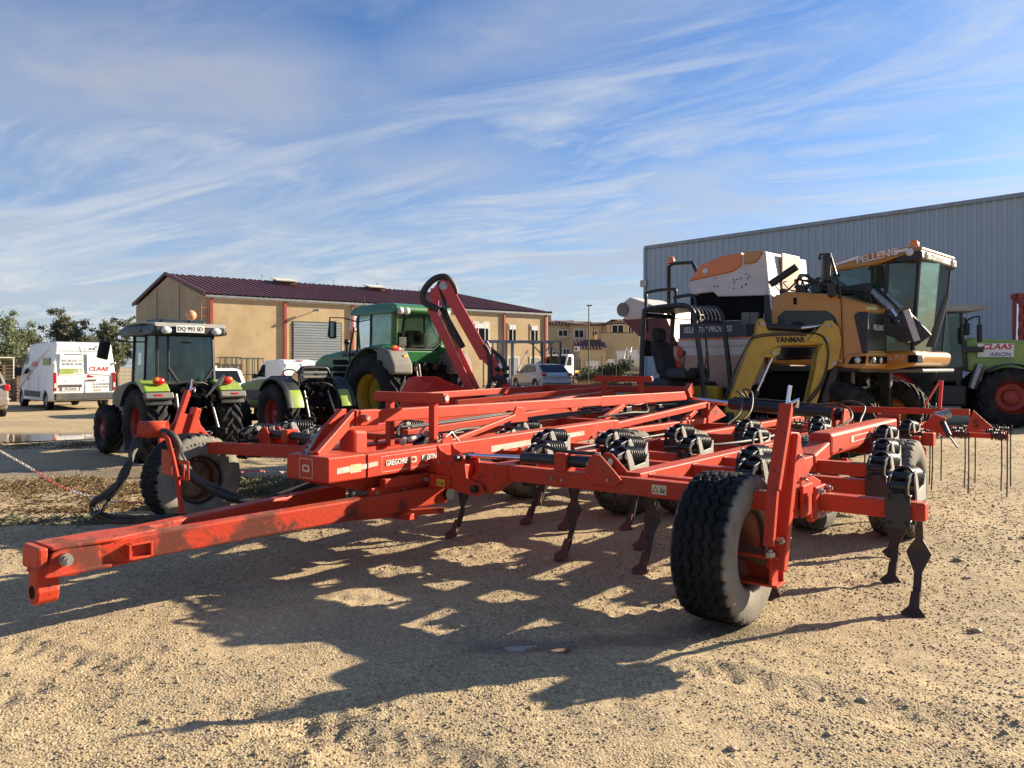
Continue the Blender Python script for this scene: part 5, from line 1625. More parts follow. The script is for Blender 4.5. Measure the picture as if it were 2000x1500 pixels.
MB().box((1.6, 0.345, 0.95), (0.8, 0.012, 0.22)).build('bonnet_grille', 'dark_plastic', t2, 0.004)
MB().prism([(0.78, 0.7), (0.74, 1.3), (0.84, 1.38), (0.96, 1.36), (1.0, 0.7)], -0.36, 0.36).build('dash_cowl', 'dark_plastic', t2, 0.05)
MB().box((0.35, 0, 0.90), (1.2, 0.8, 0.12)).build('platform', 'dark_plastic', t2, 0.02)
for sg in (1, -1):
    fender(t2, 0, sg * 0.60, 0.72, 138, 168, 0.34, 0.035, 'lime', 0.61, 'fender_cap')
    fender(t2, 0, sg * 0.60, 0.715, 40, 140, 0.34, 0.035, 'dark_plastic', 0.61)
    fender(t2, 0, sg * 0.60 + sg * 0.12, 0.735, 55, 168, 0.10, 0.03, 'dark_plastic', 0.61, 'fender_trim')
MB().box((0.15, 0, 1.12), (0.42, 0.48, 0.12)).build('seat', 'seat_fabric', t2, 0.05)
MB().box((-0.05, 0, 1.28), (0.14, 0.46, 0.30), rot=(0, R_(-10), 0)).build('seat_back', 'seat_fabric', t2, 0.05)
MB().tube([(-0.30, 0.36, 0.95), (-0.34, 0.36, 1.30), (-0.36, 0.30, 1.50), (-0.36, 0.20, 1.545), (-0.36, -0.20, 1.545), (-0.36, -0.30, 1.50), (-0.34, -0.36, 1.30), (-0.30, -0.36, 0.95)], 0.04, 8, sub=4).build('roll_bar', 'black_paint', t2)
for z in (1.36, 1.45):
    MB().beam((-0.37, -0.28, z), (-0.37, 0.28, z), 0.05, 0.05).build('roll_bar_rung', 'grey_plastic', t2, 0.01)
MB().box((-0.36, 0.42, 1.36), (0.03, 0.16, 0.14), rot=(R_(35), 0, 0)).build('warning_board', 'wood', t2, 0.004)
MB().tube([V((0.62 + 0.08 * math.cos(a), 0.18 * math.sin(a), 1.40 + 0.11 * math.cos(a))) for a in [i * math.pi / 8 for i in range(16)]], 0.014, 6, closed=True).build('steering_wheel', 'black_paint', t2)
for k in range(5):
    MB().tube([(0.2 + 0.1 * k, 0.42, 0.95), (0.1 + 0.1 * k, 0.46, 1.25), (0.05 + 0.12 * k, 0.44, 1.40 - 0.03 * k)], 0.012, 6, sub=4).build('lever', 'black_paint', t2)
clutter(t2, (-0.36, 0, 0.92), (0.35, 0.62, 0.75), 30, 9, pipes=12)
MB().box((-0.15, 0, 0.85), (0.4, 0.5, 0.7)).build('gearbox', 'dark_void', t2, 0.04)
for sg in (1, -1):
    MB().beam((-0.25, sg * 0.25, 0.55), (-0.95, sg * 0.33, 0.52), 0.05, 0.09).build('lift_arm', 'black_paint', t2, 0.008)
    MB().cyl((-0.7, sg * 0.31, 0.55), (-0.42, sg * 0.27, 1.08), 0.022, n=8).build('lift_rod', 'steel', t2)
MB().tube([(-0.42, 0.1, 1.22), (-0.52, -0.2, 1.22), (-0.55, -0.42, 1.05), (-0.52, -0.46, 0.75)], 0.02, 8, sub=6).build('hose', 'hose', t2)

# ---------------------------------------------------------------- big dark green tractor
t3 = thing('tractor', 'large dark green tractor with yellow rims and glazed cab in front of the roller door', 'tractor', (-2.35, 17.70, 0), HD)
wpair(t3, 0.0, 0.93, 0.925, 'deer_rear', 0.15)
wpair(t3, 2.65, 0.90, 0.69, 'deer_front', 0.1)
MB().box((1.5, 0, 0.95), (3.4, 0.56, 0.6)).build('chassis', 'dark_void', t3, 0.03)
MB().cyl((0, -0.8, 0.925), (0, 0.8, 0.925), 0.17, n=14).build('rear_axle', 'dark_void', t3)
MB().cyl((2.65, -0.8, 0.69), (2.65, 0.8, 0.69), 0.12, n=14).build('front_axle', 'dark_void', t3)
MB().prism([(1.75, 1.2), (1.75, 1.98), (2.4, 1.98), (3.3, 1.86), (3.62, 1.68), (3.66, 1.15), (2.2, 1.1)], lambda x, z: -0.40 + max(0, z - 1.75) * 0.4, lambda x, z: 0.40 - max(0, z - 1.75) * 0.4).build('bonnet', 'deer_green', t3, 0.08, 3)
for k in range(3):
    MB().box((2.35 + 0.0 * k, 0.402, 1.36 + 0.16 * k), (0.62, 0.02, 0.12)).build('bonnet_vent', 'dark_void', t3, 0.02)
for sg in (1, -1):
    fender(t3, 0, sg * 0.80, 1.06, 30, 95, 0.56, 0.05, 'deer_green', 0.93)
    fender(t3, 0.02, sg * 1.02, 1.055, 20, 120, 0.16, 0.05, 'dark_plastic', 0.93, 'fender_trim')
    MB().prism([(-0.30, 1.98), (-0.42, 2.02), (-0.72, 1.90), (-0.90, 1.62), (-0.92, 1.40), (-0.60, 1.40), (-0.25, 1.62)], sg * 0.86 - 0.27, sg * 0.86 + 0.27).build('fender_end', 'grey_plastic', t3, 0.09, 3)
    MB().prism([(0.15, 2.03), (-0.30, 2.06), (-0.58, 1.99), (-0.62, 1.86), (-0.2, 1.86)], sg * 0.82 - 0.25, sg * 0.82 + 0.25).build('fender_cap', 'deer_green', t3, 0.06, 3)
    lp_ = MB().sphere((-0.62, sg * 0.84, 1.925), 0.13, 16, 10, (0.55, 1.3, 0.75)).build('tail_lamp', 'lens_red', t3)
    MB().sphere((-0.62, sg * 0.84 + sg * 0.04, 1.96), 0.10, 14, 8, (0.62, 1.2, 0.7)).build('lamp_lens', 'lens_orange', lp_)
    MB().box((-0.80, sg * 0.72, 1.80), (0.02, 0.10, 0.06)).build('width_label', 'warn_yellow', t3)
    MB().prism([(2.1, 1.52), (2.4, 1.60), (2.95, 1.58), (3.25, 1.40), (3.22, 1.36), (2.9, 1.52), (2.4, 1.54), (2.1, 1.46)], sg * 0.92 - 0.22, sg * 0.92 + 0.22).build('front_fender', 'dark_plastic', t3, 0.02)
# cab shell
for sg in (1, -1):
    for nm, a, b, wd, mm_ in (('cab_pillar', (-0.28, sg * 0.66, 1.95), (-0.34, sg * 0.68, 2.78), 0.13, 'deer_green'), ('cab_pillar', (0.45, sg * 0.78, 1.85), (0.45, sg * 0.76, 2.78), 0.055, 'dark_plastic'), ('cab_pillar', (1.30, sg * 0.58, 1.45), (1.12, sg * 0.66, 2.76), 0.07, 'dark_plastic')):
        MB().beam(a, b, wd, wd * 0.8).build(nm, mm_, t3, 0.02)
    pane(t3, [(-0.26, sg * 0.70, 1.95), (0.45, sg * 0.775, 1.85), (0.45, sg * 0.755, 2.78), (-0.30, sg * 0.70, 2.78)])
    pane(t3, [(0.45, sg * 0.775, 1.60), (1.29, sg * 0.60, 1.50), (1.12, sg * 0.67, 2.76), (0.45, sg * 0.755, 2.78)])
    MB().beam((-0.3, sg * 0.7, 1.92), (1.3, sg * 0.62, 1.52), 0.06, 0.07).build('window_rail', 'dark_plastic', t3, 0.01)
pane(t3, [(-0.34, -0.58, 2.10), (-0.34, -0.40, 1.96), (-0.34, 0.40, 1.96), (-0.34, 0.58, 2.10), (-0.38, 0.60, 2.76), (-0.38, -0.60, 2.76)])
pane(t3, [(1.31, -0.55, 1.5), (1.31, 0.55, 1.5), (1.13, 0.62, 2.76), (1.13, -0.62, 2.76)])
for a, b in (((-0.355, -0.58, 2.10), (-0.355, -0.40, 1.96)), ((-0.355, -0.40, 1.96), (-0.355, 0.40, 1.96)), ((-0.355, 0.58, 2.10), (-0.355, 0.40, 1.96))):
    MB().beam(a, b, 0.03, 0.03).build('window_rail', 'dark_plastic', t3, 0.004)
MB().prism([(-0.30, 1.55), (-0.36, 1.93), (-0.1, 1.95), (0.1, 1.45)], -0.62, 0.62).build('rear_panel', 'deer_green', t3, 0.03)
MB().box((0.5, 0, 1.45), (1.6, 1.2, 0.40)).build('cab_floor', 'dark_plastic', t3, 0.05)
rf = MB().prism([(-0.52, 2.76), (-0.56, 2.82), (-0.52, 2.92), (-0.3, 2.98), (0.2, 3.0), (0.95, 2.99), (1.2, 2.93), (1.30, 2.84), (1.28, 2.77), (1.1, 2.75), (-0.3, 2.75)], lambda x, z: -0.80 + max(0, z - 2.88) * 0.7, lambda x, z: 0.80 - max(0, z - 2.88) * 0.7).build('cab_roof', 'deer_green', t3, 0.05, 3)
for sg in (1, -1):
    for k in (0, 1):
        MB().lathe([(0.001, 0.03), (0.06, 0.025), (0.08, 0.0), (0.08, -0.07)], MX.Translation((-0.56 - 0.0 * k, sg * (0.66 - 0.17 * k), 2.80)) @ MX.Rotation(math.pi, 4, 'Z'), 16).build('work_lamp', 'lens_clear', rf)
MB().box((0.12, -0.02, 1.86), (0.46, 0.5, 0.14)).build('seat', 'seat_fabric', t3, 0.05)
MB().box((-0.08, -0.02, 2.15), (0.12, 0.46, 0.5)).build('seat_back', 'seat_fabric', t3, 0.06)
for y in (-0.42, 0.34):
    MB().box((0.0, y, 2.15), (0.10, 0.12, 0.40)).build('arm_rest', 'dark_plastic', t3, 0.03)
MB().tube([V((0.75 + 0.1 * math.cos(a), 0.21 * math.sin(a), 2.12 + 0.14 * math.cos(a))) for a in [i * math.pi / 8 for i in range(16)]], 0.014, 6, closed=True).build('steering_wheel', 'black_paint', t3)
MB().beam((-0.40, -0.2, 2.74), (-0.37, -0.48, 2.30), 0.015, 0.02).build('wiper', 'black_paint', t3)
MB().box((-0.46, 0.56, 2.12), (0.04, 0.20, 0.20)).build('number_holder', 'dark_plastic', t3, 0.01)
MB().tube([(1.15, 0.66, 2.62), (1.22, 1.0, 2.70), (1.24, 1.35, 2.70), (1.24, 1.40, 2.25)], 0.016, 6).build('mirror_arm', 'black_paint', t3)
mr = MB().box((1.26, 1.27, 2.42), (0.07, 0.20, 0.40)).build('mirror', 'dark_plastic', t3, 0.04)
MB().box((1.222, 1.27, 2.42), (0.006, 0.15, 0.33)).build('mirror_glass', 'mirror', mr, 0.01)
MB().tube([(1.45, 0.62, 1.2), (1.42, 0.72, 1.9), (1.28, 0.68, 2.5)], 0.022, 8).build('hand_rail', 'black_paint', t3)
MB().cyl((1.95, 0.45, 1.9), (1.95, 0.45, 2.14), 0.035, n=10).build('air_intake', 'black_paint', t3)
MB().sphere((1.95, 0.45, 2.17), 0.075, 12, 8).build('intake_cap', 'black_paint', t3)
MB().cyl((1.05, 0.55, 2.92), (1.05, 0.55, 3.22), 0.012, n=6).build('aerial', 'black_paint', t3)
MB().box((1.6, 0.62, 1.86), (0.5, 0.12, 0.10)).build('air_pipe', 'black_paint', t3, 0.03)
clutter(t3, (-0.5, 0, 1.3), (0.4, 1.0, 0.7), 34, 15, pipes=14)
MB().box((-0.2, 0, 1.15), (0.5, 0.7, 0.9)).build('gearbox', 'dark_void', t3, 0.05)
MB().tube([(-0.62, 0.22, 1.62), (-0.66, 0.2, 1.3), (-0.62, 0.16, 1.0)], 0.02, 8).build('lift_rod', 'steel', t3)
MB().tube([(-0.62, 0.30, 1.60), (-0.64, 0.28, 1.35)], 0.02, 8).build('lift_rod', 'steel', t3)

# ---------------------------------------------------------------- red hedge cutter on its folded boom
hc = thing('hedge_cutter', 'bright red hedge cutter with folded boom arms and black hoses behind the dark green tractor', 'hedge cutter', (-0.95, 15.3, 0), 0.0)


def hb(a, b, w, h, name='boom_arm', m='arm_red', **k):
    return MB().beam(a, b, w, h, **k).build(name, m, hc, 0.012)


UPX = (1, 0, 0)
hb((0.12, 0, 1.10), (-0.66, 0.0, 2.74), 0.20, 0.17, up=UPX)
hb((0.26, 0.06, 1.12), (-0.44, 0.06, 2.62), 0.12, 0.10, up=UPX)
hb((-0.60, 0.0, 2.66), (-0.58, 0.0, 3.12), 0.20, 0.16, 'boom_knuckle', up=UPX)
hb((-0.58, -0.05, 2.95), (-0.34, -0.05, 3.27), 0.18, 0.24, 'boom_knuckle', up=UPX)
hb((-0.40, -0.06, 3.22), (0.42, -0.06, 1.75), 0.24, 0.23, up=UPX)
hb((0.40, -0.05, 1.95), (0.92, -0.05, 0.95), 0.16, 0.20, 'boom_end', up=UPX)
MB().prism([(0.28, 2.05), (0.52, 1.95), (0.62, 1.70), (0.50, 1.55), (0.34, 1.72)], -0.16, 0.02).build('link_plate', 'arm_red', hc, 0.01)
MB().cyl((-0.40, -0.2, 3.16), (-0.40, 0.1, 3.16), 0.085, n=18).build('pivot_pin', 'steel', hc)
r1 = MB().cyl((-0.46, 0.02, 2.75), (-0.02, 0.0, 1.95), 0.055, n=14).build('hydraulic_ram', 'black_paint', hc)
r2 = MB().cyl((0.42, 0.0, 2.05), (0.66, 0.0, 1.62), 0.065, n=14).build('hydraulic_ram', 'black_paint', hc)
MB().cyl((0.64, 0.0, 1.66), (0.86, 0.0, 1.30), 0.03, n=12).build('ram_rod', 'chrome', r2)
MB().tube([(0.10, -0.1, 1.25), (-0.16, -0.12, 2.6), (-0.50, -0.12, 2.70), (-0.78, -0.12, 2.84), (-0.80, -0.12, 3.05), (-0.60, -0.12, 3.29), (-0.36, -0.12, 3.34), (-0.20, -0.12, 3.15), (-0.16, -0.12, 3.0)][2:], 0.065, 10, sub=6).build('hose_sleeve', 'hose', hc)
MB().tube([(0.40, -0.15, 2.0), (0.50, -0.16, 1.80), (0.52, -0.17, 1.45), (0.48, -0.18, 1.15), (0.28, -0.18, 0.98), (0.08, -0.17, 1.0)], 0.048, 10, sub=6).build('hose_sleeve', 'hose', hc)
for k in range(4):
    MB().tube([(-0.52 + 0.02 * k, -0.13, 3.25), (-0.44 + .02 * k, -0.14, 2.95), (-0.35, -0.13, 2.7), (-0.2 - 0.03 * k, -0.12, 2.3), (-0.05, -0.1, 1.95)], 0.015, 6, sub=4).build('hose', 'hose', hc)
for k in range(5):
    MB().tube([(0.45 + .02 * k, -0.12, 1.95), (0.72 + 0.02 * k, -0.14, 1.70), (0.80, -0.14, 1.45), (0.72 - .03 * k, -0.12, 1.15)], 0.016, 6, sub=5).build('hose', 'hose', hc)
clutter(hc, (0.72, -0.02, 1.40), (0.22, 0.2, 0.35), 14, 21, 'ram_mount', 'black_paint', 6)
clutter(hc, (0.0, -0.05, 0.95), (0.9, 0.4, 0.25), 16, 22, 'valve_group', 'black_paint', 12)
hb((0.75, -0.02, 0.75), (0.86, -0.02, 1.25), 0.14, 0.10, 'head_bracket', up=UPX)
hb((0.98, -0.02, 0.75), (0.86, -0.02, 1.25), 0.14, 0.10, 'head_bracket', up=UPX)
hb((0.55, 0.0, 0.80), (1.05, 0.0, 0.80), 0.35, 0.16, 'head_base')
MB().prism([(-1.20, 0.62), (-1.16, 1.10), (-1.02, 1.36), (-0.86, 1.39), (-0.66, 1.20), (-0.62, 0.62)], -0.75, -0.10).build('flail_hood', 'arm_red', hc, 0.02)
MB().slab([(-0.86, -0.78, 1.38), (-0.50, -0.74, 1.38), (0.16, -0.60, 1.12), (0.20, -0.55, 0.75), (-0.95, -0.80, 0.72)], 0.02).build('side_guard', 'arm_red', hc, 0.006)
gb = MB()
for x, z in ((-0.8, 1.33), (-0.55, 1.34), (-0.2, 1.22), (0.1, 1.10), (-0.85, 1.05), (-0.3, 1.0)):
    bolt(gb, (x, -0.79 + (x + 0.9) * 0.17, z), (0, -1, 0), 0.016, 0.015)
stuff(gb.build('guard_bolts', 'steel', hc))
hb((-0.6, -0.2, 0.55), (0.9, -0.1, 0.55), 0.25, 0.2, 'base_frame')
hb((-0.5, -0.2, 0.0), (-0.5, -0.2, 0.5), 0.1, 0.1, 'support_leg', 'black_paint', up=UPX)
hb((0.8, -0.1, 0.0), (0.8, -0.1, 0.5), 0.1, 0.1, 'support_leg', 'black_paint', up=UPX)


# ---------------------------------------------------------------- road vehicles
def arch_profile(L, zb, wx, wr, top):
    """lower body outline with wheel arches at wx (list); top: list of (x,z) from the front back to the rear"""
    pts = []
    x = 0.0
    pts.append((0.02, zb + 0.06))
    cur = []
    for c in sorted(wx):
        a0 = math.asin(min(1, max(-1, (zb - wr * 0.8) / wr))) if False else 0
        for k in range(9):
            a = math.pi - k * math.pi / 8
            cur.append((c + wr * math.cos(a), max(zb, wr * 0.80 + wr * math.sin(a) * 1.0) if 0 < k < 8 else zb))
    pts += cur
    pts.append((L - 0.03, zb + 0.06))
    return pts + top


def van(root, L, Wd, H, body, belt, wx, whl, wkey, side_glass, rear_w=0.86):
    """panel van: lower body with arches, upper body narrowing to the roof"""
    yf = lambda x, z: Wd / 2 - max(0.0, z - belt) * 0.11 - (0.10 if x > L - 0.6 else 0.0)
    top = [(L, 0.75), (L - 0.12, 1.02), (L - 0.95, 1.30), (L - 1.75, H - 0.12), (L - 2.1, H - 0.02), (0.35, H), (0.10, H - 0.05), (0.0, belt), (0.0, 0.5)]
    b = MB().prism(arch_profile(L, 0.30, wx, whl * 1.12, top), lambda x, z: -yf(x, z), yf)
    o = b.build('body', body, root, 0.045, 3)
    for x in wx:
        wpair(root, x, Wd / 2 - 0.13, whl, wkey)
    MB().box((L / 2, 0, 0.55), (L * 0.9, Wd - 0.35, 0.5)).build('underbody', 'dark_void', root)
    return yf


v1 = thing('delivery_van', 'tall white delivery van with red lettering, parked at the far left before the trees', 'van', (-15.40, 27.70, 0), HD)
yf = van(v1, 5.5, 2.06, 2.46, 'white_paint', 1.25, (1.05, 4.65), 0.35, 'van', True)
MB().box((-0.02, 0, 0.50), (0.14, 1.96, 0.26)).build('rear_bumper', 'bumper_grey', v1, 0.04)
for sg in (1, -1):
    MB().box((2.85, sg * 1.03, 0.55), (2.3, 0.03, 0.22)).build('side_strip', 'bumper_grey', v1, 0.012)
    tl_ = MB().box((-0.005, sg * 0.965, 1.03), (0.09, 0.10, 0.66)).build('tail_lamp', 'lens_red', v1, 0.02)
    MB().box((-0.05, sg * 0.965, 0.90), (0.012, 0.07, 0.16)).build('lamp_lens', 'lens_clear', tl_, 0.01)
    pane(v1, [(L_, sg * (yf(L_, z_) + 0.004), z_) for L_, z_ in ((3.55, 1.30), (4.45, 1.28), (3.95, 2.05), (3.60, 2.10))], 'window_dark', 'door_window')
    MB().box((4.25, sg * 1.20, 1.38), (0.14, 0.24, 0.34)).build('wing_mirror', 'dark_plastic', v1, 0.05)
    for x in (1.95, 3.45):
        MB().beam((x, sg * (yf(x, 0.5) + 0.002), 0.5), (x, sg * (yf(x, 1.25) + 0.002), 1.25), 0.010, 0.006).build('panel_seam', 'bumper_grey', v1)
    MB().box((3.4, sg * 1.035, 1.10), (0.18, 0.02, 0.05)).build('door_handle', 'bumper_grey', v1, 0.01)
pane(v1, [(4.62, -0.78, 1.34), (4.62, 0.78, 1.34), (3.82, 0.80, 2.26), (3.82, -0.80, 2.26)], 'window_dark', 'windscreen', 0.02)
# rear doors
rx_ = lambda z: -0.008 + max(0, z - 1.25) * 0.04
MB().beam((-0.012, 0, 0.60), (0.03, 0, 2.36), 0.012, 0.008, up=(1, 0, 0)).build('door_seam', 'bumper_grey', v1)
MB().beam((0.018, -0.86, 2.18), (0.018, 0.86, 2.18), 0.012, 0.010).build('door_seam', 'bumper_grey', v1)
for sg in (1, -1):
    MB().slab([(rx_(1.20) - 0.004, sg * 0.06, 1.32 if sg < 0 else 1.30), (rx_(1.2) - 0.004, sg * 0.84, 1.24), (rx_(2) - 0.004, sg * 0.80, 2.06), (rx_(2) - 0.004, sg * 0.06, 2.06)], 0.014).build('door_recess', 'white_paint', v1, 0.03)
    MB().box((0.0, sg * 1.0, 1.70), (0.10, 0.05, 0.08)).build('door_hinge', 'white_paint', v1, 0.015)
    MB().box((-0.005, sg * 0.62, 1.06), (0.02, 0.03, 0.03)).build('lock', 'bumper_grey', v1, 0.008)
MB().slab([(-0.012, -0.10, 1.28), (-0.012, -0.32, 1.20), (-0.012, -0.10, 1.18)], 0.02).build('brake_lamp', 'lens_red', v1, 0.005)
MB().box((-0.02, -0.22, 1.08), (0.03, 0.30, 0.05)).build('door_handle', 'bumper_grey', v1, 0.012)
MB().box((-0.012, 0.47, 0.88), (0.02, 0.74, 0.10)).build('lamp_bar', 'bumper_grey', v1, 0.01)
plate(v1, REAR(-0.018, 0.47, 0.77), 'EV-218-PS', 0.62, 0.115)
DC = lambda y, z, x=0.0: REAR(rx_(z) - 0.016 + x, y, z)
text('CLAAS', 0.20, 'text_red', v1, DC(-0.43, 1.48), shear=0.25, bold=0.03, width=1.1)
text('C.R.A AVIGNON', 0.095, 'text_grey', v1, REAR(-0.008, -0.52, 0.93), width=0.9)
text('04 90 95 10 09', 0.090, 'text_grey', v1, REAR(-0.008, -0.52, 0.83), width=0.9)
text('RECRUTE', 0.12, 'text_grey', v1, DC(0.50, 1.775))
text('04 90 95 10 09', 0.115, 'text_grey', v1, DC(0.42, 1.65), bold=0.015, width=0.9)
MB().slab([(rx_(2) - 0.012, 0.10, 1.90), (rx_(2) - 0.012, 0.68, 1.90), (rx_(2) - 0.012, 0.68, 2.02), (rx_(2) - 0.012, 0.10, 2.02)], 0.004).build('photo_band', 'text_grey', v1)
MB().slab([(rx_(1.8) - 0.012, 0.08, 1.72), (rx_(1.8) - 0.012, 0.20, 1.72), (rx_(1.8) - 0.012, 0.20, 1.82), (rx_(1.8) - 0.012, 0.08, 1.82)], 0.004).build('green_mark', 'decal_green', v1)
MB().slab([(rx_(1.4) - 0.0135, 0.36, 1.30), (rx_(1.4) - 0.0135, 0.82, 1.28), (rx_(1.4) - 0.0135, 0.81, 1.50), (rx_(1.4) - 0.0135, 0.36, 1.50)], 0.004).build('green_band', 'decal_green', v1)
for k, y in enumerate((0.32, 0.27, 0.225, 0.16, 0.12)):
    MB().box((rx_(1.4) - 0.0135, y, 1.40), (0.004, 0.03 - 0.004 * k, 0.20)).build('green_bar', 'decal_green', v1)
MB().box((-0.008, -0.42, 0.72), (0.006, 0.22, 0.07)).build('stripe_sticker', 'faded_white', v1)
for y in (-0.36, -0.48):
    MB().box((0.017, y, 2.28), (0.012, 0.07, 0.07)).build('stripe_sticker', 'text_grey', v1)
text('CLAAS', 0.24, 'text_red', v1, LEFT(2.7, yf(2.7, 1.65) + 0.012, 1.65), shear=0.2, bold=0.02)
MB().box((1.05, yf(1, 1.75) + 0.012, 1.75), (0.9, 0.006, 0.26)).build('green_band', 'decal_green', v1)


def small_car(root, L, Wd, H, body, lower_top, green, whl=0.32, wx=None, key='car', wins=(), rear=None, front=None, glass='window_dark', slope=0.24, zb=0.22):
    """hatchback: lower body prism with arches, narrower greenhouse on top with dark glass"""
    wx = wx or (0.75, L - 0.85)
    yb = lambda x, z: Wd / 2 - (0.10 * max(0, x - (L - 0.6)) / 0.6) - (0.06 * max(0, 0.35 - x) / 0.35) - max(0, 0.45 - z) * 0.2
    MB().prism(arch_profile(L, zb, wx, whl * 1.14, lower_top), lambda x, z: -yb(x, z), yb).build('body', body, root, 0.06, 3)
    zb0 = min(z for x, z in green)
    yg = lambda x, z: Wd / 2 * 0.96 - slope * (z - zb0) - (0.04 if x < 0.3 else 0)
    MB().prism(green, lambda x, z: -yg(x, z), yg).build('cabin', body, root, 0.05, 3)
    for x in wx:
        wpair(root, x, Wd / 2 - 0.11, whl, key)
    for w_ in wins:
        for sg in (1, -1):
            pane(root, [(x, sg * (yg(x, z) + 0.006), z) for x, z in w_], glass, 'side_window', 0.012)
    for q, nm in ((rear, 'rear_window'), (front, 'windscreen')):
        if q:
            (x0, z0), (x1, z1), k = q
            pane(root, [(x0, -yg(x0, z0) * k, z0), (x0, yg(x0, z0) * k, z0), (x1, yg(x1, z1) * k, z1), (x1, -yg(x1, z1) * k, z1)], glass, nm, 0.03)
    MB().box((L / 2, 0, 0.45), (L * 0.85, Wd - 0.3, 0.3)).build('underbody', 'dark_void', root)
    return yb, yg


c1 = thing('parked_car', 'silver three door hatchback with dark windows, seen from its rear corner beyond the red machinery', 'car', (2.28, 38.9, 0.306), heading(-0.38, 0.925))
yb, yg = small_car(c1, 4.2, 1.76, 1.42, 'silver_paint',
                   [(4.2, 0.55), (4.12, 0.72), (3.1, 0.92), (0.15, 0.96), (-0.02, 0.86), (0.0, 0.5)],
                   [(3.35, 0.86), (2.45, 1.38), (1.9, 1.42), (0.75, 1.36), (0.22, 1.00), (0.10, 0.86)],
                   0.315, (0.80, 3.37), 'car',
                   wins=([(3.0, 0.95), (2.36, 1.32), (1.95, 1.35), (1.95, 0.96)], [(1.87, 0.97), (1.87, 1.35), (1.15, 1.31), (0.95, 1.12), (1.05, 1.0)]),
                   rear=((0.19, 1.00), (0.68, 1.335), 0.88), front=((3.30, 0.92), (2.47, 1.37), 0.9))
for sg in (1, -1):
    MB().box((0.02, sg * 0.72, 0.86), (0.14, 0.26, 0.14)).build('tail_lamp', 'lens_red', c1, 0.03)
    MB().box((2.9, sg * 0.95, 0.98), (0.12, 0.16, 0.11)).build('wing_mirror', 'silver_paint', c1, 0.03)
MB().box((-0.03, 0, 0.50), (0.12, 1.64, 0.22)).build('rear_bumper', 'silver_paint', c1, 0.05)
MB().box((-0.05, 0, 0.33), (0.10, 1.4, 0.12)).build('bumper_insert', 'bumper_grey', c1, 0.03)
plate(c1, REAR(-0.035, 0, 0.78), 'CW-300-LF', 0.52, 0.11)

c2 = thing('parked_car', 'pale taupe hatchback cut by the left edge, next to the white delivery van', 'car', (-16.02, 23.0, 0), HD)
yb, yg = small_car(c2, 4.0, 1.74, 1.48, 'taupe_paint',
                   [(4.0, 0.55), (3.92, 0.75), (2.95, 0.98), (0.15, 1.0), (-0.02, 0.88), (0.0, 0.5)],
                   [(3.2, 0.9), (2.4, 1.44), (1.8, 1.48), (0.55, 1.40), (0.14, 1.02), (0.08, 0.9)],
                   0.315, (0.72, 3.2), 'car',
                   wins=([(2.9, 1.0), (2.3, 1.38), (1.75, 1.40), (1.75, 1.0)], [(1.67, 1.0), (1.67, 1.40), (0.8, 1.34), (0.62, 1.05)]),
                   rear=((0.12, 1.06), (0.50, 1.38), 0.88), front=((3.15, 0.97), (2.42, 1.42), 0.9))
for sg in (1, -1):
    MB().box((0.05, sg * 0.76, 0.92), (0.16, 0.18, 0.20)).build('tail_lamp', 'lens_red', c2, 0.04)
    MB().box((-0.03, sg * 0.70, 0.42), (0.06, 0.22, 0.05)).build('reflector', 'lens_red', c2, 0.01)
MB().box((-0.03, 0, 0.50), (0.12, 1.62, 0.26)).build('rear_bumper', 'taupe_paint', c2, 0.05)
plate(c2, REAR(-0.035, 0, 0.80), 'BF-742-ZK', 0.52, 0.11)

c3 = thing('parked_car', 'small boxy white car with a tinted rear window, between the two lime green tractors', 'car', (-9.2, 24.6, 0), HD)
small_car(c3, 3.7, 1.60, 1.52, 'white_paint',
          [(3.7, 0.55), (3.65, 0.80), (2.8, 0.98), (0.1, 1.02), (0.0, 0.9), (0.0, 0.5)],
          [(2.95, 0.92), (2.4, 1.46), (1.8, 1.52), (0.65, 1.52), (0.30, 1.46), (0.02, 1.02), (0.02, 0.92)],
          0.30, (0.62, 3.0), 'car',
          wins=([(2.7, 1.0), (2.3, 1.42), (1.6, 1.44), (1.6, 1.0)], [(1.5, 1.0), (1.5, 1.44), (0.6, 1.42), (0.45, 1.05)]),
          rear=((0.03, 1.04), (0.28, 1.43), 0.82), front=((2.9, 0.97), (2.42, 1.44), 0.9), slope=0.14)
MB().beam((-0.02, 0.35, 1.03), (0.02, -0.05, 1.10), 0.02, 0.02).build('wiper', 'black_paint', c3)
MB().cyl((0.5, 0.1, 1.52), (0.5, 0.1, 1.60), 0.05, n=10).build('roof_vent', 'white_paint', c3)
for sg in (1, -1):
    MB().box((0.0, sg * 0.72, 0.80), (0.05, 0.10, 0.28)).build('tail_lamp', 'lens_red', c3, 0.01)


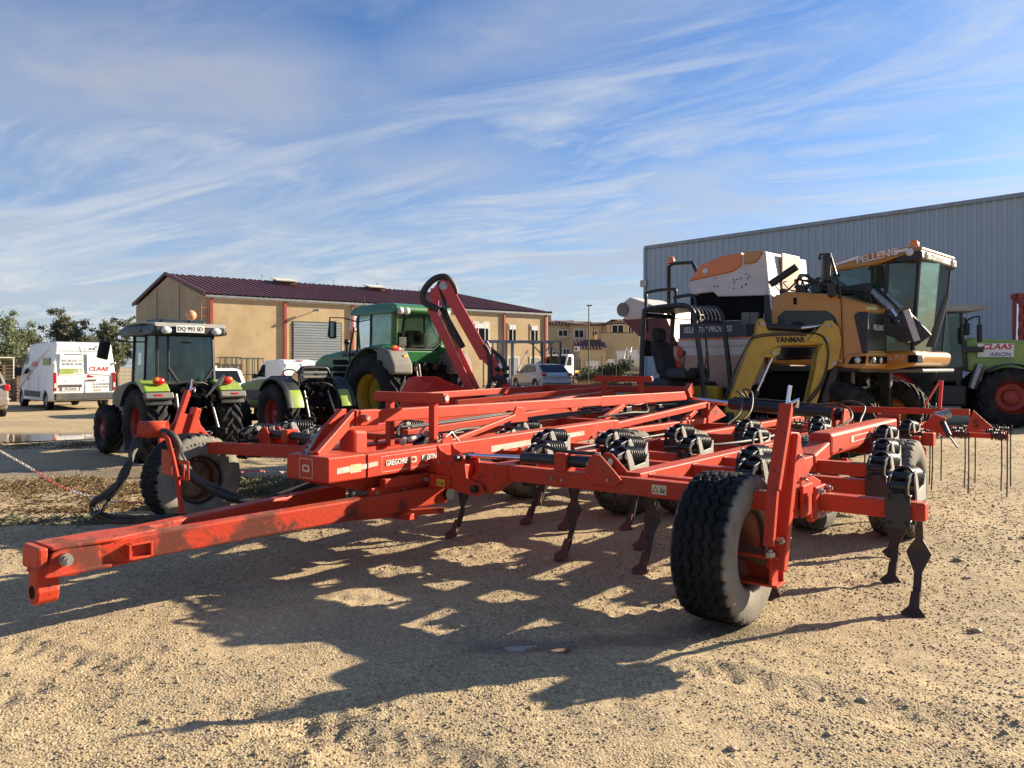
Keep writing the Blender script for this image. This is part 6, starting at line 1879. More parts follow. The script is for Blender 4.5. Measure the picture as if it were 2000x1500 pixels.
def small_van(lbl, loc, rot):
    r = thing('delivery_van', lbl, 'van', loc, rot, 'small white vans by the roller door')
    yb, yg = small_car(r, 4.35, 1.80, 1.86, 'white_paint',
                       [(4.35, 0.55), (4.28, 0.85), (3.3, 1.10), (0.1, 1.12), (0.0, 0.95), (0.0, 0.45)],
                       [(3.45, 1.0), (2.65, 1.74), (2.2, 1.84), (0.8, 1.88), (0.22, 1.82), (0.02, 1.30), (0.0, 1.0)],
                       0.315, (0.75, 3.5), 'car', wins=([(3.15, 1.12), (2.62, 1.62), (2.25, 1.66), (2.05, 1.12)],), front=((3.38, 1.08), (2.66, 1.72), 0.9), slope=0.16, glass='glass_dark')
    for sg in (1, -1):
        MB().box((0.0, sg * 0.83, 1.05), (0.08, 0.10, 0.42)).build('tail_lamp', 'lens_red', r, 0.02)
        MB().slab([(0.02 + max(0, z - 1.3) * 0.36 - 0.015, sg * y, z) for y, z in ((0.05, 1.16), (0.70, 1.16), (0.62, 1.70), (0.05, 1.72))], 0.02).build('door_recess', 'white_paint', r, 0.02)
        MB().box((2.95, sg * 1.0, 1.15), (0.14, 0.2, 0.2)).build('wing_mirror', 'dark_plastic', r, 0.03)
    MB().box((0.2, 0, 1.82), (0.04, 0.30, 0.03)).build('brake_lamp', 'lens_red', r, 0.006)
    MB().box((-0.02, 0, 0.5), (0.12, 1.66, 0.26)).build('rear_bumper', 'bumper_grey', r, 0.05)
    MB().beam((-0.005, 0, 0.62), (-0.005, 0, 1.28), 0.012, 0.012, up=(1, 0, 0)).build('door_seam', 'bumper_grey', r)
    return r


small_van('rounded white panel van seen from behind, left of the roller door', (-8.95, 32.6, 0), heading(-0.60, 0.80))
small_van('rounded white panel van half hidden by the dark green tractor bonnet', (-7.6, 34.4, 0), heading(-0.75, 0.66))
# ================================================================== machines on the right
HR = heading(0.70, -0.714)

# ---------------------------------------------------------------- yellow mini excavator
ex = thing('mini_excavator', 'yellow mini excavator with black open canopy and raised boom, behind the cultivator', 'excavator', (3.10, 13.75, 0), HR)


def canopy_bar(pts, r=0.035, name='canopy_post'):
    return MB().tube(pts, r, 8, sub=5).build(name, 'black_paint', ex)


for sg in (1, -1):
    # side hoop: rear post, roof edge, front post
    canopy_bar([(-0.62, sg * 0.46, 1.30), (-0.60, sg * 0.46, 2.0), (-0.56, sg * 0.46, 2.52), (-0.48, sg * 0.46, 2.60), (0.0, sg * 0.46, 2.63), (0.30, sg * 0.46, 2.62), (0.44, sg * 0.46, 2.52), (0.50, sg * 0.46, 2.30), (0.62, sg * 0.45, 1.5), (0.66, sg * 0.44, 1.0)], 0.045)
MB().slab([(-0.58, -0.46, 2.58), (0.28, -0.46, 2.62), (0.28, 0.46, 2.62), (-0.58, 0.46, 2.58)], 0.05).build('canopy_roof', 'black_paint', ex, 0.015)
MB().beam((-0.57, -0.46, 2.50), (-0.57, 0.46, 2.50), 0.05, 0.08).build('canopy_rail', 'black_paint', ex, 0.01)
for i in range(7):
    y = -0.39 + i * 0.13
    MB().tube([(0.26, y, 2.62), (0.38, y, 2.59), (0.45, y, 2.50), (0.475, y, 2.38)], 0.013, 6, sub=4).build('guard_bar', 'bracket_grey', ex)  # paler than the black canopy: their sunlit glint is put into the colour
for x, z in ((0.36, 2.60), (0.465, 2.46)):
    MB().cyl((x, -0.44, z), (x, 0.44, z), 0.012, n=8).build('guard_rail', 'black_paint', ex)
MB().beam((0.48, -0.45, 2.36), (0.48, 0.45, 2.36), 0.04, 0.05).build('canopy_rail', 'black_paint', ex, 0.008)
MB().prism([(-0.75, 0.62), (-0.80, 1.10), (-0.62, 1.36), (0.0, 1.36), (0.05, 0.62)], -0.60, 0.60).build('engine_cover', 'dark_plastic', ex, 0.08, 3)
MB().prism([(-0.86, 0.60), (-0.92, 0.85), (-0.86, 1.16), (-0.66, 1.28), (-0.40, 1.20), (-0.20, 0.95), (-0.15, 0.60)], -0.64, 0.64).build('counterweight', 'yellow', ex, 0.06, 3)
for k in range(4):
    MB().box((-0.80 + 0.0 * k, -0.50 + 0.055 * k, 0.92), (0.2, 0.02, 0.3)).build('vent_slot', 'dark_void', ex)
MB().box((0.1, 0, 0.72), (1.4, 1.10, 0.2)).build('floor', 'dark_plastic', ex, 0.03)
MB().box((0.15, -0.42, 0.92), (0.75, 0.20, 0.30)).build('side_cover', 'dark_plastic', ex, 0.05)
MB().box((0.25, 0.35, 1.05), (0.5, 0.25, 0.35)).build('side_cover', 'yellow', ex, 0.04)
MB().prism([(-0.42, 1.36), (-0.40, 1.48), (0.05, 1.50), (0.10, 1.40), (0.05, 1.34)], -0.24, 0.24).build('seat', 'seat_fabric', ex, 0.05)
MB().prism([(-0.46, 1.42), (-0.62, 2.0), (-0.52, 2.06), (-0.40, 1.9), (-0.28, 1.46)], -0.24, 0.24).build('seat_back', 'seat_fabric', ex, 0.06, 3)
MB().prism([(-0.62, 2.02), (-0.66, 2.24), (-0.56, 2.30), (-0.48, 2.22), (-0.48, 2.04)], -0.15, 0.15).build('head_rest', 'seat_fabric', ex, 0.05, 3)
MB().box((0.05, -0.34, 1.45), (0.35, 0.16, 0.20)).build('control_console', 'dark_plastic', ex, 0.05)
MB().box((0.05, 0.34, 1.45), (0.35, 0.16, 0.20)).build('control_console', 'dark_plastic', ex, 0.05)
for y in (-0.34, 0.34, 0.1):
    lv = MB().cyl((0.18, y, 1.48), (0.24 if y > -.3 else 0.2, y, 1.78), 0.012, n=8).build('lever', 'black_paint', ex)
    MB().sphere((0.24 if y > -.3 else 0.2, y, 1.80), 0.03, 10, 6, (1, 1, 1.5)).build('lever_knob', 'black_paint', lv)
MB().tube([(0.66, -0.48, 2.25), (0.75, -0.56, 2.2), (0.82, -0.56, 1.4), (0.70, -0.48, 1.28)], 0.018, 8).build('hand_rail', 'black_paint', ex)
MB().cyl((0, 0, 0.42), (0, 0, 0.64), 0.40, n=24).build('slew_ring', 'dark_void', ex)
for sg in (1, -1):
    tr = MB()
    pts = [(-0.75, 0.02), (-0.92, 0.12), (-0.95, 0.25), (-0.85, 0.42), (0.85, 0.42), (0.95, 0.25), (0.92, 0.12), (0.75, 0.02)]
    tr.prism(pts, sg * 0.50 - 0.15, sg * 0.50 + 0.15)
    tr.build('track', 'rubber', ex, 0.03)
# boom swung straight to the right of the canopy
bm = bpy.data.objects.new
bx0 = V((0.80, 0.05, 0.95))
bd = V((math.cos(R_(40)), math.sin(R_(40)), 0)).normalized()      # boom direction in the machine's axes
bs = V((-bd.y, bd.x, 0))
BMX = MX(((bd.x * 0.86, bs.x, 0, bx0.x), (bd.y * 0.86, bs.y, 0, bx0.y), (0, 0, 1, 0), (0, 0, 0, 1)))


def boom_prism(poly, w, name, m, bevel=0.015, parent=None, y=0.0):
    o = MB().prism(poly, y - w / 2, y + w / 2, BMX).build(name, m, parent or ex, bevel)
    return o


boom = boom_prism([(-0.04, 0.62), (-0.06, 0.82), (0.38, 1.85), (0.54, 2.12), (0.58, 2.36), (0.66, 2.40), (0.73, 2.33), (0.75, 2.22), (0.86, 2.15), (1.60, 2.13), (1.92, 2.12), (2.02, 2.05), (1.96, 1.92), (1.84, 1.90), (1.72, 1.94), (1.05, 1.93), (0.88, 1.88), (0.72, 1.74), (0.18, 0.62)], 0.20, 'boom', 'yellow', 0.02)
boom_prism([(0.60, 1.74), (0.86, 1.88), (1.02, 1.90), (1.0, 1.78), (0.86, 1.72)], 0.24, 'boom_lug', 'yellow', 0.01)
for y in (-0.13, 0.13):
    boom_prism([(1.52, 2.00), (1.86, 2.34), (1.98, 2.35), (2.12, 2.22), (2.17, 2.0), (2.11, 1.70), (2.0, 1.55), (1.88, 1.50), (1.40, 0.10), (1.31, 0.10), (1.66, 1.50), (1.70, 1.75), (1.80, 1.95)], 0.04, 'stick_plate', 'yellow', 0.008, y=y)
boom_prism([(1.82, 2.10), (2.10, 2.14), (2.10, 1.70), (1.98, 1.58), (1.88, 1.52), (1.39, 0.05), (1.29, 0.05), (1.67, 1.50), (1.72, 1.80)], 0.20, 'stick', 'yellow', 0.012)
mt = lambda x, y, z: BMX @ V((x, y, z))
r_ = MB().cyl(mt(0.70, -0.02, 2.26), mt(1.42, -0.02, 2.22), 0.062, n=16).build('hydraulic_ram', 'black_paint', ex)
MB().cyl(mt(1.40, -0.02, 2.222), mt(1.90, -0.02, 2.27), 0.030, n=14).build('ram_rod', 'chrome', r_)
r_ = MB().cyl(mt(2.02, -0.02, 1.52), mt(1.62, -0.02, 0.30), 0.06, n=16).build('hydraulic_ram', 'black_paint', ex)
MB().box(mt(1.86, -0.0, 0.92), (0.10, 0.16, 1.35), rot=MX(((bd.x, bs.x, 0), (bd.y, bs.y, 0), (0, 0, 1))) @ Euler((0, R_(17), 0)).to_matrix()).build('ram_guard', 'dark_plastic', ex, 0.01)
r_ = MB().cyl(mt(0.28, 0, 0.55), mt(0.60, 0, 1.15), 0.05, n=14).build('hydraulic_ram', 'black_paint', ex)
MB().cyl(mt(0.58, 0, 1.12), mt(0.90, 0, 1.76), 0.024, n=12).build('ram_rod', 'chrome', r_)
for k in range(2):
    MB().tube([mt(-0.12, -0.12 - 0.02 * k, 0.9), mt(0.10, -0.125, 1.45 - .05 * k), mt(0.36, -0.125, 1.92), mt(0.50, -0.125, 2.08 - 0.03 * k), mt(0.9, -0.12, 2.13 - 0.03 * k), mt(1.5, -0.12, 2.13 - 0.03 * k)], 0.012, 6, sub=5).build('hose', 'hose', ex)
    MB().tube([mt(1.45, -0.13, 2.14), mt(1.70, -0.15, 2.12), mt(1.86, -0.17, 2.0), mt(1.90, -0.17, 1.7), mt(1.78, -0.17, 1.25 + .06 * k), mt(1.50, -0.16, 0.9 + .06 * k), mt(1.50, -0.14, 0.6)], 0.015, 7, sub=5).build('hose', 'hose', ex)
for x, z in ((0.65, 2.30), (1.88, 2.02), (1.93, 2.26), (2.02, 1.62), (0.88, 1.80)):
    p0 = mt(x, -0.16, z)
    MB().cyl(p0, mt(x, 0.16, z), 0.036, n=12).build('pivot_pin', 'steel', ex)
text('YANMAR', 0.125, 'text_black', ex, BMX @ RIGHT(1.20, -0.106, 2.02), bold=0.03, width=1.08, extr=0.004)
boom_prism([(1.40, 0.25), (1.50, 0.10), (1.60, -0.02), (1.45, -0.25), (1.15, -0.30), (0.95, -0.10), (1.0, 0.05), (1.25, 0.05)], 0.42, 'bucket', 'black_paint', 0.02)
bpy.context.view_layer.update()
# bucket rests on the ground: lift check
boomfoot = MB().box(mt(0.0, 0, 0.62), (0.30, 0.30, 0.34)).build('swing_bracket', 'dark_plastic', ex, 0.03)
MB().prism([(0.06, 0.45), (0.40, 1.05), (0.50, 0.98), (0.34, 0.45)], -0.14, 0.14, BMX).build('boom_guard', 'yellow', ex, 0.01)

# ---------------------------------------------------------------- orange grape harvester
gh = thing('grape_harvester', 'tall orange and white grape harvester with glazed cab, parked before the grey hall', 'harvester', (5.80, 12.60, 0), HR)


def hv(poly, y0, y1, name, m, bevel=0.03, seg=2, parent=None):
    return MB().prism(poly, y0, y1).build(name, m, parent or gh, bevel, seg)


# engine hood on the near side: the nose is drawn in towards its front
yn = lambda x, z: 0.0 + 0.10 * max(0.0, x + 0.35)
hood = MB().prism([(-1.72, 1.62), (-1.74, 2.45), (-1.60, 2.84), (-1.35, 2.90), (-0.55, 2.80), (-0.06, 2.62), (0.02, 2.52), (-0.02, 2.44), (0.0, 1.80), (-0.05, 1.60), (-0.30, 1.56)], lambda x, z: 0.0 + 0.10 * max(0.0, x + 0.4), lambda x, z: 0.90).build('engine_hood', 'orange', gh, 0.05, 3)
MB().prism([(-0.03, 1.79), (-0.03, 2.46), (0.035, 2.46), (0.014, 2.2), (0.014, 1.86)], 0.06, 0.87).build('front_grille', 'dark_plastic', hood, 0.01)
MB().prism([(-0.20, 2.42), (-0.12, 2.48), (0.033, 2.46), (0.022, 1.80), (-0.06, 1.79)], 0.008, 0.12).build('grille_side', 'dark_plastic', hood, 0.02)
hv([(-1.52, 2.24), (-1.52, 2.46), (-1.40, 2.56), (-0.66, 2.52), (-0.52, 2.42), (-0.40, 2.10), (-0.50, 2.06), (-0.85, 2.12), (-1.35, 2.24)], -0.012, 0.05, 'side_window', 'window_dark', 0.01, parent=hood)
hv([(-1.55, 1.68), (-1.55, 1.92), (-0.75, 1.90), (-0.82, 1.70)], -0.012, 0.05, 'side_window', 'window_dark', 0.02, parent=hood)
hv([(-1.78, 2.32), (-1.62, 2.32), (-1.68, 2.86), (-1.78, 2.86)], -0.01, 0.5, 'hood_edge', 'dark_plastic', 0.01, parent=hood)
MB().box((-1.2, -0.004, 2.72), (0.06, 0.012, 0.12)).build('hood_latch', 'dark_void', hood, 0.01)
for a, b in (((-0.40, -0.003, 2.70), (-0.36, -0.003, 1.62)), ((-1.2, -0.003, 2.24), (-0.72, -0.003, 1.99))):
    MB().beam(a, b, 0.010, 0.010, up=(0, 1, 0)).build('panel_seam', 'dark_void', hood)
MB().prism([(-0.38, 1.55), (-0.30, 1.76), (0.03, 1.80), (0.02, 1.60), (-0.05, 1.53)], -0.015, 0.92).build('light_surround', 'orange', hood, 0.02)
hl = MB().prism([(-0.28, 1.61), (-0.22, 1.73), (0.02, 1.745), (0.0, 1.62)], -0.024, 0.05).build('lamp_recess', 'dark_void', hood, 0.006)
MB().prism([(0.02, 1.62), (0.02, 1.74), (0.045, 1.74), (0.04, 1.62)], 0.08, 0.84).build('lamp_recess', 'dark_void', hood, 0.006)
MB().lathe([(0.001, 0.03), (0.04, 0.02), (0.055, 0.0), (0.05, -0.03)], MX.Translation((-0.12, -0.02, 1.675)) @ MX.Rotation(-HQ, 4, 'Z'), 16).build('headlight', 'lens_clear', hood)
for y in (0.25, 0.55):
    MB().lathe([(0.001, 0.03), (0.04, 0.02), (0.055, 0.0), (0.05, -0.03)], MX.Translation((0.04, y, 1.68)), 16).build('headlight', 'lens_clear', hood)
text('PELLENC', 0.13, 'text_white', hood, FRONT(0.036, 0.48, 2.22), width=0.9)
text('670', 0.12, 'faded_white', hood, RIGHT(-0.62, -0.006, 1.88), shear=0.2, width=1.3)
MB().beam((-0.66, -0.006, 1.80), (-0.38, -0.006, 1.66), 0.02, 0.008, up=(0, 1, 0)).build('hood_stripe', 'faded_white', hood)
MB().box((-0.9, 0.45, 1.53), (1.6, 0.80, 0.10)).build('hood_skirt', 'dark_plastic', gh, 0.02)
for y in (0.04,):
    m1_ = MB().tube([(-0.42, 0.02, 2.72), (-0.40, -0.12, 3.0), (-0.52, -0.16, 3.46), (-0.70, -0.12, 3.47), (-0.74, -0.06, 3.4)], 0.022, 8).build('mirror_arm', 'black_paint', gh)
    MB().box((-0.60, -0.13, 3.22), (0.12, 0.26, 0.46), rot=(0, 0, R_(35))).build('mirror', 'dark_plastic', m1_, 0.05)
    MB().box((-0.50, -0.13, 2.86), (0.10, 0.22, 0.26), rot=(0, 0, R_(35))).build('mirror', 'dark_plastic', m1_, 0.04)
# cab on the far side
CX0, CX1, CY0, CY1 = -1.12, 0.36, 0.96, 2.78
cab = MB().prism([(CX0 - 0.05, 3.30), (CX0 - 0.02, 3.44), (-0.3, 3.57), (0.35, 3.62), (0.55, 3.59), (0.56, 3.53), (0.2, 3.44), (-0.2, 3.34), (-0.8, 3.30)], lambda x, z: CY0 - 0.04 + max(0, z - 3.5) * 0.8, lambda x, z: CY1 + 0.04 - max(0, z - 3.5) * 0.8).build('cab_roof', 'orange', gh, 0.04, 3)
MB().prism([(0.05, 3.36), (0.22, 3.46), (0.56, 3.53), (0.57, 3.38), (0.45, 3.34)], CY0 - 0.05, CY1 + 0.05).build('roof_visor', 'dark_plastic', cab, 0.03)
text('PELLENC', 0.17, 'text_white', cab, RIGHT(-0.16, CY0 - 0.046, 3.49) @ MX.Rotation(R_(8), 4, 'Z'), width=1.05, bold=0.01)
for a, b in (((-0.95, CY0 - 0.044, 3.40), (-0.48, CY0 - 0.044, 3.50)), ((0.12, CY0 - 0.04, 3.535), (0.34, CY0 - 0.04, 3.55))):
    MB().beam(a, b, 0.05, 0.006, up=(0, 1, 0)).build('roof_stripe', 'text_white', cab)
text('OPTIMUM', 0.15, 'text_white', cab, FRONT(0.580, 1.75, 3.455), width=1.0)
for y in (1.15, 2.55):
    MB().lathe([(0.001, 0.03), (0.05, 0.02), (0.07, 0.0), (0.06, -0.03)], MX.Translation((0.57, y, 3.455)), 16).build('work_lamp', 'lens_clear', cab)
MB().lathe([(0.001, 0.03), (0.05, 0.02), (0.065, 0.0), (0.06, -0.03)], MX.Translation((0.38, CY0 - 0.06, 3.50)) @ MX.Rotation(-HQ, 4, 'Z'), 16).build('work_lamp', 'lens_clear', cab)
bco = MB().lathe([(0.001, 0.16), (0.06, 0.15), (0.085, 0.08), (0.09, 0.0)], MX.Translation((0.30, 1.35, 3.61)) @ MX.Rotation(-HQ, 4, 'Y'), 18).build('beacon', 'lens_orange', cab)
for (x, y, x1, y1) in ((CX0, CY0 + 0.03, CX0, CY0 + 0.03), (-0.05, CY0, 0.0, CY0), (CX1 - 0.02, CY0 + 0.20, CX1 + 0.10, CY0 + 0.16), (CX1 - 0.02, CY1 - 0.12, CX1 + 0.10, CY1 - 0.06), (CX0, CY1 - 0.03, CX0, CY1 - 0.03)):
    MB().beam((x, y, 1.78), (x1, y1, 3.36), 0.06, 0.06).build('cab_pillar', 'dark_plastic', cab, 0.01)
pane(cab, [(CX0, CY0 + 0.02, 2.75), (-0.05, CY0, 1.85), (0.0, CY0, 3.34), (CX0, CY0 + 0.02, 3.32)], 'glass_green')
pane(cab, [(-0.05, CY0, 1.82), (CX1 - 0.02, CY0 + 0.20, 1.82), (CX1 + 0.10, CY0 + 0.16, 3.36), (0.0, CY0, 3.34)], 'glass_clear')
pane(cab, [(CX1, CY0 + 0.20, 1.80), (CX1 + 0.06, (CY0 + CY1) / 2, 1.80), (CX1 + 0.20, (CY0 + CY1) / 2, 3.40), (CX1 + 0.12, CY0 + 0.16, 3.38)], 'glass_clear')
pane(cab, [(CX1 + 0.06, (CY0 + CY1) / 2, 1.80), (CX1, CY1 - 0.14, 1.80), (CX1 + 0.12, CY1 - 0.08, 3.38), (CX1 + 0.20, (CY0 + CY1) / 2, 3.40)], 'glass_clear')
pane(cab, [(CX0, CY1, 1.85), (CX1, CY1 - 0.1, 1.82), (CX1 + 0.1, CY1 - 0.06, 3.36), (CX0, CY1, 3.34)], 'glass_green')
MB().box((CX0, (CY0 + CY1) / 2, 2.4), (0.05, CY1 - CY0 - 0.1, 1.2)).build('cab_back', 'dark_plastic', cab, 0.02)
cl = MB().prism([(-0.85, 1.62), (-0.95, 1.82), (0.42, 1.84), (0.50, 1.76), (0.44, 1.58), (0.1, 1.52), (-0.4, 1.50)], CY0 - 0.03, CY1 + 0.02).build('cab_base', 'orange', gh, 0.06, 3)
text('670', 0.15, 'faded_white', cl, RIGHT(0.13, CY0 - 0.034, 1.72), shear=0.2, width=1.3)
MB().box((-0.38, CY0 - 0.034, 1.735), (0.5, 0.006, 0.025)).build('base_stripe', 'faded_white', cl)
MB().box((0.42, CY0 + 0.10, 1.70), (0.16, 0.3, 0.13)).build('lamp_recess', 'dark_void', cl, 0.02)
MB().sphere((0.48, CY0 + 0.22, 1.70), 0.06, 12, 8, (0.6, 1, 0.9)).build('headlight', 'lens_clear', cl)
MB().box((0.05, (CY0 + CY1) / 2, 1.50), (1.0, 1.7, 0.06)).build('bumper_lip', 'grey_plastic', cl, 0.02)
MB().box((-0.5, 1.85, 2.05), (0.5, 0.5, 0.16)).build('seat', 'seat_fabric', gh, 0.05)
MB().box((-0.74, 1.85, 2.40), (0.14, 0.5, 0.6)).build('seat_back', 'seat_fabric', gh, 0.06)
MB().tube([V((0.0 + 0.08 * math.cos(a), 1.85 + 0.2 * math.sin(a), 2.5 + 0.14 * math.cos(a))) for a in [i * math.pi / 8 for i in range(16)]], 0.014, 6, closed=True).build('steering_wheel', 'black_paint', gh)
# folded front cutter arm with bright rams between hood and cab
for a, b, r, m in (((-0.30, 0.86, 2.95), (0.12, 0.80, 2.55), 0.07, 'steel'), ((-0.10, 1.0, 2.92), (0.25, 0.92, 2.55), 0.05, 'steel'), ((0.10, 0.82, 2.58), (0.26, 0.78, 2.32), 0.035, 'chrome')):
    MB().cyl(a, b, r, n=14).build('hydraulic_ram', m, gh)
for a, b, w_, h_ in (((-0.95, 0.75, 2.88), (-0.2, 0.85, 2.95), 0.16, 0.16), ((-0.25, 0.85, 2.95), (-0.05, 0.85, 2.35), 0.10, 0.12), ((-0.05, 0.85, 2.4), (0.45, 0.82, 2.05), 0.14, 0.22), ((0.25, 0.80, 2.45), (0.62, 0.85, 2.0), 0.10, 0.3)):
    MB().beam(a, b, w_, h_).build('cutter_arm', 'black_paint', gh, 0.02)
MB().box((0.46, 0.76, 2.26), (0.10, 0.03, 0.55), rot=(0, R_(-18), 0)).build('arm_shield', 'bin_white', gh, 0.005)
for k in range(7):
    MB().tube([(-0.7 + .05 * k, 0.72, 2.92), (-0.25, 0.70 + 0.02 * k, 2.85 - 0.06 * k), (-0.1 + 0.03 * k, 0.72, 2.4), (0.15, 0.74, 2.1 + 0.03 * k), (0.5, 0.78, 2.0 + 0.03 * k)], 0.018, 6, sub=5).build('hose', 'hose', gh)
for k in range(4):
    MB().beam((0.62 + .02 * k, 1.0 + 0.05 * k, 1.9), (0.80, 1.35 + 0.06 * k, 2.75), 0.02, 0.03).build('wiper_linkage', 'black_paint', gh)
# hopper and picking head behind the hood
hp = MB().prism([(-3.30, 2.98), (-3.42, 3.16), (-3.20, 3.40), (-2.2, 3.66), (-1.78, 3.66), (-1.72, 3.0), (-1.75, 2.86), (-2.75, 2.90), (-2.85, 3.0)], 0.05, 1.70).build('hopper', 'bin_white', gh, 0.02)
hv([(-3.36, 3.24), (-3.10, 3.54), (-2.62, 3.665), (-2.25, 3.685), (-2.25, 3.44), (-2.45, 3.34)], 0.02, 1.66, 'hopper_lid', 'bright_orange', 0.02, parent=hp)
hv([(-2.20, 3.46), (-2.20, 3.685), (-1.95, 3.69), (-1.80, 3.66), (-1.95, 3.47)], 0.02, 1.66, 'hopper_lid', 'orange', 0.02, parent=hp)
MB().box((-1.715, 0.90, 3.34), (0.03, 0.72, 0.66)).build('hopper_door', 'bin_pink', hp, 0.01)
MB().lathe([(0.001, 0.02), (0.05, 0.015), (0.06, 0.0)], MX.Translation((-3.0, 0.015, 3.40)) @ MX.Rotation(-HQ, 4, 'Z'), 14).build('lamp', 'lens_clear', hp)
rv = MB()
for i in range(16):
    rv.cyl((-3.1 + random.random() * 1.2, 0.052, 3.05 + random.random() * 0.25), (-3.1, 0.052, 3.1), 0.001, n=4) if False else rv.sphere((-2.9 + random.random() * 1.0, 0.048, 3.03 + random.random() * 0.26), 0.014, 6, 4)
stuff(rv.build('rivets', 'dark_plastic', hp))
MB().box((-2.55, 0.75, 2.66), (1.70, 1.3, 0.62)).build('sorting_unit', 'dark_void', gh, 0.04)
hv([(-1.80, 2.50), (-1.70, 3.0), (-1.60, 2.55), (-1.66, 2.36), (-1.8, 2.36)], 0.0, 0.9, 'hood_end', 'bin_white', 0.02)
for x, y, z in ((-2.15, 0.04, 2.46), (-1.98, 0.04, 2.45)):
    MB().box((x, y, z), (0.16, 0.10, 0.22)).build('control_box', 'grey_plastic', gh, 0.01)
MB().cyl((-2.6, 0.06, 2.43), (-2.2, 0.06, 2.42), 0.015, n=8).build('rail', 'steel', gh)
pnl = MB().box((-2.85, 0.03, 2.26), (1.45, 0.06, 0.30)).build('name_panel', 'navy_panel', gh, 0.015)
text("SELECTIV' PROCESS", 0.155, 'text_white', pnl, RIGHT(-2.95, -0.004, 2.275), shear=0.25, width=0.78, bold=0.01)
for i in range(5):
    MB().box((-1.98 + 0.11 * (i % 3), 0.02, 2.22 + 0.12 * (i // 3)), (0.05, 0.04, 0.05)).build('push_button', 'dark_plastic', pnl, 0.006)
MB().box((-1.95, 0.06, 2.25), (0.45, 0.08, 0.40)).build('fuse_box', 'dark_plastic', gh, 0.02)
hv([(-3.62, 1.95), (-3.60, 2.09), (-1.80, 2.09), (-1.80, 1.95)], 0.0, 1.7, 'bin_rim', 'bin_white', 0.015)
MB().box((-2.7, 0.02, 2.105), (1.8, 0.06, 0.03)).build('rim_strip', 'bright_orange', gh, 0.005)
hv([(-3.55, 1.30), (-3.62, 1.95), (-1.80, 1.95), (-1.80, 1.30), (-2.2, 1.16), (-3.2, 1.16)], 0.03, 1.7, 'lower_bin', 'bin_pink', 0.02)
hv([(-3.60, 1.78), (-3.62, 1.955), (-1.80, 1.955), (-1.80, 1.78)], 0.02, 1.6, 'bin_band', 'bin_white', 0.01)
# discharge spout at the rear, with its conveyor
sp_ = MB().prism([(-4.75, 2.62), (-4.66, 2.88), (-4.50, 2.98), (-3.70, 2.70), (-3.60, 2.50), (-4.60, 2.50)], 0.25, 1.45).build('discharge_spout', 'bin_white', gh, 0.03, loc=(-0.48, 0, 0.07))
MB().prism([(-4.72, 2.52), (-4.60, 2.55), (-3.60, 2.50), (-3.35, 2.0), (-3.55, 1.85), (-4.30, 2.15)], 0.28, 1.42).build('conveyor_trough', 'maroon', gh, 0.02, loc=(-0.48, 0, 0.07))
MB().cyl((-4.66, 0.22, 2.72), (-4.66, 1.48, 2.72), 0.15, n=18).build('conveyor_drum', 'grey_plastic', gh, loc=(-0.48, 0, 0.07))
MB().prism([(-4.25, 2.2), (-4.22, 1.72), (-3.9, 1.72), (-3.75, 1.98), (-3.8, 2.1)], 0.4, 1.3).build('rubber_flap', 'dark_void', gh, 0.01, loc=(-0.48, 0, 0.07))
for k in range(3):
    MB().slab([(-3.60 - 0.06 * k, -0.01, 2.0 - 0.25 * k), (-3.42 - .06 * k, -0.01, 1.84 - 0.25 * k), (-3.62 - .06 * k, -0.01, 1.72 - 0.25 * k)], 0.012).build('red_marker', 'lens_red', gh)
MB().slab([(-3.88, 0.0, 2.02), (-3.58, 0.0, 1.95), (-3.55, 0.0, 1.25), (-3.78, 0.0, 1.6)], 0.02).build('spout_plate', 'bin_pink', gh, 0.004)
for pts in ([(-4.42, 0.1, 2.3), (-4.44, 0.1, 3.0), (-4.36, 0.1, 3.1), (-3.80, 0.1, 3.12), (-3.72, 0.1, 3.03), (-3.76, 0.1, 2.6)], [(-3.76, 0.1, 2.95), (-3.3, 0.1, 2.95), (-3.28, 0.1, 2.6)]):
    MB().tube(pts, 0.035, 8, sub=4).build('guard_hoop', 'black_paint', gh)
mst = MB().tube([(-4.05, 0.35, 2.6), (-4.05, 0.35, 3.62), (-3.92, 0.35, 3.67), (-3.5, 0.35, 3.65), (-3.30, 0.35, 3.3)], 0.04, 8).build('beacon_mast', 'black_paint', gh)
MB().lathe([(0.001, 0.14), (0.06, 0.13), (0.085, 0.06), (0.085, 0.0)], MX.Translation((-4.0, 0.35, 3.68)) @ MX.Rotation(-HQ, 4, 'Y'), 16).build('beacon', 'lens_orange', mst)
for k in range(9):
    a = random.random
    MB().tube([(-1.55 + a() * .4, 0.2 + a() * 1.0, 2.9), (-1.5 + a() * .3, 0.3 + a() * 0.8, 3.12 + a() * 0.12), (-1.2 + a() * .3, 0.3 + a() * .8, 3.05), (-1.1 + a() * .3, 0.4 + a() * .5, 2.9)], 0.018, 6, sub=5).build('hose', 'hose', gh)
MB().cyl((-1.66, -0.02, 3.04), (-1.24, 0.15, 3.34), 0.065, n=12).build('tube_ram', 'black_paint', gh)
clutter(gh, (-1.1, 0.55, 2.95), (0.9, 0.8, 0.25), 18, 31, 'valve_group', 'black_paint', 10)
clutter(gh, (-0.9, 1.5, 1.25), (0.9, 1.4, 0.4), 22, 33, 'under_frame', 'dark_void', 8)
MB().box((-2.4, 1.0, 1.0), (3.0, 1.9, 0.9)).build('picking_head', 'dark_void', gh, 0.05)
MB().box((-1.75, 1.35, 1.30), (1.9, 2.0, 0.35)).build('chassis', 'dark_void', gh, 0.05)
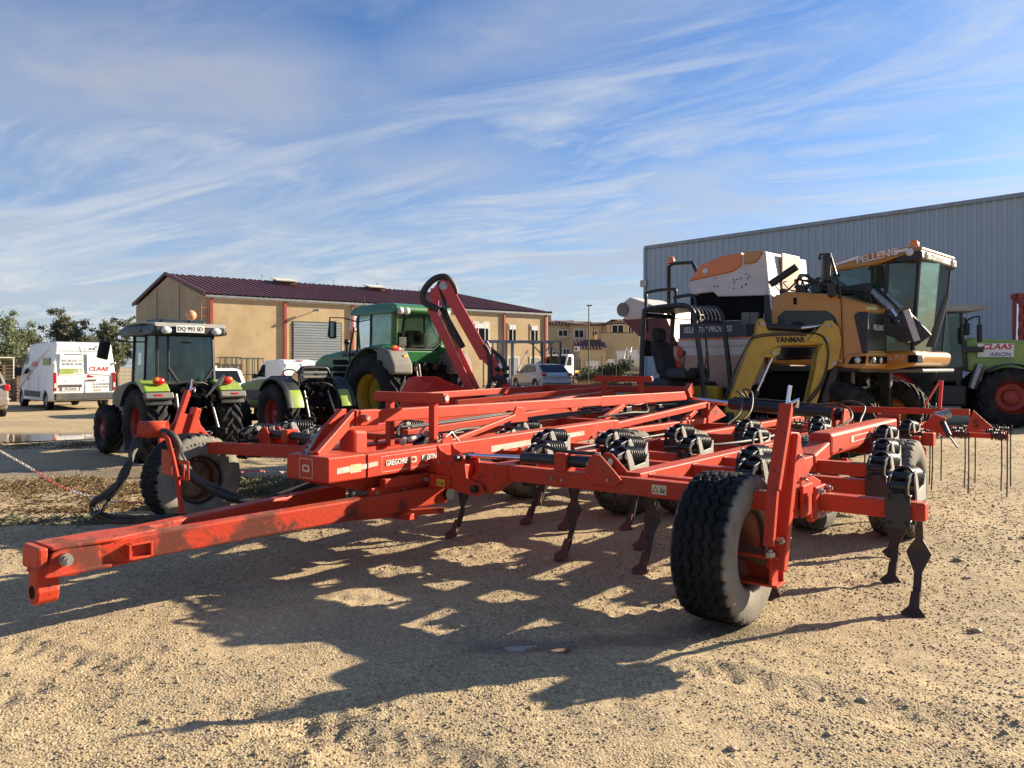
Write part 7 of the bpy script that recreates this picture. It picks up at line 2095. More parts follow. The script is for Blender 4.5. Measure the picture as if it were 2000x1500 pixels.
for x, y in ((-0.50, 0.16), (-0.50, 2.66), (-3.0, 0.16), (-3.0, 2.66)):
    wheel(gh, (x, y, 0.66), 'harv', HQ if y > 1 else -HQ, random.random())
    s_ = 0.36 if y < 1 else -0.36
    MB().beam((x, y + s_, 0.60), (x, y + s_, 1.5), 0.2, 0.16, up=(0, 1, 0)).build('wheel_leg', 'dark_plastic', gh, 0.02)
    MB().cyl((x, y + s_, 0.66), (x, y, 0.66), 0.1, n=12).build('axle_stub', 'dark_void', gh)

# ---------------------------------------------------------------- lime tractor at the right edge
t4 = thing('tractor', 'bright lime tractor with red rims at the right edge, bonnet facing right', 'tractor', (10.48, 21.4, 0), heading(0.955, -0.297))
wpair(t4, 0.0, 0.95, 0.94, 'arion_rear', 0.3)
wpair(t4, 2.72, 0.92, 0.775, 'arion_front', 0.2)
MB().box((1.6, 0, 0.95), (3.8, 0.6, 0.6)).build('chassis', 'dark_void', t4, 0.03)
MB().box((1.35, -0.62, 0.80), (0.8, 0.45, 0.55)).build('fuel_tank', 'dark_plastic', t4, 0.06)
for z in (0.62, 0.45):
    MB().box((1.05, -0.82, z), (0.4, 0.22, 0.03)).build('step', 'dark_plastic', t4, 0.004)
MB().cyl((0, -0.8, 0.94), (0, 0.8, 0.94), 0.17, n=14).build('rear_axle', 'dark_void', t4)
MB().cyl((2.72, -0.8, 0.775), (2.72, 0.8, 0.775), 0.12, n=14).build('front_axle', 'dark_void', t4)
bn = MB().prism([(1.85, 1.45), (1.82, 2.28), (2.0, 2.34), (3.2, 2.26), (4.1, 2.10), (4.35, 1.85), (4.35, 1.2), (3.2, 1.20), (2.9, 1.3), (2.6, 1.38)], lambda x, z: -0.45 + max(0, z - 2.0) * 0.35, lambda x, z: 0.45 - max(0, z - 2.0) * 0.35).build('bonnet', 'lime', t4, 0.07, 3)
MB().box((2.50, -0.458, 2.0), (0.84, 0.012, 0.36)).build('badge_panel', 'white_paint', bn, 0.004)
text('CLAAS', 0.20, 'text_red', bn, RIGHT(2.52, -0.468, 2.09), shear=0.25, bold=0.03, width=1.15)
text('ARION', 0.14, 'text_black', bn, RIGHT(2.60, -0.468, 1.89), shear=0.25, width=1.15)
for k in range(5):
    MB().beam((3.18 + 0.12 * k, -0.455, 1.72), (3.42 + 0.12 * k, -0.43, 2.12), 0.03, 0.02, up=(0, 1, 0)).build('bonnet_vent', 'dark_void', bn, 0.004)
for sg in (1, -1):
    fender(t4, 2.72, sg * 0.90, 0.86, 15, 130, 0.46, 0.03, 'dark_plastic', 0.775, 'front_fender')
    fender(t4, 0, sg * 0.85, 1.08, 25, 150, 0.55, 0.05, 'lime', 0.94)
MB().cyl((1.62, -0.42, 1.2), (1.60, -0.42, 2.9), 0.10, n=14).build('exhaust', 'dark_plastic', t4)
MB().beam((1.60, -0.55, 1.0), (1.55, -0.55, 2.65), 0.14, 0.12, up=(1, 0, 0)).build('loader_post', 'dark_plastic', t4, 0.01)
MB().beam((1.25, -0.6, 1.5), (1.08, -0.62, 2.7), 0.07, 0.07, up=(1, 0, 0)).build('cab_pillar', 'dark_plastic', t4, 0.01)
MB().box((1.95, -0.52, 2.02), (0.5, 0.12, 0.14)).build('loader_bracket', 'dark_plastic', t4, 0.02)
MB().cyl((1.95, -0.52, 0.98), (2.15, -0.5, 1.62), 0.13, n=16).build('air_tank', 'steel', t4)
for x, y in ((0.1, -0.7), (0.1, 0.7), (1.75, -0.62), (1.75, 0.62)):
    MB().beam((x, y, 1.5), (x - (0.1 if x > 1 else 0), y, 3.0), 0.07, 0.07).build('cab_pillar', 'dark_plastic', t4, 0.01)
for sg in (1, -1):
    pane(t4, [(0.1, sg * 0.7, 1.55), (1.75, sg * 0.62, 1.55), (1.65, sg * 0.62, 2.98), (0.1, sg * 0.7, 2.98)])
pane(t4, [(1.76, -0.6, 1.6), (1.76, 0.6, 1.6), (1.66, 0.6, 2.98), (1.66, -0.6, 2.98)])
MB().box((0.8, 0, 1.4), (1.8, 1.25, 0.5)).build('cab_floor', 'dark_plastic', t4, 0.05)
MB().box((0.7, 0, 2.0), (0.15, 0.5, 0.7)).build('seat_back', 'seat_fabric', t4, 0.05)
MB().prism([(-0.15, 3.02), (-0.2, 3.10), (0.2, 3.20), (1.7, 3.22), (2.25, 3.16), (2.30, 3.10), (1.9, 3.02)], -0.85, 0.85).build('cab_roof', 'roof_grey', t4, 0.04)
for sg in (1, -1):
    ma = MB().tube([(1.72, sg * 0.66, 2.75), (1.85, sg * 1.0, 2.85), (1.9, sg * 1.35, 2.85), (1.9, sg * 1.38, 2.6)], 0.022, 6).build('mirror_arm', 'black_paint', t4)
    MB().box((1.9, sg * 1.38, 2.42), (0.09, 0.24, 0.46)).build('mirror', 'dark_plastic', ma, 0.04)
MB().box((2.0, 0.30, 2.60), (0.14, 0.2, 0.34)).build('work_lamp', 'dark_plastic', t4, 0.03)
MB().tube([(1.85, 0.4, 2.3), (1.95, 0.45, 2.7), (1.9, 0.9, 2.95), (2.2, 1.3, 2.95), (2.3, 1.35, 2.75)], 0.03, 6).build('mirror_arm', 'black_paint', t4)

# ---------------------------------------------------------------- red folded implement beyond it
ri = thing('folded_implement', 'dark red folded field implement standing upright at the far right edge', 'implement', (16.6, 25.0, 0), 0.1)
for k in range(5):
    MB().box((-0.15 + 0.30 * k, 0.0, 2.0), (0.16, 0.3, 3.9)).build('frame_column', 'rim_red', ri, 0.02)
    for j in range(7):
        MB().cyl((-0.15 + 0.30 * k, -0.2, 0.7 + 0.47 * j), (-0.15 + 0.30 * k, -0.2, 0.92 + 0.47 * j), 0.09, n=10).build('roller', 'rim_red', ri)
for z in (0.3, 2.3, 3.85):
    MB().box((0.45, 0.05, z), (1.5, 0.2, 0.16)).build('frame_rail', 'rim_red', ri, 0.02)
MB().cyl((-0.30, -0.1, 1.0), (-0.22, -0.1, 3.6), 0.035, n=10).build('hydraulic_ram', 'chrome', ri)
# ================================================================== buildings and the background
# ---------------------------------------------------------------- tan workshop with maroon roof
A = V((-17.85, 45.0, 0))          # near corner
Bv = V((2.76, 61.0, 0))           # far right corner
G = V((-25.70, 52.8, 0))          # back corner of the gable
EH, RH = 5.68, 7.30
bl = thing('workshop_building', 'long tan workshop with maroon ribbed roof, red downpipes and a grey roller door', 'building')
lu = (Bv - A).normalized()
ln = V((lu.y, -lu.x, 0))          # out of the long front
LL = (Bv - A).length
gu = (G - A)
GWd = gu.length
gn = V((-gu.y, gu.x, 0)).normalized()
if gn.dot(V((-1, -1, 0))) < 0:
    gn = -gn


def F(s, z, o=0.0):
    """point on the long front: s along, z up, o out"""
    return A + lu * s + V((0, 0, z)) + ln * o


def Fp(s, z, o=0.0):
    return plane(F(s, z, o), lu, (0, 0, 1))


def fbox(s0, s1, z0, z1, o0, o1, name, m, parent, bevel=0.0):
    vs = [F(s, z, o) for s in (s0, s1) for o in (o1, o0) for z in (z0, z1)]
    return MB().add(vs, [(0, 1, 3, 2), (4, 6, 7, 5), (0, 4, 5, 1), (2, 3, 7, 6), (0, 2, 6, 4), (1, 5, 7, 3)]).build(name, m, parent, bevel)


ridge0 = A + gu * 0.5 + V((0, 0, RH))
ridge1 = ridge0 + lu * (LL - 4.2)
cB = Bv + gu
MB().slab([A, F(LL, 0), F(LL, EH), F(0, EH)], 0.3).build('front_wall', 'stucco', bl)
MB().slab([A, A + gu, A + gu + V((0, 0, EH)), ridge0, A + V((0, 0, EH))], 0.28).build('gable_wall', 'stucco', bl)
MB().slab([Bv, cB, cB + V((0, 0, EH)), Bv + V((0, 0, EH))], 0.28).build('end_wall', 'stucco', bl)
MB().slab([A + gu, cB, cB + V((0, 0, EH)), A + gu + V((0, 0, EH))], 0.28).build('back_wall', 'stucco', bl)


def ribbed(mb, e0, e1, r0, r1, n, h=0.05):
    """ribbed roof slope between eave e0-e1 and ridge r0-r1"""
    e0, e1, r0, r1 = V(e0), V(e1), V(r0), V(r1)
    nn = (e1 - e0).cross(r0 - e0).normalized()
    if nn.z < 0:
        nn = -nn
    vs = []
    st = []
    for i in range(n):
        st += [(i, 0), (i + 0.62, 0), (i + 0.70, h), (i + 0.92, h)]
    st.append((n, 0))
    for t, hh in st:
        f = t / n
        vs += [e0.lerp(e1, f) + nn * hh, r0.lerp(r1, f) + nn * hh]
    mb.add(vs, [(2 * i, 2 * i + 2, 2 * i + 3, 2 * i + 1) for i in range(len(st) - 1)])


rr = MB()
eo = ln * 0.35 + V((0, 0, 0.02))
ribbed(rr, F(-0.25, EH + 0.12) + eo, F(LL - 4.2, EH + 0.12) + eo, ridge0 - lu * 0.25 + V((0, 0, 0.16)), ridge1 + V((0, 0, 0.16)), 62)
ribbed(rr, F(LL - 4.2, EH + 0.12) + eo, F(LL + 0.3, EH + 0.12) + eo, ridge1 + V((0, 0, 0.16)), ridge1 + V((0, 0, 0.17)), 12)
ribbed(rr, A + gu - lu * 0.25 + V((0, 0, EH + 0.12)) - ln * 0.35, cB + V((0, 0, EH + 0.12)) - ln * 0.35, ridge0 - lu * 0.25 + V((0, 0, 0.16)), ridge1 + V((0, 0, 0.16)), 40)
roof = rr.build('roof', 'roof_maroon', bl)
MB().slab([Bv + lu * 0.3 + ln * 0.35 + V((0, 0, EH + 0.14)), cB + lu * 0.3 + V((0, 0, EH + 0.14)), ridge1 + V((0, 0, 0.16))], 0.05).build('hip', 'roof_maroon', roof)
for a, b in ((F(-0.28, EH + 0.14) + eo, ridge0 - lu * 0.28 + V((0, 0, 0.18))), (A + gu - lu * 0.28 + V((0, 0, EH + 0.14)) - ln * 0.35, ridge0 - lu * 0.28 + V((0, 0, 0.18)))):
    MB().beam(a, b, 0.10, 0.20).build('barge_board', 'roof_maroon', roof)
MB().beam(F(-0.2, EH + 0.02, 0.30), F(LL + 0.2, EH + 0.02, 0.30), 0.14, 0.12).build('gutter', 'galvanised', roof)
fbox(0, LL, EH - 0.12, EH + 0.04, 0.15, 0.24, 'eave_board', 'pale_frame', bl)
for f in (0.27, 0.51, 0.67, 0.84):
    p = ridge0.lerp(ridge1, f)
    MB().tube([p + V((0, 0, 0.15)), p + V((0, 0, 0.42)), p + V((0.06, 0, 0.5)), p + V((0, 0, 0.56)), p + V((-0.06, 0, 0.5)), p + V((0, 0, 0.43))], 0.015, 5).build('roof_hook', 'fence_metal', roof)
for s_ in (7.0, 13.9):
    c = F(s_, EH) .lerp(ridge0 + lu * s_, 0.84) + V((0, 0, 0.28))
    b_ = MB().box((0, 0, 0), (1.3, 0.8, 0.30)).build('skylight', 'roof_maroon', roof)
    b_.matrix_basis = plane(c, lu, (0, 0, 1)) @ MX.Rotation(HQ, 4, 'X') @ MX.Diagonal((1, -1, 1, 1)) if False else MX.Translation(c) @ MX.Rotation(math.atan2(lu.y, lu.x), 4, 'Z')
    l_ = MB().box((0, -0.1, 0.18), (1.5, 1.1, 0.07), rot=(R_(12), 0, 0)).build('skylight_lid', 'pale_frame', b_)
# red downpipes and posts
for s_ in [(-(u - 1000) / 1500 * A.y + A.x) / -(lu.x - (u - 1000) / 1500 * lu.y) for u in (408, 552, 683, 980, 1061)]:
    fbox(s_, s_ + 0.17, 0, EH - 0.1, 0.15, 0.27, 'red_post', 'post_red', bl)
for k in range(9):
    p = A + V((0, 0, 1.0 + 0.5 * k)) + gn * 0.2
    MB().beam(F(-0.1, 1.0 + 0.5 * k, 0.3) - lu * 0.05, F(-0.1, 1.0 + 0.5 * k, 0.3) + gn * 0.35, 0.03, 0.03).build('ladder_rung', 'post_red', bl)
MB().beam(F(-0.1, 0.5, 0.3) + gn * 0.36, F(-0.1, 5.3, 0.3) + gn * 0.36, 0.05, 0.05, up=(1, 0, 0)).build('ladder_rail', 'post_red', bl)
for f in (0.33, 0.66):
    p = A + gu * f + gn * 0.15
    MB().beam(p, p + V((0, 0, EH + (RH - EH) * (1 - abs(f - .5) * 2) - 0.1)), 0.06, 0.03, up=gn).build('wall_joint', 'maroon', bl)


# openings set into the long front: s from the picture
def opening(s0, s1, z0, z1, name, m, frame=None, parent=bl):
    fr = fbox(s0 - 0.16, s1 + 0.16, z0 - 0.16, z1 + 0.16, 0.10, 0.19, name, frame or 'pale_frame', parent)
    fbox(s0, s1, z0, z1, 0.12, 0.205, 'window_recess', 'dark_void', fr)
    fbox(s0 + 0.03, s1 - 0.03, z0 + 0.03, z1 - 0.03, 0.15, 0.212, 'pane', m, fr)
    if name == 'window':
        fbox((s0 + s1) / 2 - 0.03, (s0 + s1) / 2 + 0.03, z0, z1, 0.19, 0.23, 'mullion', 'white_paint', fr)
        fbox(s0, s1, z1 - 0.35, z1, 0.19, 0.225, 'roller_blind', 'white_paint', fr)
    return fr


def s_at(u):
    """distance along the front seen at picture column u"""
    k = (u - 1000) / 1500
    return (k * A.y - A.x) / (lu.x - k * lu.y)


for u in (931, 944, 998, 1041):
    s_ = s_at(u)
    opening(s_ - 0.30, s_ + 0.30, 3.55, 4.75, 'window', 'window_dark', 'pale_frame' if u < 960 else 'stucco')
for u in (1000, 1043):
    s_ = s_at(u)
    opening(s_ - 0.42, s_ + 0.42, 0.1, 2.2, 'door', 'shutter')
# roller door in slats
s0, s1 = s_at(571), s_at(663)
rdo = fbox(s0 - 0.08, s1 + 0.08, 0, 4.42, 0.10, 0.17, 'roller_door', 'fence_metal', bl)
nsl = 26
for k in range(nsl):
    z0 = 4.35 * k / nsl
    z1 = 4.35 * (k + 1) / nsl
    mb = MB()
    vs = []
    for s_ in (s0, s1):
        for z, o in ((z0, 0.18), (z0 + 0.035, 0.215), (z1 - 0.03, 0.215), (z1 - 0.005, 0.18)):
            vs.append(F(s_, z, o))
    mb.add(vs, [(0, 4, 5, 1), (1, 5, 6, 2), (2, 6, 7, 3)])
    mb.build('slat', 'shutter', rdo)
sgn = s_at(681)
sgb = fbox(sgn, s_at(760), 3.95, 5.25, 0.16, 0.22, 'sign_board', 'white_paint', bl)
text('M', 0.95, 'text_blue', sgb, Fp(sgn + 0.75, 4.42, 0.235))
text('ULTI', 0.95, 'text_blue', sgb, Fp(sgn + 2.3, 4.42, 0.235))
MB().tube([F(sgn + 0.5, 4.95, 0.235), F(sgn + 1.4, 5.12, 0.235), F(sgn + 2.4, 5.08, 0.235)], 0.02, 5, sub=4).build('sign_swoosh', 'text_blue', sgb)
fl_ = MB().beam(F(s_at(608), 5.05, 0.1), F(s_at(608) + 0.1, 5.1, 0.6), 0.04, 0.04).build('lamp_arm', 'galvanised', bl)
MB().box(F(s_at(610), 5.12, 0.65), (0.4, 0.25, 0.12)).build('floodlight', 'galvanised', fl_)

# metal cages piled before the workshop wall
for u0, u1, zt_ in ((420, 458, 2.15), (462, 500, 2.1)):
    sA, sB = s_at(u0), s_at(u1)
    cg = thing('metal_cage', 'dark open metal cage by the tan wall, %s one of the pair' % ('left' if u0 < 440 else 'right'), 'cage', tuple(F(sA, 0, 1.2)), math.atan2(lu.y, lu.x), 'metal cages by the workshop')
    wd = sB - sA
    for z in (0.15, 1.1, zt_ - 0.05):
        MB().beam((0, 0, z), (wd, 0, z), 0.06, 0.06).build('rail', 'fence_metal', cg)
        MB().beam((0, 0.8, z), (wd, 0.8, z), 0.06, 0.06).build('rail', 'fence_metal', cg)
    for k in range(8):
        x = wd * k / 7
        MB().beam((x, 0, 0), (x, 0, zt_), 0.04, 0.04, up=(0, 1, 0)).build('upright', 'fence_metal' if k % 3 else 'galvanised', cg)
        if k % 2:
            MB().beam((x, 0.8, 0), (x, 0.8, zt_), 0.04, 0.04, up=(0, 1, 0)).build('upright', 'fence_metal', cg)

# galvanised steel frame standing before the workshop's right end
sf = thing('steel_frame', 'galvanised open steel shed frame with slatted end panel, behind the silver car', 'shed frame', (-1.75, 46.5, 0), heading(0.97, 0.24))
MB().beam((0, 0, 3.12), (5.0, 0, 3.12), 0.12, 0.12).build('top_beam', 'galvanised', sf)
MB().beam((0, 2.0, 3.12), (5.0, 2.0, 3.12), 0.12, 0.12).build('top_beam', 'galvanised', sf)
for x in (1.85, 3.7, 4.9):
    for y in (0, 2.0):
        MB().beam((x, y, 0), (x, y, 3.06), 0.11, 0.11, up=(0, 1, 0)).build('post', 'galvanised' if x < 3 else 'fence_metal', sf)
for sg in (1, -1):
    MB().beam((3.7, 0, 2.3), (3.7 + sg * 0.75, 0, 3.06), 0.07, 0.07).build('knee_brace', 'galvanised', sf)
MB().beam((4.9, 0, 2.2), (4.1, 0, 3.06), 0.07, 0.07).build('knee_brace', 'galvanised', sf)
for k in range(7):
    x = 0.0 + k * 0.29
    MB().beam((x, -0.1, 0.3), (x, -0.1, 3.06), 0.08, 0.05, up=(0, 1, 0)).build('slat', 'galvanised', sf)
MB().beam((-0.1, -0.1, 0.4), (1.9, -0.1, 0.4), 0.08, 0.08).build('rail', 'galvanised', sf)
MB().beam((1.95, 0, 0.9), (3.3, 1.9, 2.6), 0.06, 0.06).build('brace', 'galvanised', sf)

# ---------------------------------------------------------------- grey hall on the right
P0 = V((7.30, 42.0, 0))
P1 = V((24.6, 23.4, 0))
wh = thing('warehouse', 'big blue grey metal clad hall filling the right background', 'building')
wu = (P1 - P0).normalized()
wn = V((wu.y, -wu.x, 0))
if wn.y > 0:
    wn = -wn
WL = (P1 - P0).length
mb = MB()
n = 74
vs = []
st = []
for i in range(n):
    st += [(i, 0.0), (i + 0.45, 0.0), (i + 0.55, 0.045), (i + 0.9, 0.045)]
st.append((n, 0.0))
WH = 8.05
for t, h in st:
    p = P0 + wu * (WL * t / n) + wn * h
    vs += [p, p + V((0, 0, WH))]
mb.add(vs, [(2 * i, 2 * i + 2, 2 * i + 3, 2 * i + 1) for i in range(len(st) - 1)])
mb.build('cladding', 'cladding', wh)
MB().slab([P0, P0 - wn * 30, P0 - wn * 30 + V((0, 0, WH)), P0 + V((0, 0, WH))], 0.1).build('end_wall', 'cladding', wh)
MB().slab([P0 - wn * 0.02, P1 - wn * 0.02, P1 - wn * 0.02 + V((0, 0, WH)), P0 - wn * 0.02 + V((0, 0, WH))], 0.02).build('core_wall', 'cladding', wh)
MB().slab([P0 + V((0, 0, WH + 0.04)), P1 + V((0, 0, WH + 0.04)), P1 - wn * 30 + V((0, 0, WH + .8)), P0 - wn * 30 + V((0, 0, WH + .8))], 0.06).build('roof', 'cladding', wh)
MB().beam(P0 + wn * 0.06 + V((0, 0, WH + 0.02)), P1 + wn * 0.06 + V((0, 0, WH + 0.02)), 0.14, 0.16).build('roof_trim', 'galvanised', wh)
MB().beam(P0 + wn * 0.06, P0 + wn * 0.06 + V((0, 0, WH)), 0.12, 0.12, up=wn).build('corner_trim', 'cladding', wh)
MB().box(P0 + V((-0.15, -0.1, 6.1)), (0.3, 0.3, 0.35)).build('wall_lamp', 'pale_frame', wh, 0.02)


# ---------------------------------------------------------------- houses far behind the road
def house(name, lbl, loc, rot, w_, d_, h_, wins, roof_h=1.1, over=0.5, hip=True, chim=None):
    r = thing(name, lbl, 'house', loc, rot, 'tan houses beyond the fence')
    MB().box((w_ / 2, d_ / 2, h_ / 2), (w_, d_, h_)).build('wall', 'stucco_house', r)
    o = over
    c = [(-o, -o, h_), (w_ + o, -o, h_), (w_ + o, d_ + o, h_), (-o, d_ + o, h_)]
    a, b = (d_ / 2 if hip else -o, d_ / 2, h_ + roof_h), (w_ - (d_ / 2 if hip else -o), d_ / 2, h_ + roof_h)
    m = MB()
    m.add(c + [a, b], [(0, 1, 5, 4), (2, 3, 4, 5), (1, 2, 5), (3, 0, 4), (3, 2, 1, 0)])
    rf_ = m.build('roof', 'roof_tile', r)
    tr_ = MB()
    for q in range(int((w_ + 2 * o) / 0.35)):
        x = -o + q * 0.35
        f = min(1, max(0.05, min((x + o) / (a[0] + o + 1e-6), (w_ + o - x) / (w_ + o - b[0] + 1e-6)))) if hip else 1
        tr_.beam((x, -o, h_ + 0.05), (x, -o + (d_ / 2 + o) * f, h_ + 0.05 + roof_h * f), 0.12, 0.08)
    stuff(tr_.build('tile_ridges', 'roof_tile', rf_))
    for (x, z, ww, hh, dark) in wins:
        fr = MB().box((x, -0.03, z), (ww + 0.3, 0.1, hh + 0.3)).build('window', 'pale_frame', r)
        MB().box((x, -0.06, z), (ww, 0.08, hh)).build('pane', 'window_dark' if dark else 'white_paint', fr)
        if dark:
            MB().box((x, -0.07, z), (0.06, 0.09, hh)).build('mullion', 'white_paint', fr)
    if chim:
        ch_ = MB().box((chim, d_ / 2, h_ + roof_h + 0.3), (0.5, 0.5, 1.2)).build('chimney', 'stucco_house', rf_)
        MB().box((chim, d_ / 2, h_ + roof_h + 1.0), (0.7, 0.7, 0.08)).build('chimney_cap', 'roof_tile', ch_)
    return r


house('house', 'two storey tan house with tiled hip roof and chimney, next to the workshop', (3.7, 86, 0), 0.0, 2.9, 7, 6.2, ((2.0, 5.3, 0.9, 0.6, True), (1.2, 2.6, 0.6, 1.2, True), (2.4, 2.9, 0.6, 1.2, True)), 0.75, 0.3, chim=0.6)
house('house', 'narrow tan wing of the first house with a bright upper window', (6.5, 84.8, 0), 0.12, 1.75, 6, 6.15, ((0.9, 5.2, 0.9, 0.75, True),), 0.6, 0.3)
house('house', 'low tan house with sloping tiled roof and pale garage door', (7.05, 80, 0), 0.05, 2.75, 5, 3.35, ((1.35, 1.1, 1.2, 2.0, False),), 1.1, 0.15, hip=False)
house('house', 'wide tan house with white shutters and a flat terrace parapet', (9.55, 82, 0), 0.03, 4.1, 6, 5.15, ((0.5, 1.3, 0.5, 1.7, False), (1.25, 1.3, 0.5, 1.7, False), (2.1, 1.9, 0.95, 2.6, False), (3.3, 2.2, 1.0, 2.2, False)), 0.05, 0.03)
house('house', 'upper tan house with dark glazed door behind the terrace', (11.6, 93, 0), 0.03, 3.4, 5, 6.75, ((1.2, 5.9, 1.3, 1.3, True), (2.8, 5.9, 0.5, 0.9, True)), 0.7, 0.3)
house('house', 'small tan house behind the pergola between two tiled roofs', (9.2, 95, 0), 0.0, 2.3, 5, 6.6, ((1.0, 5.6, 0.5, 0.7, True),), 0.6, 0.3)
pg_ = thing('pergola', 'thin dark terrace pergola between the tan houses', 'pergola', (8.2, 87.5, 0), 0.02)
for x in (0.1, 1.1, 2.1, 3.0):
    MB().beam((x, 0, 0), (x, 0, 6.35), 0.07, 0.07, up=(0, 1, 0)).build('post', 'fence_metal', pg_)
MB().beam((-0.2, 0, 6.4), (3.3, 0, 6.4), 0.08, 0.12).build('top_rail', 'fence_metal', pg_)
ac = thing('air_conditioner', 'white air conditioner unit on the wall of the low tan house', 'air conditioner', (6.7, 79.6, 3.1))
MB().box((0, 0, 0.3), (0.6, 0.4, 0.5)).build('casing', 'white_paint', ac, 0.03)
MB().cyl((-0.08, -0.19, 0.3), (-0.08, -0.22, 0.3), 0.18, n=20).build('fan_grille', 'text_grey', ac)
MB().box((0.2, 0.3, 0.05), (0.06, 0.5, 0.05)).build('bracket', 'galvanised', ac)

lpst = thing('street_lamp', 'slim grey street lamp post before the tan houses', 'street lamp', (6.85, 68.5, 0.3))
MB().cyl((0, 0, 0), (0, 0, 6.7), 0.07, 0.045, n=10).build('pole', 'fence_metal', lpst)
MB().box((0.05, 0, 6.72), (0.5, 0.2, 0.10)).build('lamp_head', 'fence_metal', lpst, 0.02)

# white flatbed truck facing left beside the frame
tk = thing('flatbed_truck', 'white flatbed truck with yellow load bed parked beyond the silver car', 'truck', (4.1, 61.5, 0.3), heading(-0.5, -0.87))
MB().prism([(0.0, 0.45), (0.0, 2.15), (0.15, 2.25), (1.0, 2.22), (1.5, 1.35), (1.75, 1.15), (1.80, 0.45)], -0.95, 0.95).build('cab', 'white_paint', tk, 0.08, 3)
pane(tk, [(1.06, -0.8, 2.08), (1.06, 0.8, 2.08), (1.52, 0.85, 1.38), (1.52, -0.85, 1.38)], 'window_dark', 'windscreen', 0.05)
for sg in (1, -1):
    pane(tk, [(0.45, sg * 0.956, 1.35), (1.40, sg * 0.956, 1.35), (1.0, sg * 0.956, 2.05), (0.45, sg * 0.956, 2.05)], 'window_dark', 'side_window', 0.02)
    MB().box((1.83, sg * 0.7, 0.85), (0.06, 0.3, 0.22)).build('headlight', 'lens_clear', tk, 0.02)
MB().box((-1.8, 0, 0.85), (3.4, 1.9, 0.2)).build('load_bed', 'yellow', tk, 0.02)
MB().box((-1.5, 0, 1.4), (0.08, 1.8, 1.0)).build('bed_rack', 'fence_metal', tk)
MB().box((-0.8, 0, 0.6), (4.5, 0.8, 0.2)).build('chassis', 'dark_void', tk)
wpair(tk, 0.9, 0.8, 0.35, 'van')
wpair(tk, -2.5, 0.8, 0.35, 'van')

# boat on a trailer behind the fence
bo = thing('boat', 'white motor boat on a trailer behind the wire fence beside the grey hall', 'boat', (11.6, 66, 0.3), 0.15)
hull = []
mb = MB()
sec = []
for x, hw, zk, zd in ((-3.2, 0.9, 0.9, 1.9), (-1.5, 1.05, 0.85, 1.95), (0.5, 1.0, 0.85, 2.05), (2.0, 0.65, 1.0, 2.2), (3.1, 0.03, 1.6, 2.4)):
    sec.append([(x, -hw, zd), (x, -hw * 0.85, (zk + zd) / 2 - .1), (x, 0, zk), (x, hw * 0.85, (zk + zd) / 2 - .1), (x, hw, zd)])
vs = [p for s_ in sec for p in s_]
fs = [(i * 5 + k, i * 5 + k + 1, i * 5 + 6 + k, i * 5 + 5 + k) for i in range(4) for k in range(4)] + [(i * 5, i * 5 + 5, i * 5 + 9, i * 5 + 4) for i in range(4)] + [(0, 4, 3, 2, 1)]
mb.add(vs, fs)
mb.build('hull', 'white_paint', bo)
MB().prism([(-0.8, 1.9), (-0.4, 2.5), (0.6, 2.5), (1.4, 2.1), (1.4, 1.9)], -0.6, 0.6).build('cabin', 'white_paint', bo, 0.08)
MB().box((0.2, -0.605, 2.28), (0.9, 0.02, 0.22)).build('cabin_window', 'window_dark', bo)
MB().tube([(-1.8, -0.8, 1.9), (-1.6, -0.7, 2.9), (-1.6, 0.7, 2.9), (-1.8, 0.8, 1.9)], 0.03, 6).build('rail', 'chrome', bo)
MB().box((-0.5, 0, 0.6), (5.0, 1.4, 0.12)).build('trailer', 'galvanised', bo)
wheel(bo, (-1.2, 0.95, 0.33), 'car', HQ)
wheel(bo, (-1.2, -0.95, 0.33), 'car', -HQ)


def fence(name, lbl, a, b, n_, h_, mesh=True, m='fence_metal'):
    a, b = V(a), V(b)
    r = thing(name, lbl, 'fence', tuple(a), math.atan2((b - a).y, (b - a).x))
    L = (b - a).length
    for k in range(n_ + 1):
        MB().cyl((L * k / n_, 0, 0), (L * k / n_, 0, h_ + 0.15), 0.03, n=6).build('post', m, r)
    q = MB()
    for j in range(int(h_ / 0.2) + 1):
        q.beam((0, 0, 0.1 + 0.2 * j), (L, 0, 0.1 + 0.2 * j), 0.008, 0.008)
    for j in range(int(L / 0.25)):
        q.beam((0.25 * j, 0.0, 0.1), (0.25 * j, 0.0, h_), 0.006, 0.006, up=(0, 1, 0))
    stuff(q.build('wire_mesh', m, r))
    return r


fence('wire_fence', 'dark wire mesh fence along the road before the tan houses', (4.4, 54.0, 0.3), (9.0, 52.0, 0.3), 5, 1.9)
fence('wire_fence', 'wire mesh fence before the roller door and the white vans', (-9.2, 41.5, 0), (-3.6, 43.8, 0), 3, 2.0)

# roller: small orange marker post near the silver car
mp = thing('marker_post', 'short bright orange marker post on the roadside beyond the machinery', 'post', (3.05, 38.2, 0.3))
MB().cyl((0, 0, 0), (0, 0, 0.85), 0.06, n=10).build('tube', 'bright_orange', mp)
MB().cyl((0, 0, 0.0), (0, 0, 0.06), 0.14, n=12).build('foot', 'black_paint', mp)

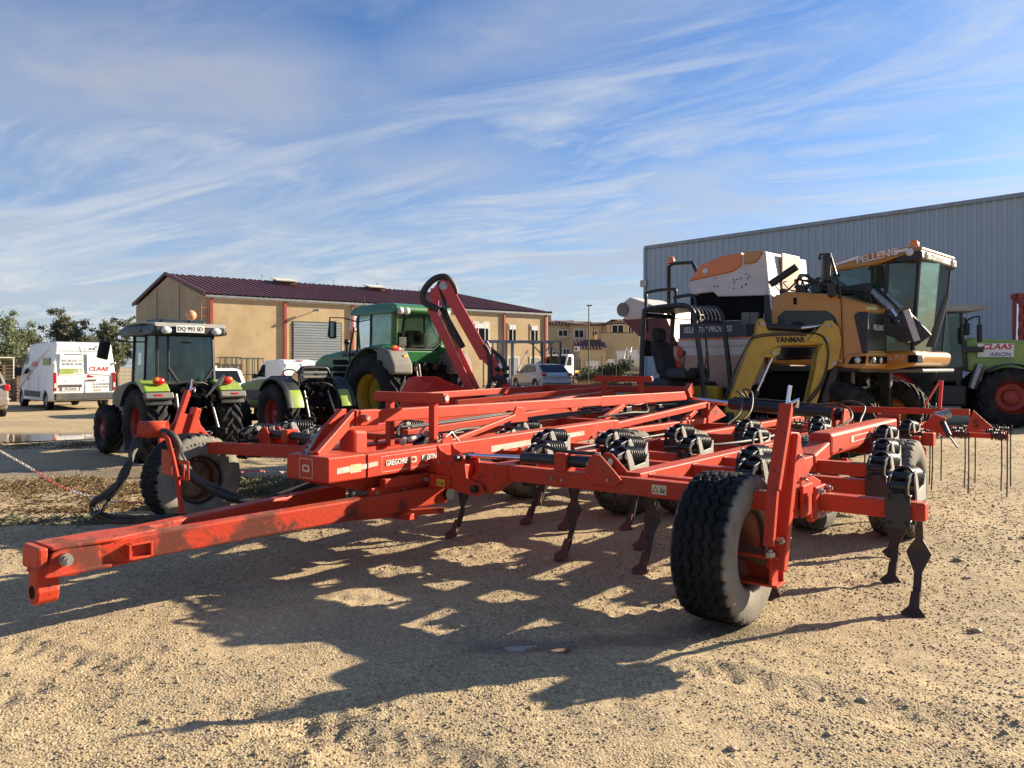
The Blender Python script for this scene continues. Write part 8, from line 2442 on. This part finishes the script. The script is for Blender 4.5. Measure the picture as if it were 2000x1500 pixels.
# road, verge and pools
mat('asphalt', (0.075, 0.075, 0.078), 0.85, tone=(0.095, 0.093, 0.09), tscale=0.8, bump=0.4, bscale=30)
mat('pale_kerb', (0.42, 0.38, 0.31), 0.9)
BK = 0.30      # the road and the plots beyond it lie a little higher than the yard
bk = MB()
top_ = [(0.6, 36.8), (7.9, 36.0), (7.9, 43.5), (22, 60), (40, 160), (-10, 160), (0.6, 62)]
bk.add([(x, y, BK) for x, y in top_] + [(x + (-0.8 if x < 1 else 0.3), y - (2.2 if y < 40 else 0), -0.06) for x, y in top_], [tuple(range(7))] + [(i, i + 7, (i + 1) % 7 + 7, (i + 1) % 7) for i in range(7)])
struct(bk.build('bank', 'gravel'))
rd = MB()
rd.quad((0.7, 37.2, BK + 0.006), (7.85, 36.2, BK + 0.006), (7.85, 43.0, BK + 0.006), (0.7, 45.5, BK + 0.006))
struct(rd.build('road', 'asphalt'))
struct(MB().slab([(0.7, 45.5, BK), (7.85, 43.0, BK), (9.0, 44.4, BK), (0.7, 47.3, BK)], 0.14).build('pavement', 'pale_kerb'))


def pool(name, pts, z, m='puddle_water'):
    q = [V((x, y, z)) for x, y in pts]
    q = spline(q, 6, True)
    c = sum(q, V((0, 0, 0))) / len(q)
    mb = MB()
    mb.add([c] + q, [(0, i + 1, (i + 1) % len(q) + 1) for i in range(len(q))])
    return struct(mb.build(name, m))


def water_mat():
    m = bpy.data.materials.new('puddle_water')
    m.use_nodes = True
    t = NT(m.node_tree)
    p = m.node_tree.nodes['Principled BSDF']
    p.inputs['Base Color'].default_value = (0.13, 0.105, 0.075, 1)
    p.inputs['Roughness'].default_value = 0.04
    p.inputs['IOR'].default_value = 1.33
    p.inputs['Specular IOR Level'].default_value = 0.9
    co = t.n('ShaderNodeTexCoord').outputs['Object']
    b = t.n('ShaderNodeBump', i_Strength=0.04, i_Distance=0.01, i_Height=t.noise(co, 4.0, 3))
    t.t.links.new(b.outputs[0], p.inputs['Normal'])
    MATS['puddle_water'] = m


water_mat()
pool('puddle', [(-12.8, 16.35), (-11.5, 15.75), (-10.0, 15.9), (-8.9, 16.5), (-7.6, 16.7), (-7.4, 17.4), (-9.0, 17.6), (-11.0, 17.5), (-13.0, 17.3)], 0.022)
pool('puddle', [(-0.26, 4.36), (-0.05, 4.29), (0.16, 4.29), (0.20, 4.36), (0.05, 4.42), (-0.16, 4.44)], gz(0.0, 4.36) + 0.008)
pool('puddle', [(0.215, 4.285), (0.26, 4.262), (0.31, 4.27), (0.335, 4.30), (0.28, 4.315)], gz(0.27, 4.29) + 0.008)


# ---------------------------------------------------------------- trees: trunk, limbs, leaf clumps with gaps
def leaf_cloud(centres, n, size, rs, flat=0.8):
    """n leaf faces spread round clump centres (x, y, z, r)"""
    c = np.array(centres)
    w_ = c[:, 3] ** 2
    k = rs.choice(len(c), n, p=w_ / w_.sum())
    d = rs.normal(size=(n, 3))
    d /= np.linalg.norm(d, axis=1)[:, None]
    r = c[k, 3] * (rs.random(n) ** 0.45) * (1 + 0.25 * rs.normal(size=n))
    p = c[k, :3] + d * r[:, None] * np.array([1, 1, flat])
    a = rs.normal(size=(n, 3))
    a /= np.linalg.norm(a, axis=1)[:, None]
    b = np.cross(a, rs.normal(size=(n, 3)))
    b /= np.linalg.norm(b, axis=1)[:, None]
    s_ = size * (0.6 + 0.8 * rs.random(n))[:, None]
    q = np.stack([p - a * s_, p + b * s_ * 0.45, p + a * s_, p - b * s_ * 0.45], 1).reshape(-1, 3)
    me = bpy.data.meshes.new('crown')
    f = np.arange(n * 4).reshape(-1, 4)
    me.vertices.add(n * 4)
    me.vertices.foreach_set('co', q.astype(np.float32).reshape(-1))
    me.loops.add(n * 4)
    me.loops.foreach_set('vertex_index', f.astype(np.int32).reshape(-1))
    me.polygons.add(n)
    me.polygons.foreach_set('loop_start', np.arange(0, n * 4, 4, dtype=np.int32))
    me.polygons.foreach_set('loop_total', np.full(n, 4, np.int32))
    me.update(calc_edges=True)
    return me


def tree(lbl, loc, h, wd, leaf, seed, n=9000, size=0.13, lean=0.0, thin=1.0, grp='trees at the far left'):
    rs = np.random.default_rng(seed)
    r = random.Random(seed)
    t = thing('tree', lbl, 'tree', loc, 0.0, grp)
    tips = []
    mb = MB()
    th = h * 0.28
    mb.tube([(0, 0, 0), (0.05, 0, th * 0.5), (lean * 0.3, 0.05, th)], [h * 0.03, h * 0.024, h * 0.02], 8)
    for k in range(11):
        a = k * 2.4 + r.uniform(-.4, .4)
        rr_ = wd * 0.5 * r.uniform(0.45, 1.0)
        z = h * r.uniform(0.45, 0.95)
        rr_ *= math.sqrt(max(0.12, 1 - ((z / h - 0.55) / 0.5) ** 2))
        e = V((lean + rr_ * math.cos(a), rr_ * math.sin(a), z))
        m_ = V((lean * 0.5 + e.x * 0.4, e.y * 0.4, th + (z - th) * 0.55))
        mb.tube([(lean * 0.2, 0, th * r.uniform(0.7, 1.0)), m_, e], [h * 0.014, h * 0.008, h * 0.003], 5, sub=3)
        tips.append((e.x, e.y, e.z, wd * r.uniform(0.09, 0.17) * thin))
        tips.append((m_.x, m_.y, m_.z, wd * r.uniform(0.10, 0.17) * thin))
        for q in range(4):
            o = V((r.uniform(-1, 1), r.uniform(-1, 1), r.uniform(-0.7, 0.9))) * wd * 0.17
            tips.append((e.x + o.x, e.y + o.y, max(th * 0.9, e.z + o.z), wd * r.uniform(0.05, 0.10) * thin))
            mb.tube([tuple(e), tuple(e + o)], h * 0.003, 4)
    mb.build('trunk', 'bark', t)
    put('crown', leaf_cloud(tips, n, size, rs), leaf, t)
    return t


tree('big pale green tree cut by the left edge, behind the silver hatchback', (-25.6, 36.5, 0), 4.35, 4.9, 'leaf_green', 1, 14000, 0.075, thin=0.85)
tree('wide olive brown tree behind the tall white van, lower left of two crowns', (-28.0, 47, 0), 4.25, 5.0, 'leaf_brown', 2, 11000, 0.075, thin=0.8)
tree('taller feathery olive tree rising behind the tall white van roof', (-24.8, 44, 0), 4.75, 4.3, 'leaf_olive', 3, 11000, 0.075, thin=0.75)
tree('sparse green tree between the white van and the workshop gable', (-21.9, 42.5, 0), 4.3, 3.2, 'leaf_green', 4, 5000, 0.07, thin=0.65)
tree('low dark shrub tree behind the white van roof line', (-23.3, 40.5, 0), 2.9, 3.8, 'leaf_olive', 5, 7000, 0.09)
tree('low dark shrub tree beside the timber stack at the left edge', (-27.2, 41, 0), 2.8, 3.4, 'leaf_green', 6, 6000, 0.09)
for k, (x, y, h, wd_, lf, lb) in enumerate(((8.2, 61, 2.0, 1.8, 'leaf_dark', 'dark green bush in front of the motor boat'), (5.9, 60, 1.0, 1.6, 'leaf_olive', 'low olive bush behind the wire fence by the truck'), (7.0, 63, 1.2, 2.0, 'leaf_green', 'rough green bush behind the fence, left of the boat'))):
    rs = np.random.default_rng(50 + k)
    b = thing('bush', lb, 'bush', (x, y, 0.3), 0, 'bushes behind the wire fence')
    cs = [(rs.uniform(-wd_ / 2, wd_ / 2), rs.uniform(-.7, .7), h * rs.uniform(0.25, 0.8), h * 0.3) for _ in range(12)]
    put('crown', leaf_cloud(cs, 2600, 0.12, rs), lf, b)
    MB().tube([(0, 0, 0), (0.1, 0, h * 0.5)], 0.05, 5).build('trunk', 'bark', b)

# stacked timber pallets by the left edge, white gate frame, low wall
for k, (x, y, nl) in enumerate(((-23.4, 35.2, 11), (-22.0, 35.0, 7), (-24.9, 35.4, 11))):
    st_ = thing('pallet_stack', ('tall stack of weathered pallets by the left edge', 'shorter stack of weathered pallets nearest the white van', 'outermost stack of weathered pallets at the left edge')[k], 'pallet stack', (x, y, 0), HD, 'pallet stacks at the left')
    for j in range(nl):
        p_ = MB()
        z = 0.15 * j
        for q in range(5):
            p_.box((-0.48 + 0.24 * q + random.uniform(-.01, .01), 0, z + 0.13), (0.12, 1.2, 0.022))
        for yy in (-0.55, 0, 0.55):
            p_.box((0, yy, z + 0.07), (1.1, 0.10, 0.09))
        p_.build('pallet', 'wood', st_)
gt = thing('gate_frame', 'pale metal gate frame standing before the pallet stacks', 'gate', (-23.4, 33.9, 0), HD)
for x in (0, 1.0, 2.0):
    MB().beam((0, -1.2 + 1.0 * x, 0), (0, -1.2 + 1.0 * x, 2.0), 0.05, 0.05, up=(1, 0, 0)).build('upright', 'pale_frame', gt)
for z in (0.3, 1.98):
    MB().beam((0, -1.2, z), (0, 0.8, z), 0.05, 0.05).build('rail', 'pale_frame', gt)
lw = thing('metal_shed', 'low grey sheet metal shed behind the pallets at the left edge', 'shed', (-27.5, 39, 0), 0.2)
MB().box((0, 0, 1.3), (6.0, 2.0, 2.6)).build('wall', 'galvanised', lw)
MB().box((0, 0, 2.65), (6.3, 2.3, 0.1)).build('roof', 'galvanised', lw)
# long dark fence that closes the yard behind the vans
fence('wire_fence', 'dark wire fence behind the tall white van under the trees', (-30, 36.8, 0), (-18.5, 41.5, 0), 7, 1.8)

# ---------------------------------------------------------------- chain, dry weeds and litter near the far wheel
cps = [(-6.15, 8.6, 0.86), (-5.2, 8.2, 0.52), (-4.6, 7.95, 0.30), (-4.0, 7.85, 0.19), (-3.6, 7.95, 0.20), (-3.0, 8.5, 0.40), (-2.9, 10.0, 0.2), (-2.75, 10.3, 0.32), (-2.3, 10.6, 0.5)]
chn = thing('plastic_chain', 'red and white plastic barrier chain hanging low across the weeds at the left', 'chain')
sp = spline(cps, 60)
dist = 0.0
pts = [sp[0]]
for a, b in zip(sp, sp[1:]):
    dist += (b - a).length
    if dist >= 0.041:
        pts.append(b)
        dist = 0
lm = MB().tube([V((0.028 * math.cos(a), 0.0115 * math.sin(a), 0)) for a in [i * math.pi / 5 for i in range(10)]], 0.0042, 5, closed=True).mesh('link')
lm.materials.append(MATS['chain_white'])
lm2 = lm.copy()
lm2.materials.clear()
lm2.materials.append(MATS['chain_red'])
for i in range(min(len(pts) - 1, 290)):
    a, b = pts[i], pts[i + 1]
    red = (i // 13) % 2 == 0 if i > 4 else True
    o = bpy.data.objects.new('link', lm2 if red else lm)
    C.objects.link(o)
    o.parent = chn
    d = (b - a).normalized()
    x, _, u = frame_to(d)
    if i % 2:
        x, u = u, -x
    o.matrix_basis = MX(((d.x, x.x, u.x, a.x), (d.y, x.y, u.y, a.y), (d.z, x.z, u.z, a.z), (0, 0, 0, 1)))
for k, p in enumerate((cps[0], cps[-1])):
    pst = thing('chain_post', ('short white post holding the barrier chain at the left edge', 'short white post holding the barrier chain behind the far wheel')[k], 'post', (p[0], p[1], 0))
    MB().cyl((0, 0, 0), (0, 0, p[2] + 0.06), 0.025, n=10).build('tube', 'chain_white', pst)
    MB().cyl((0, 0, 0), (0, 0, 0.03), 0.16, 0.13, n=16).build('foot', 'black_paint', pst)


def blades(cx, cy, rx, ry, n, h, name, m, seed, lying=0.6, zoff=0.0):
    rs = np.random.default_rng(seed)
    a = rs.random(n) * 6.283
    r = rs.random(n) ** 0.6
    x, y = cx + rx * r * np.cos(a), cy + ry * r * np.sin(a)
    keep = fbm(x * 2.2, y * 2.2, 4, seed) + 0.12 * rs.normal(size=n) > 0.52
    x, y = x[keep], y[keep]
    n = len(x)
    z = ground_z(x, y) + zoff
    d = rs.normal(size=(n, 3))
    d[:, 2] = np.abs(d[:, 2]) * (1 - lying) + 0.08
    d /= np.linalg.norm(d, axis=1)[:, None]
    L = h * (0.4 + rs.random(n))[:, None]
    sd = np.cross(d, rs.normal(size=(n, 3)))
    sd /= np.linalg.norm(sd, axis=1)[:, None]
    w_ = (0.0016 + 0.0018 * rs.random(n)[:, None]) * (h / 0.1)
    p = np.stack([x, y, z], -1)
    q = np.stack([p - sd * w_, p + sd * w_, p + d * L * 0.6 + sd * w_ * .7 + np.array([0, 0, 0.01]), p + d * L - np.array([0, 0, 0.01])], 1).reshape(-1, 3)
    me = bpy.data.meshes.new(name)
    f = np.arange(n * 4).reshape(-1, 4)
    me.vertices.add(n * 4)
    me.vertices.foreach_set('co', q.astype(np.float32).reshape(-1))
    me.loops.add(n * 4)
    me.loops.foreach_set('vertex_index', f.astype(np.int32).reshape(-1))
    me.polygons.add(n)
    me.polygons.foreach_set('loop_start', np.arange(0, n * 4, 4, dtype=np.int32))
    me.polygons.foreach_set('loop_total', np.full(n, 4, np.int32))
    me.update(calc_edges=True)
    return stuff(put(name, me, m))


blades(-5.4, 8.9, 2.6, 0.75, 19000, 0.08, 'dry_grass', 'dry_grass', 61, 0.75)
blades(-4.9, 7.75, 1.0, 0.25, 2500, 0.10, 'green_weeds', 'leaf_olive', 62, 0.5)
blades(-4.2, 10.1, 3.4, 0.7, 16000, 0.09, 'dry_grass', 'dry_grass', 63, 0.6)
blades(-2.6, 10.0, 1.5, 0.7, 9000, 0.14, 'green_weeds', 'leaf_olive', 64, 0.4)
blades(-9.5, 15.2, 4.5, 0.6, 7000, 0.08, 'dry_grass', 'dry_grass', 65, 0.7)
blades(6.4, 50.2, 3.2, 1.6, 9000, 0.45, 'verge_grass', 'dry_grass', 66, 0.4, 0.3)
# a few bigger stones and twigs lying about
LBS = ('fist sized dark stone on the sunlit gravel, nearest below the big front wheel', 'largest dark stone on the gravel right of the outermost black tine', 'small brown stone on the sunlit gravel left of the wheel shadow', 'pointed stone near the bottom edge below the wheel shadow', 'flat stone on the gravel towards the bottom right corner', 'small stone on bare gravel at the lower left of the picture', 'stone lying among the gravel in front of the harrow rods', 'small round stone at the very bottom, right of the middle')
for k, (x, y, s_) in enumerate(((1.65, 3.62, 0.028), (2.75, 4.55, 0.032), (-0.6, 3.5, 0.02), (0.9, 3.15, 0.022), (2.3, 3.2, 0.022), (-1.6, 3.4, 0.018), (3.6, 6.2, 0.038), (0.55, 2.95, 0.02))):
    v = ico * s_ * (0.75 + 0.5 * rng.random((12, 1))) * np.array([1.2, 0.9, 0.62])
    mb = MB()
    mb.add([tuple(p) for p in v], [tuple(f) for f in icf])
    o = mb.build('stone', 'pebbles', None, s_ * 0.2)
    o.location = (x, y, gz(x, y) + s_ * 0.25)
    tag(o, LBS[k], 'stone', 'larger stones on the gravel')
flush_texts()
S.render.engine = 'CYCLES'
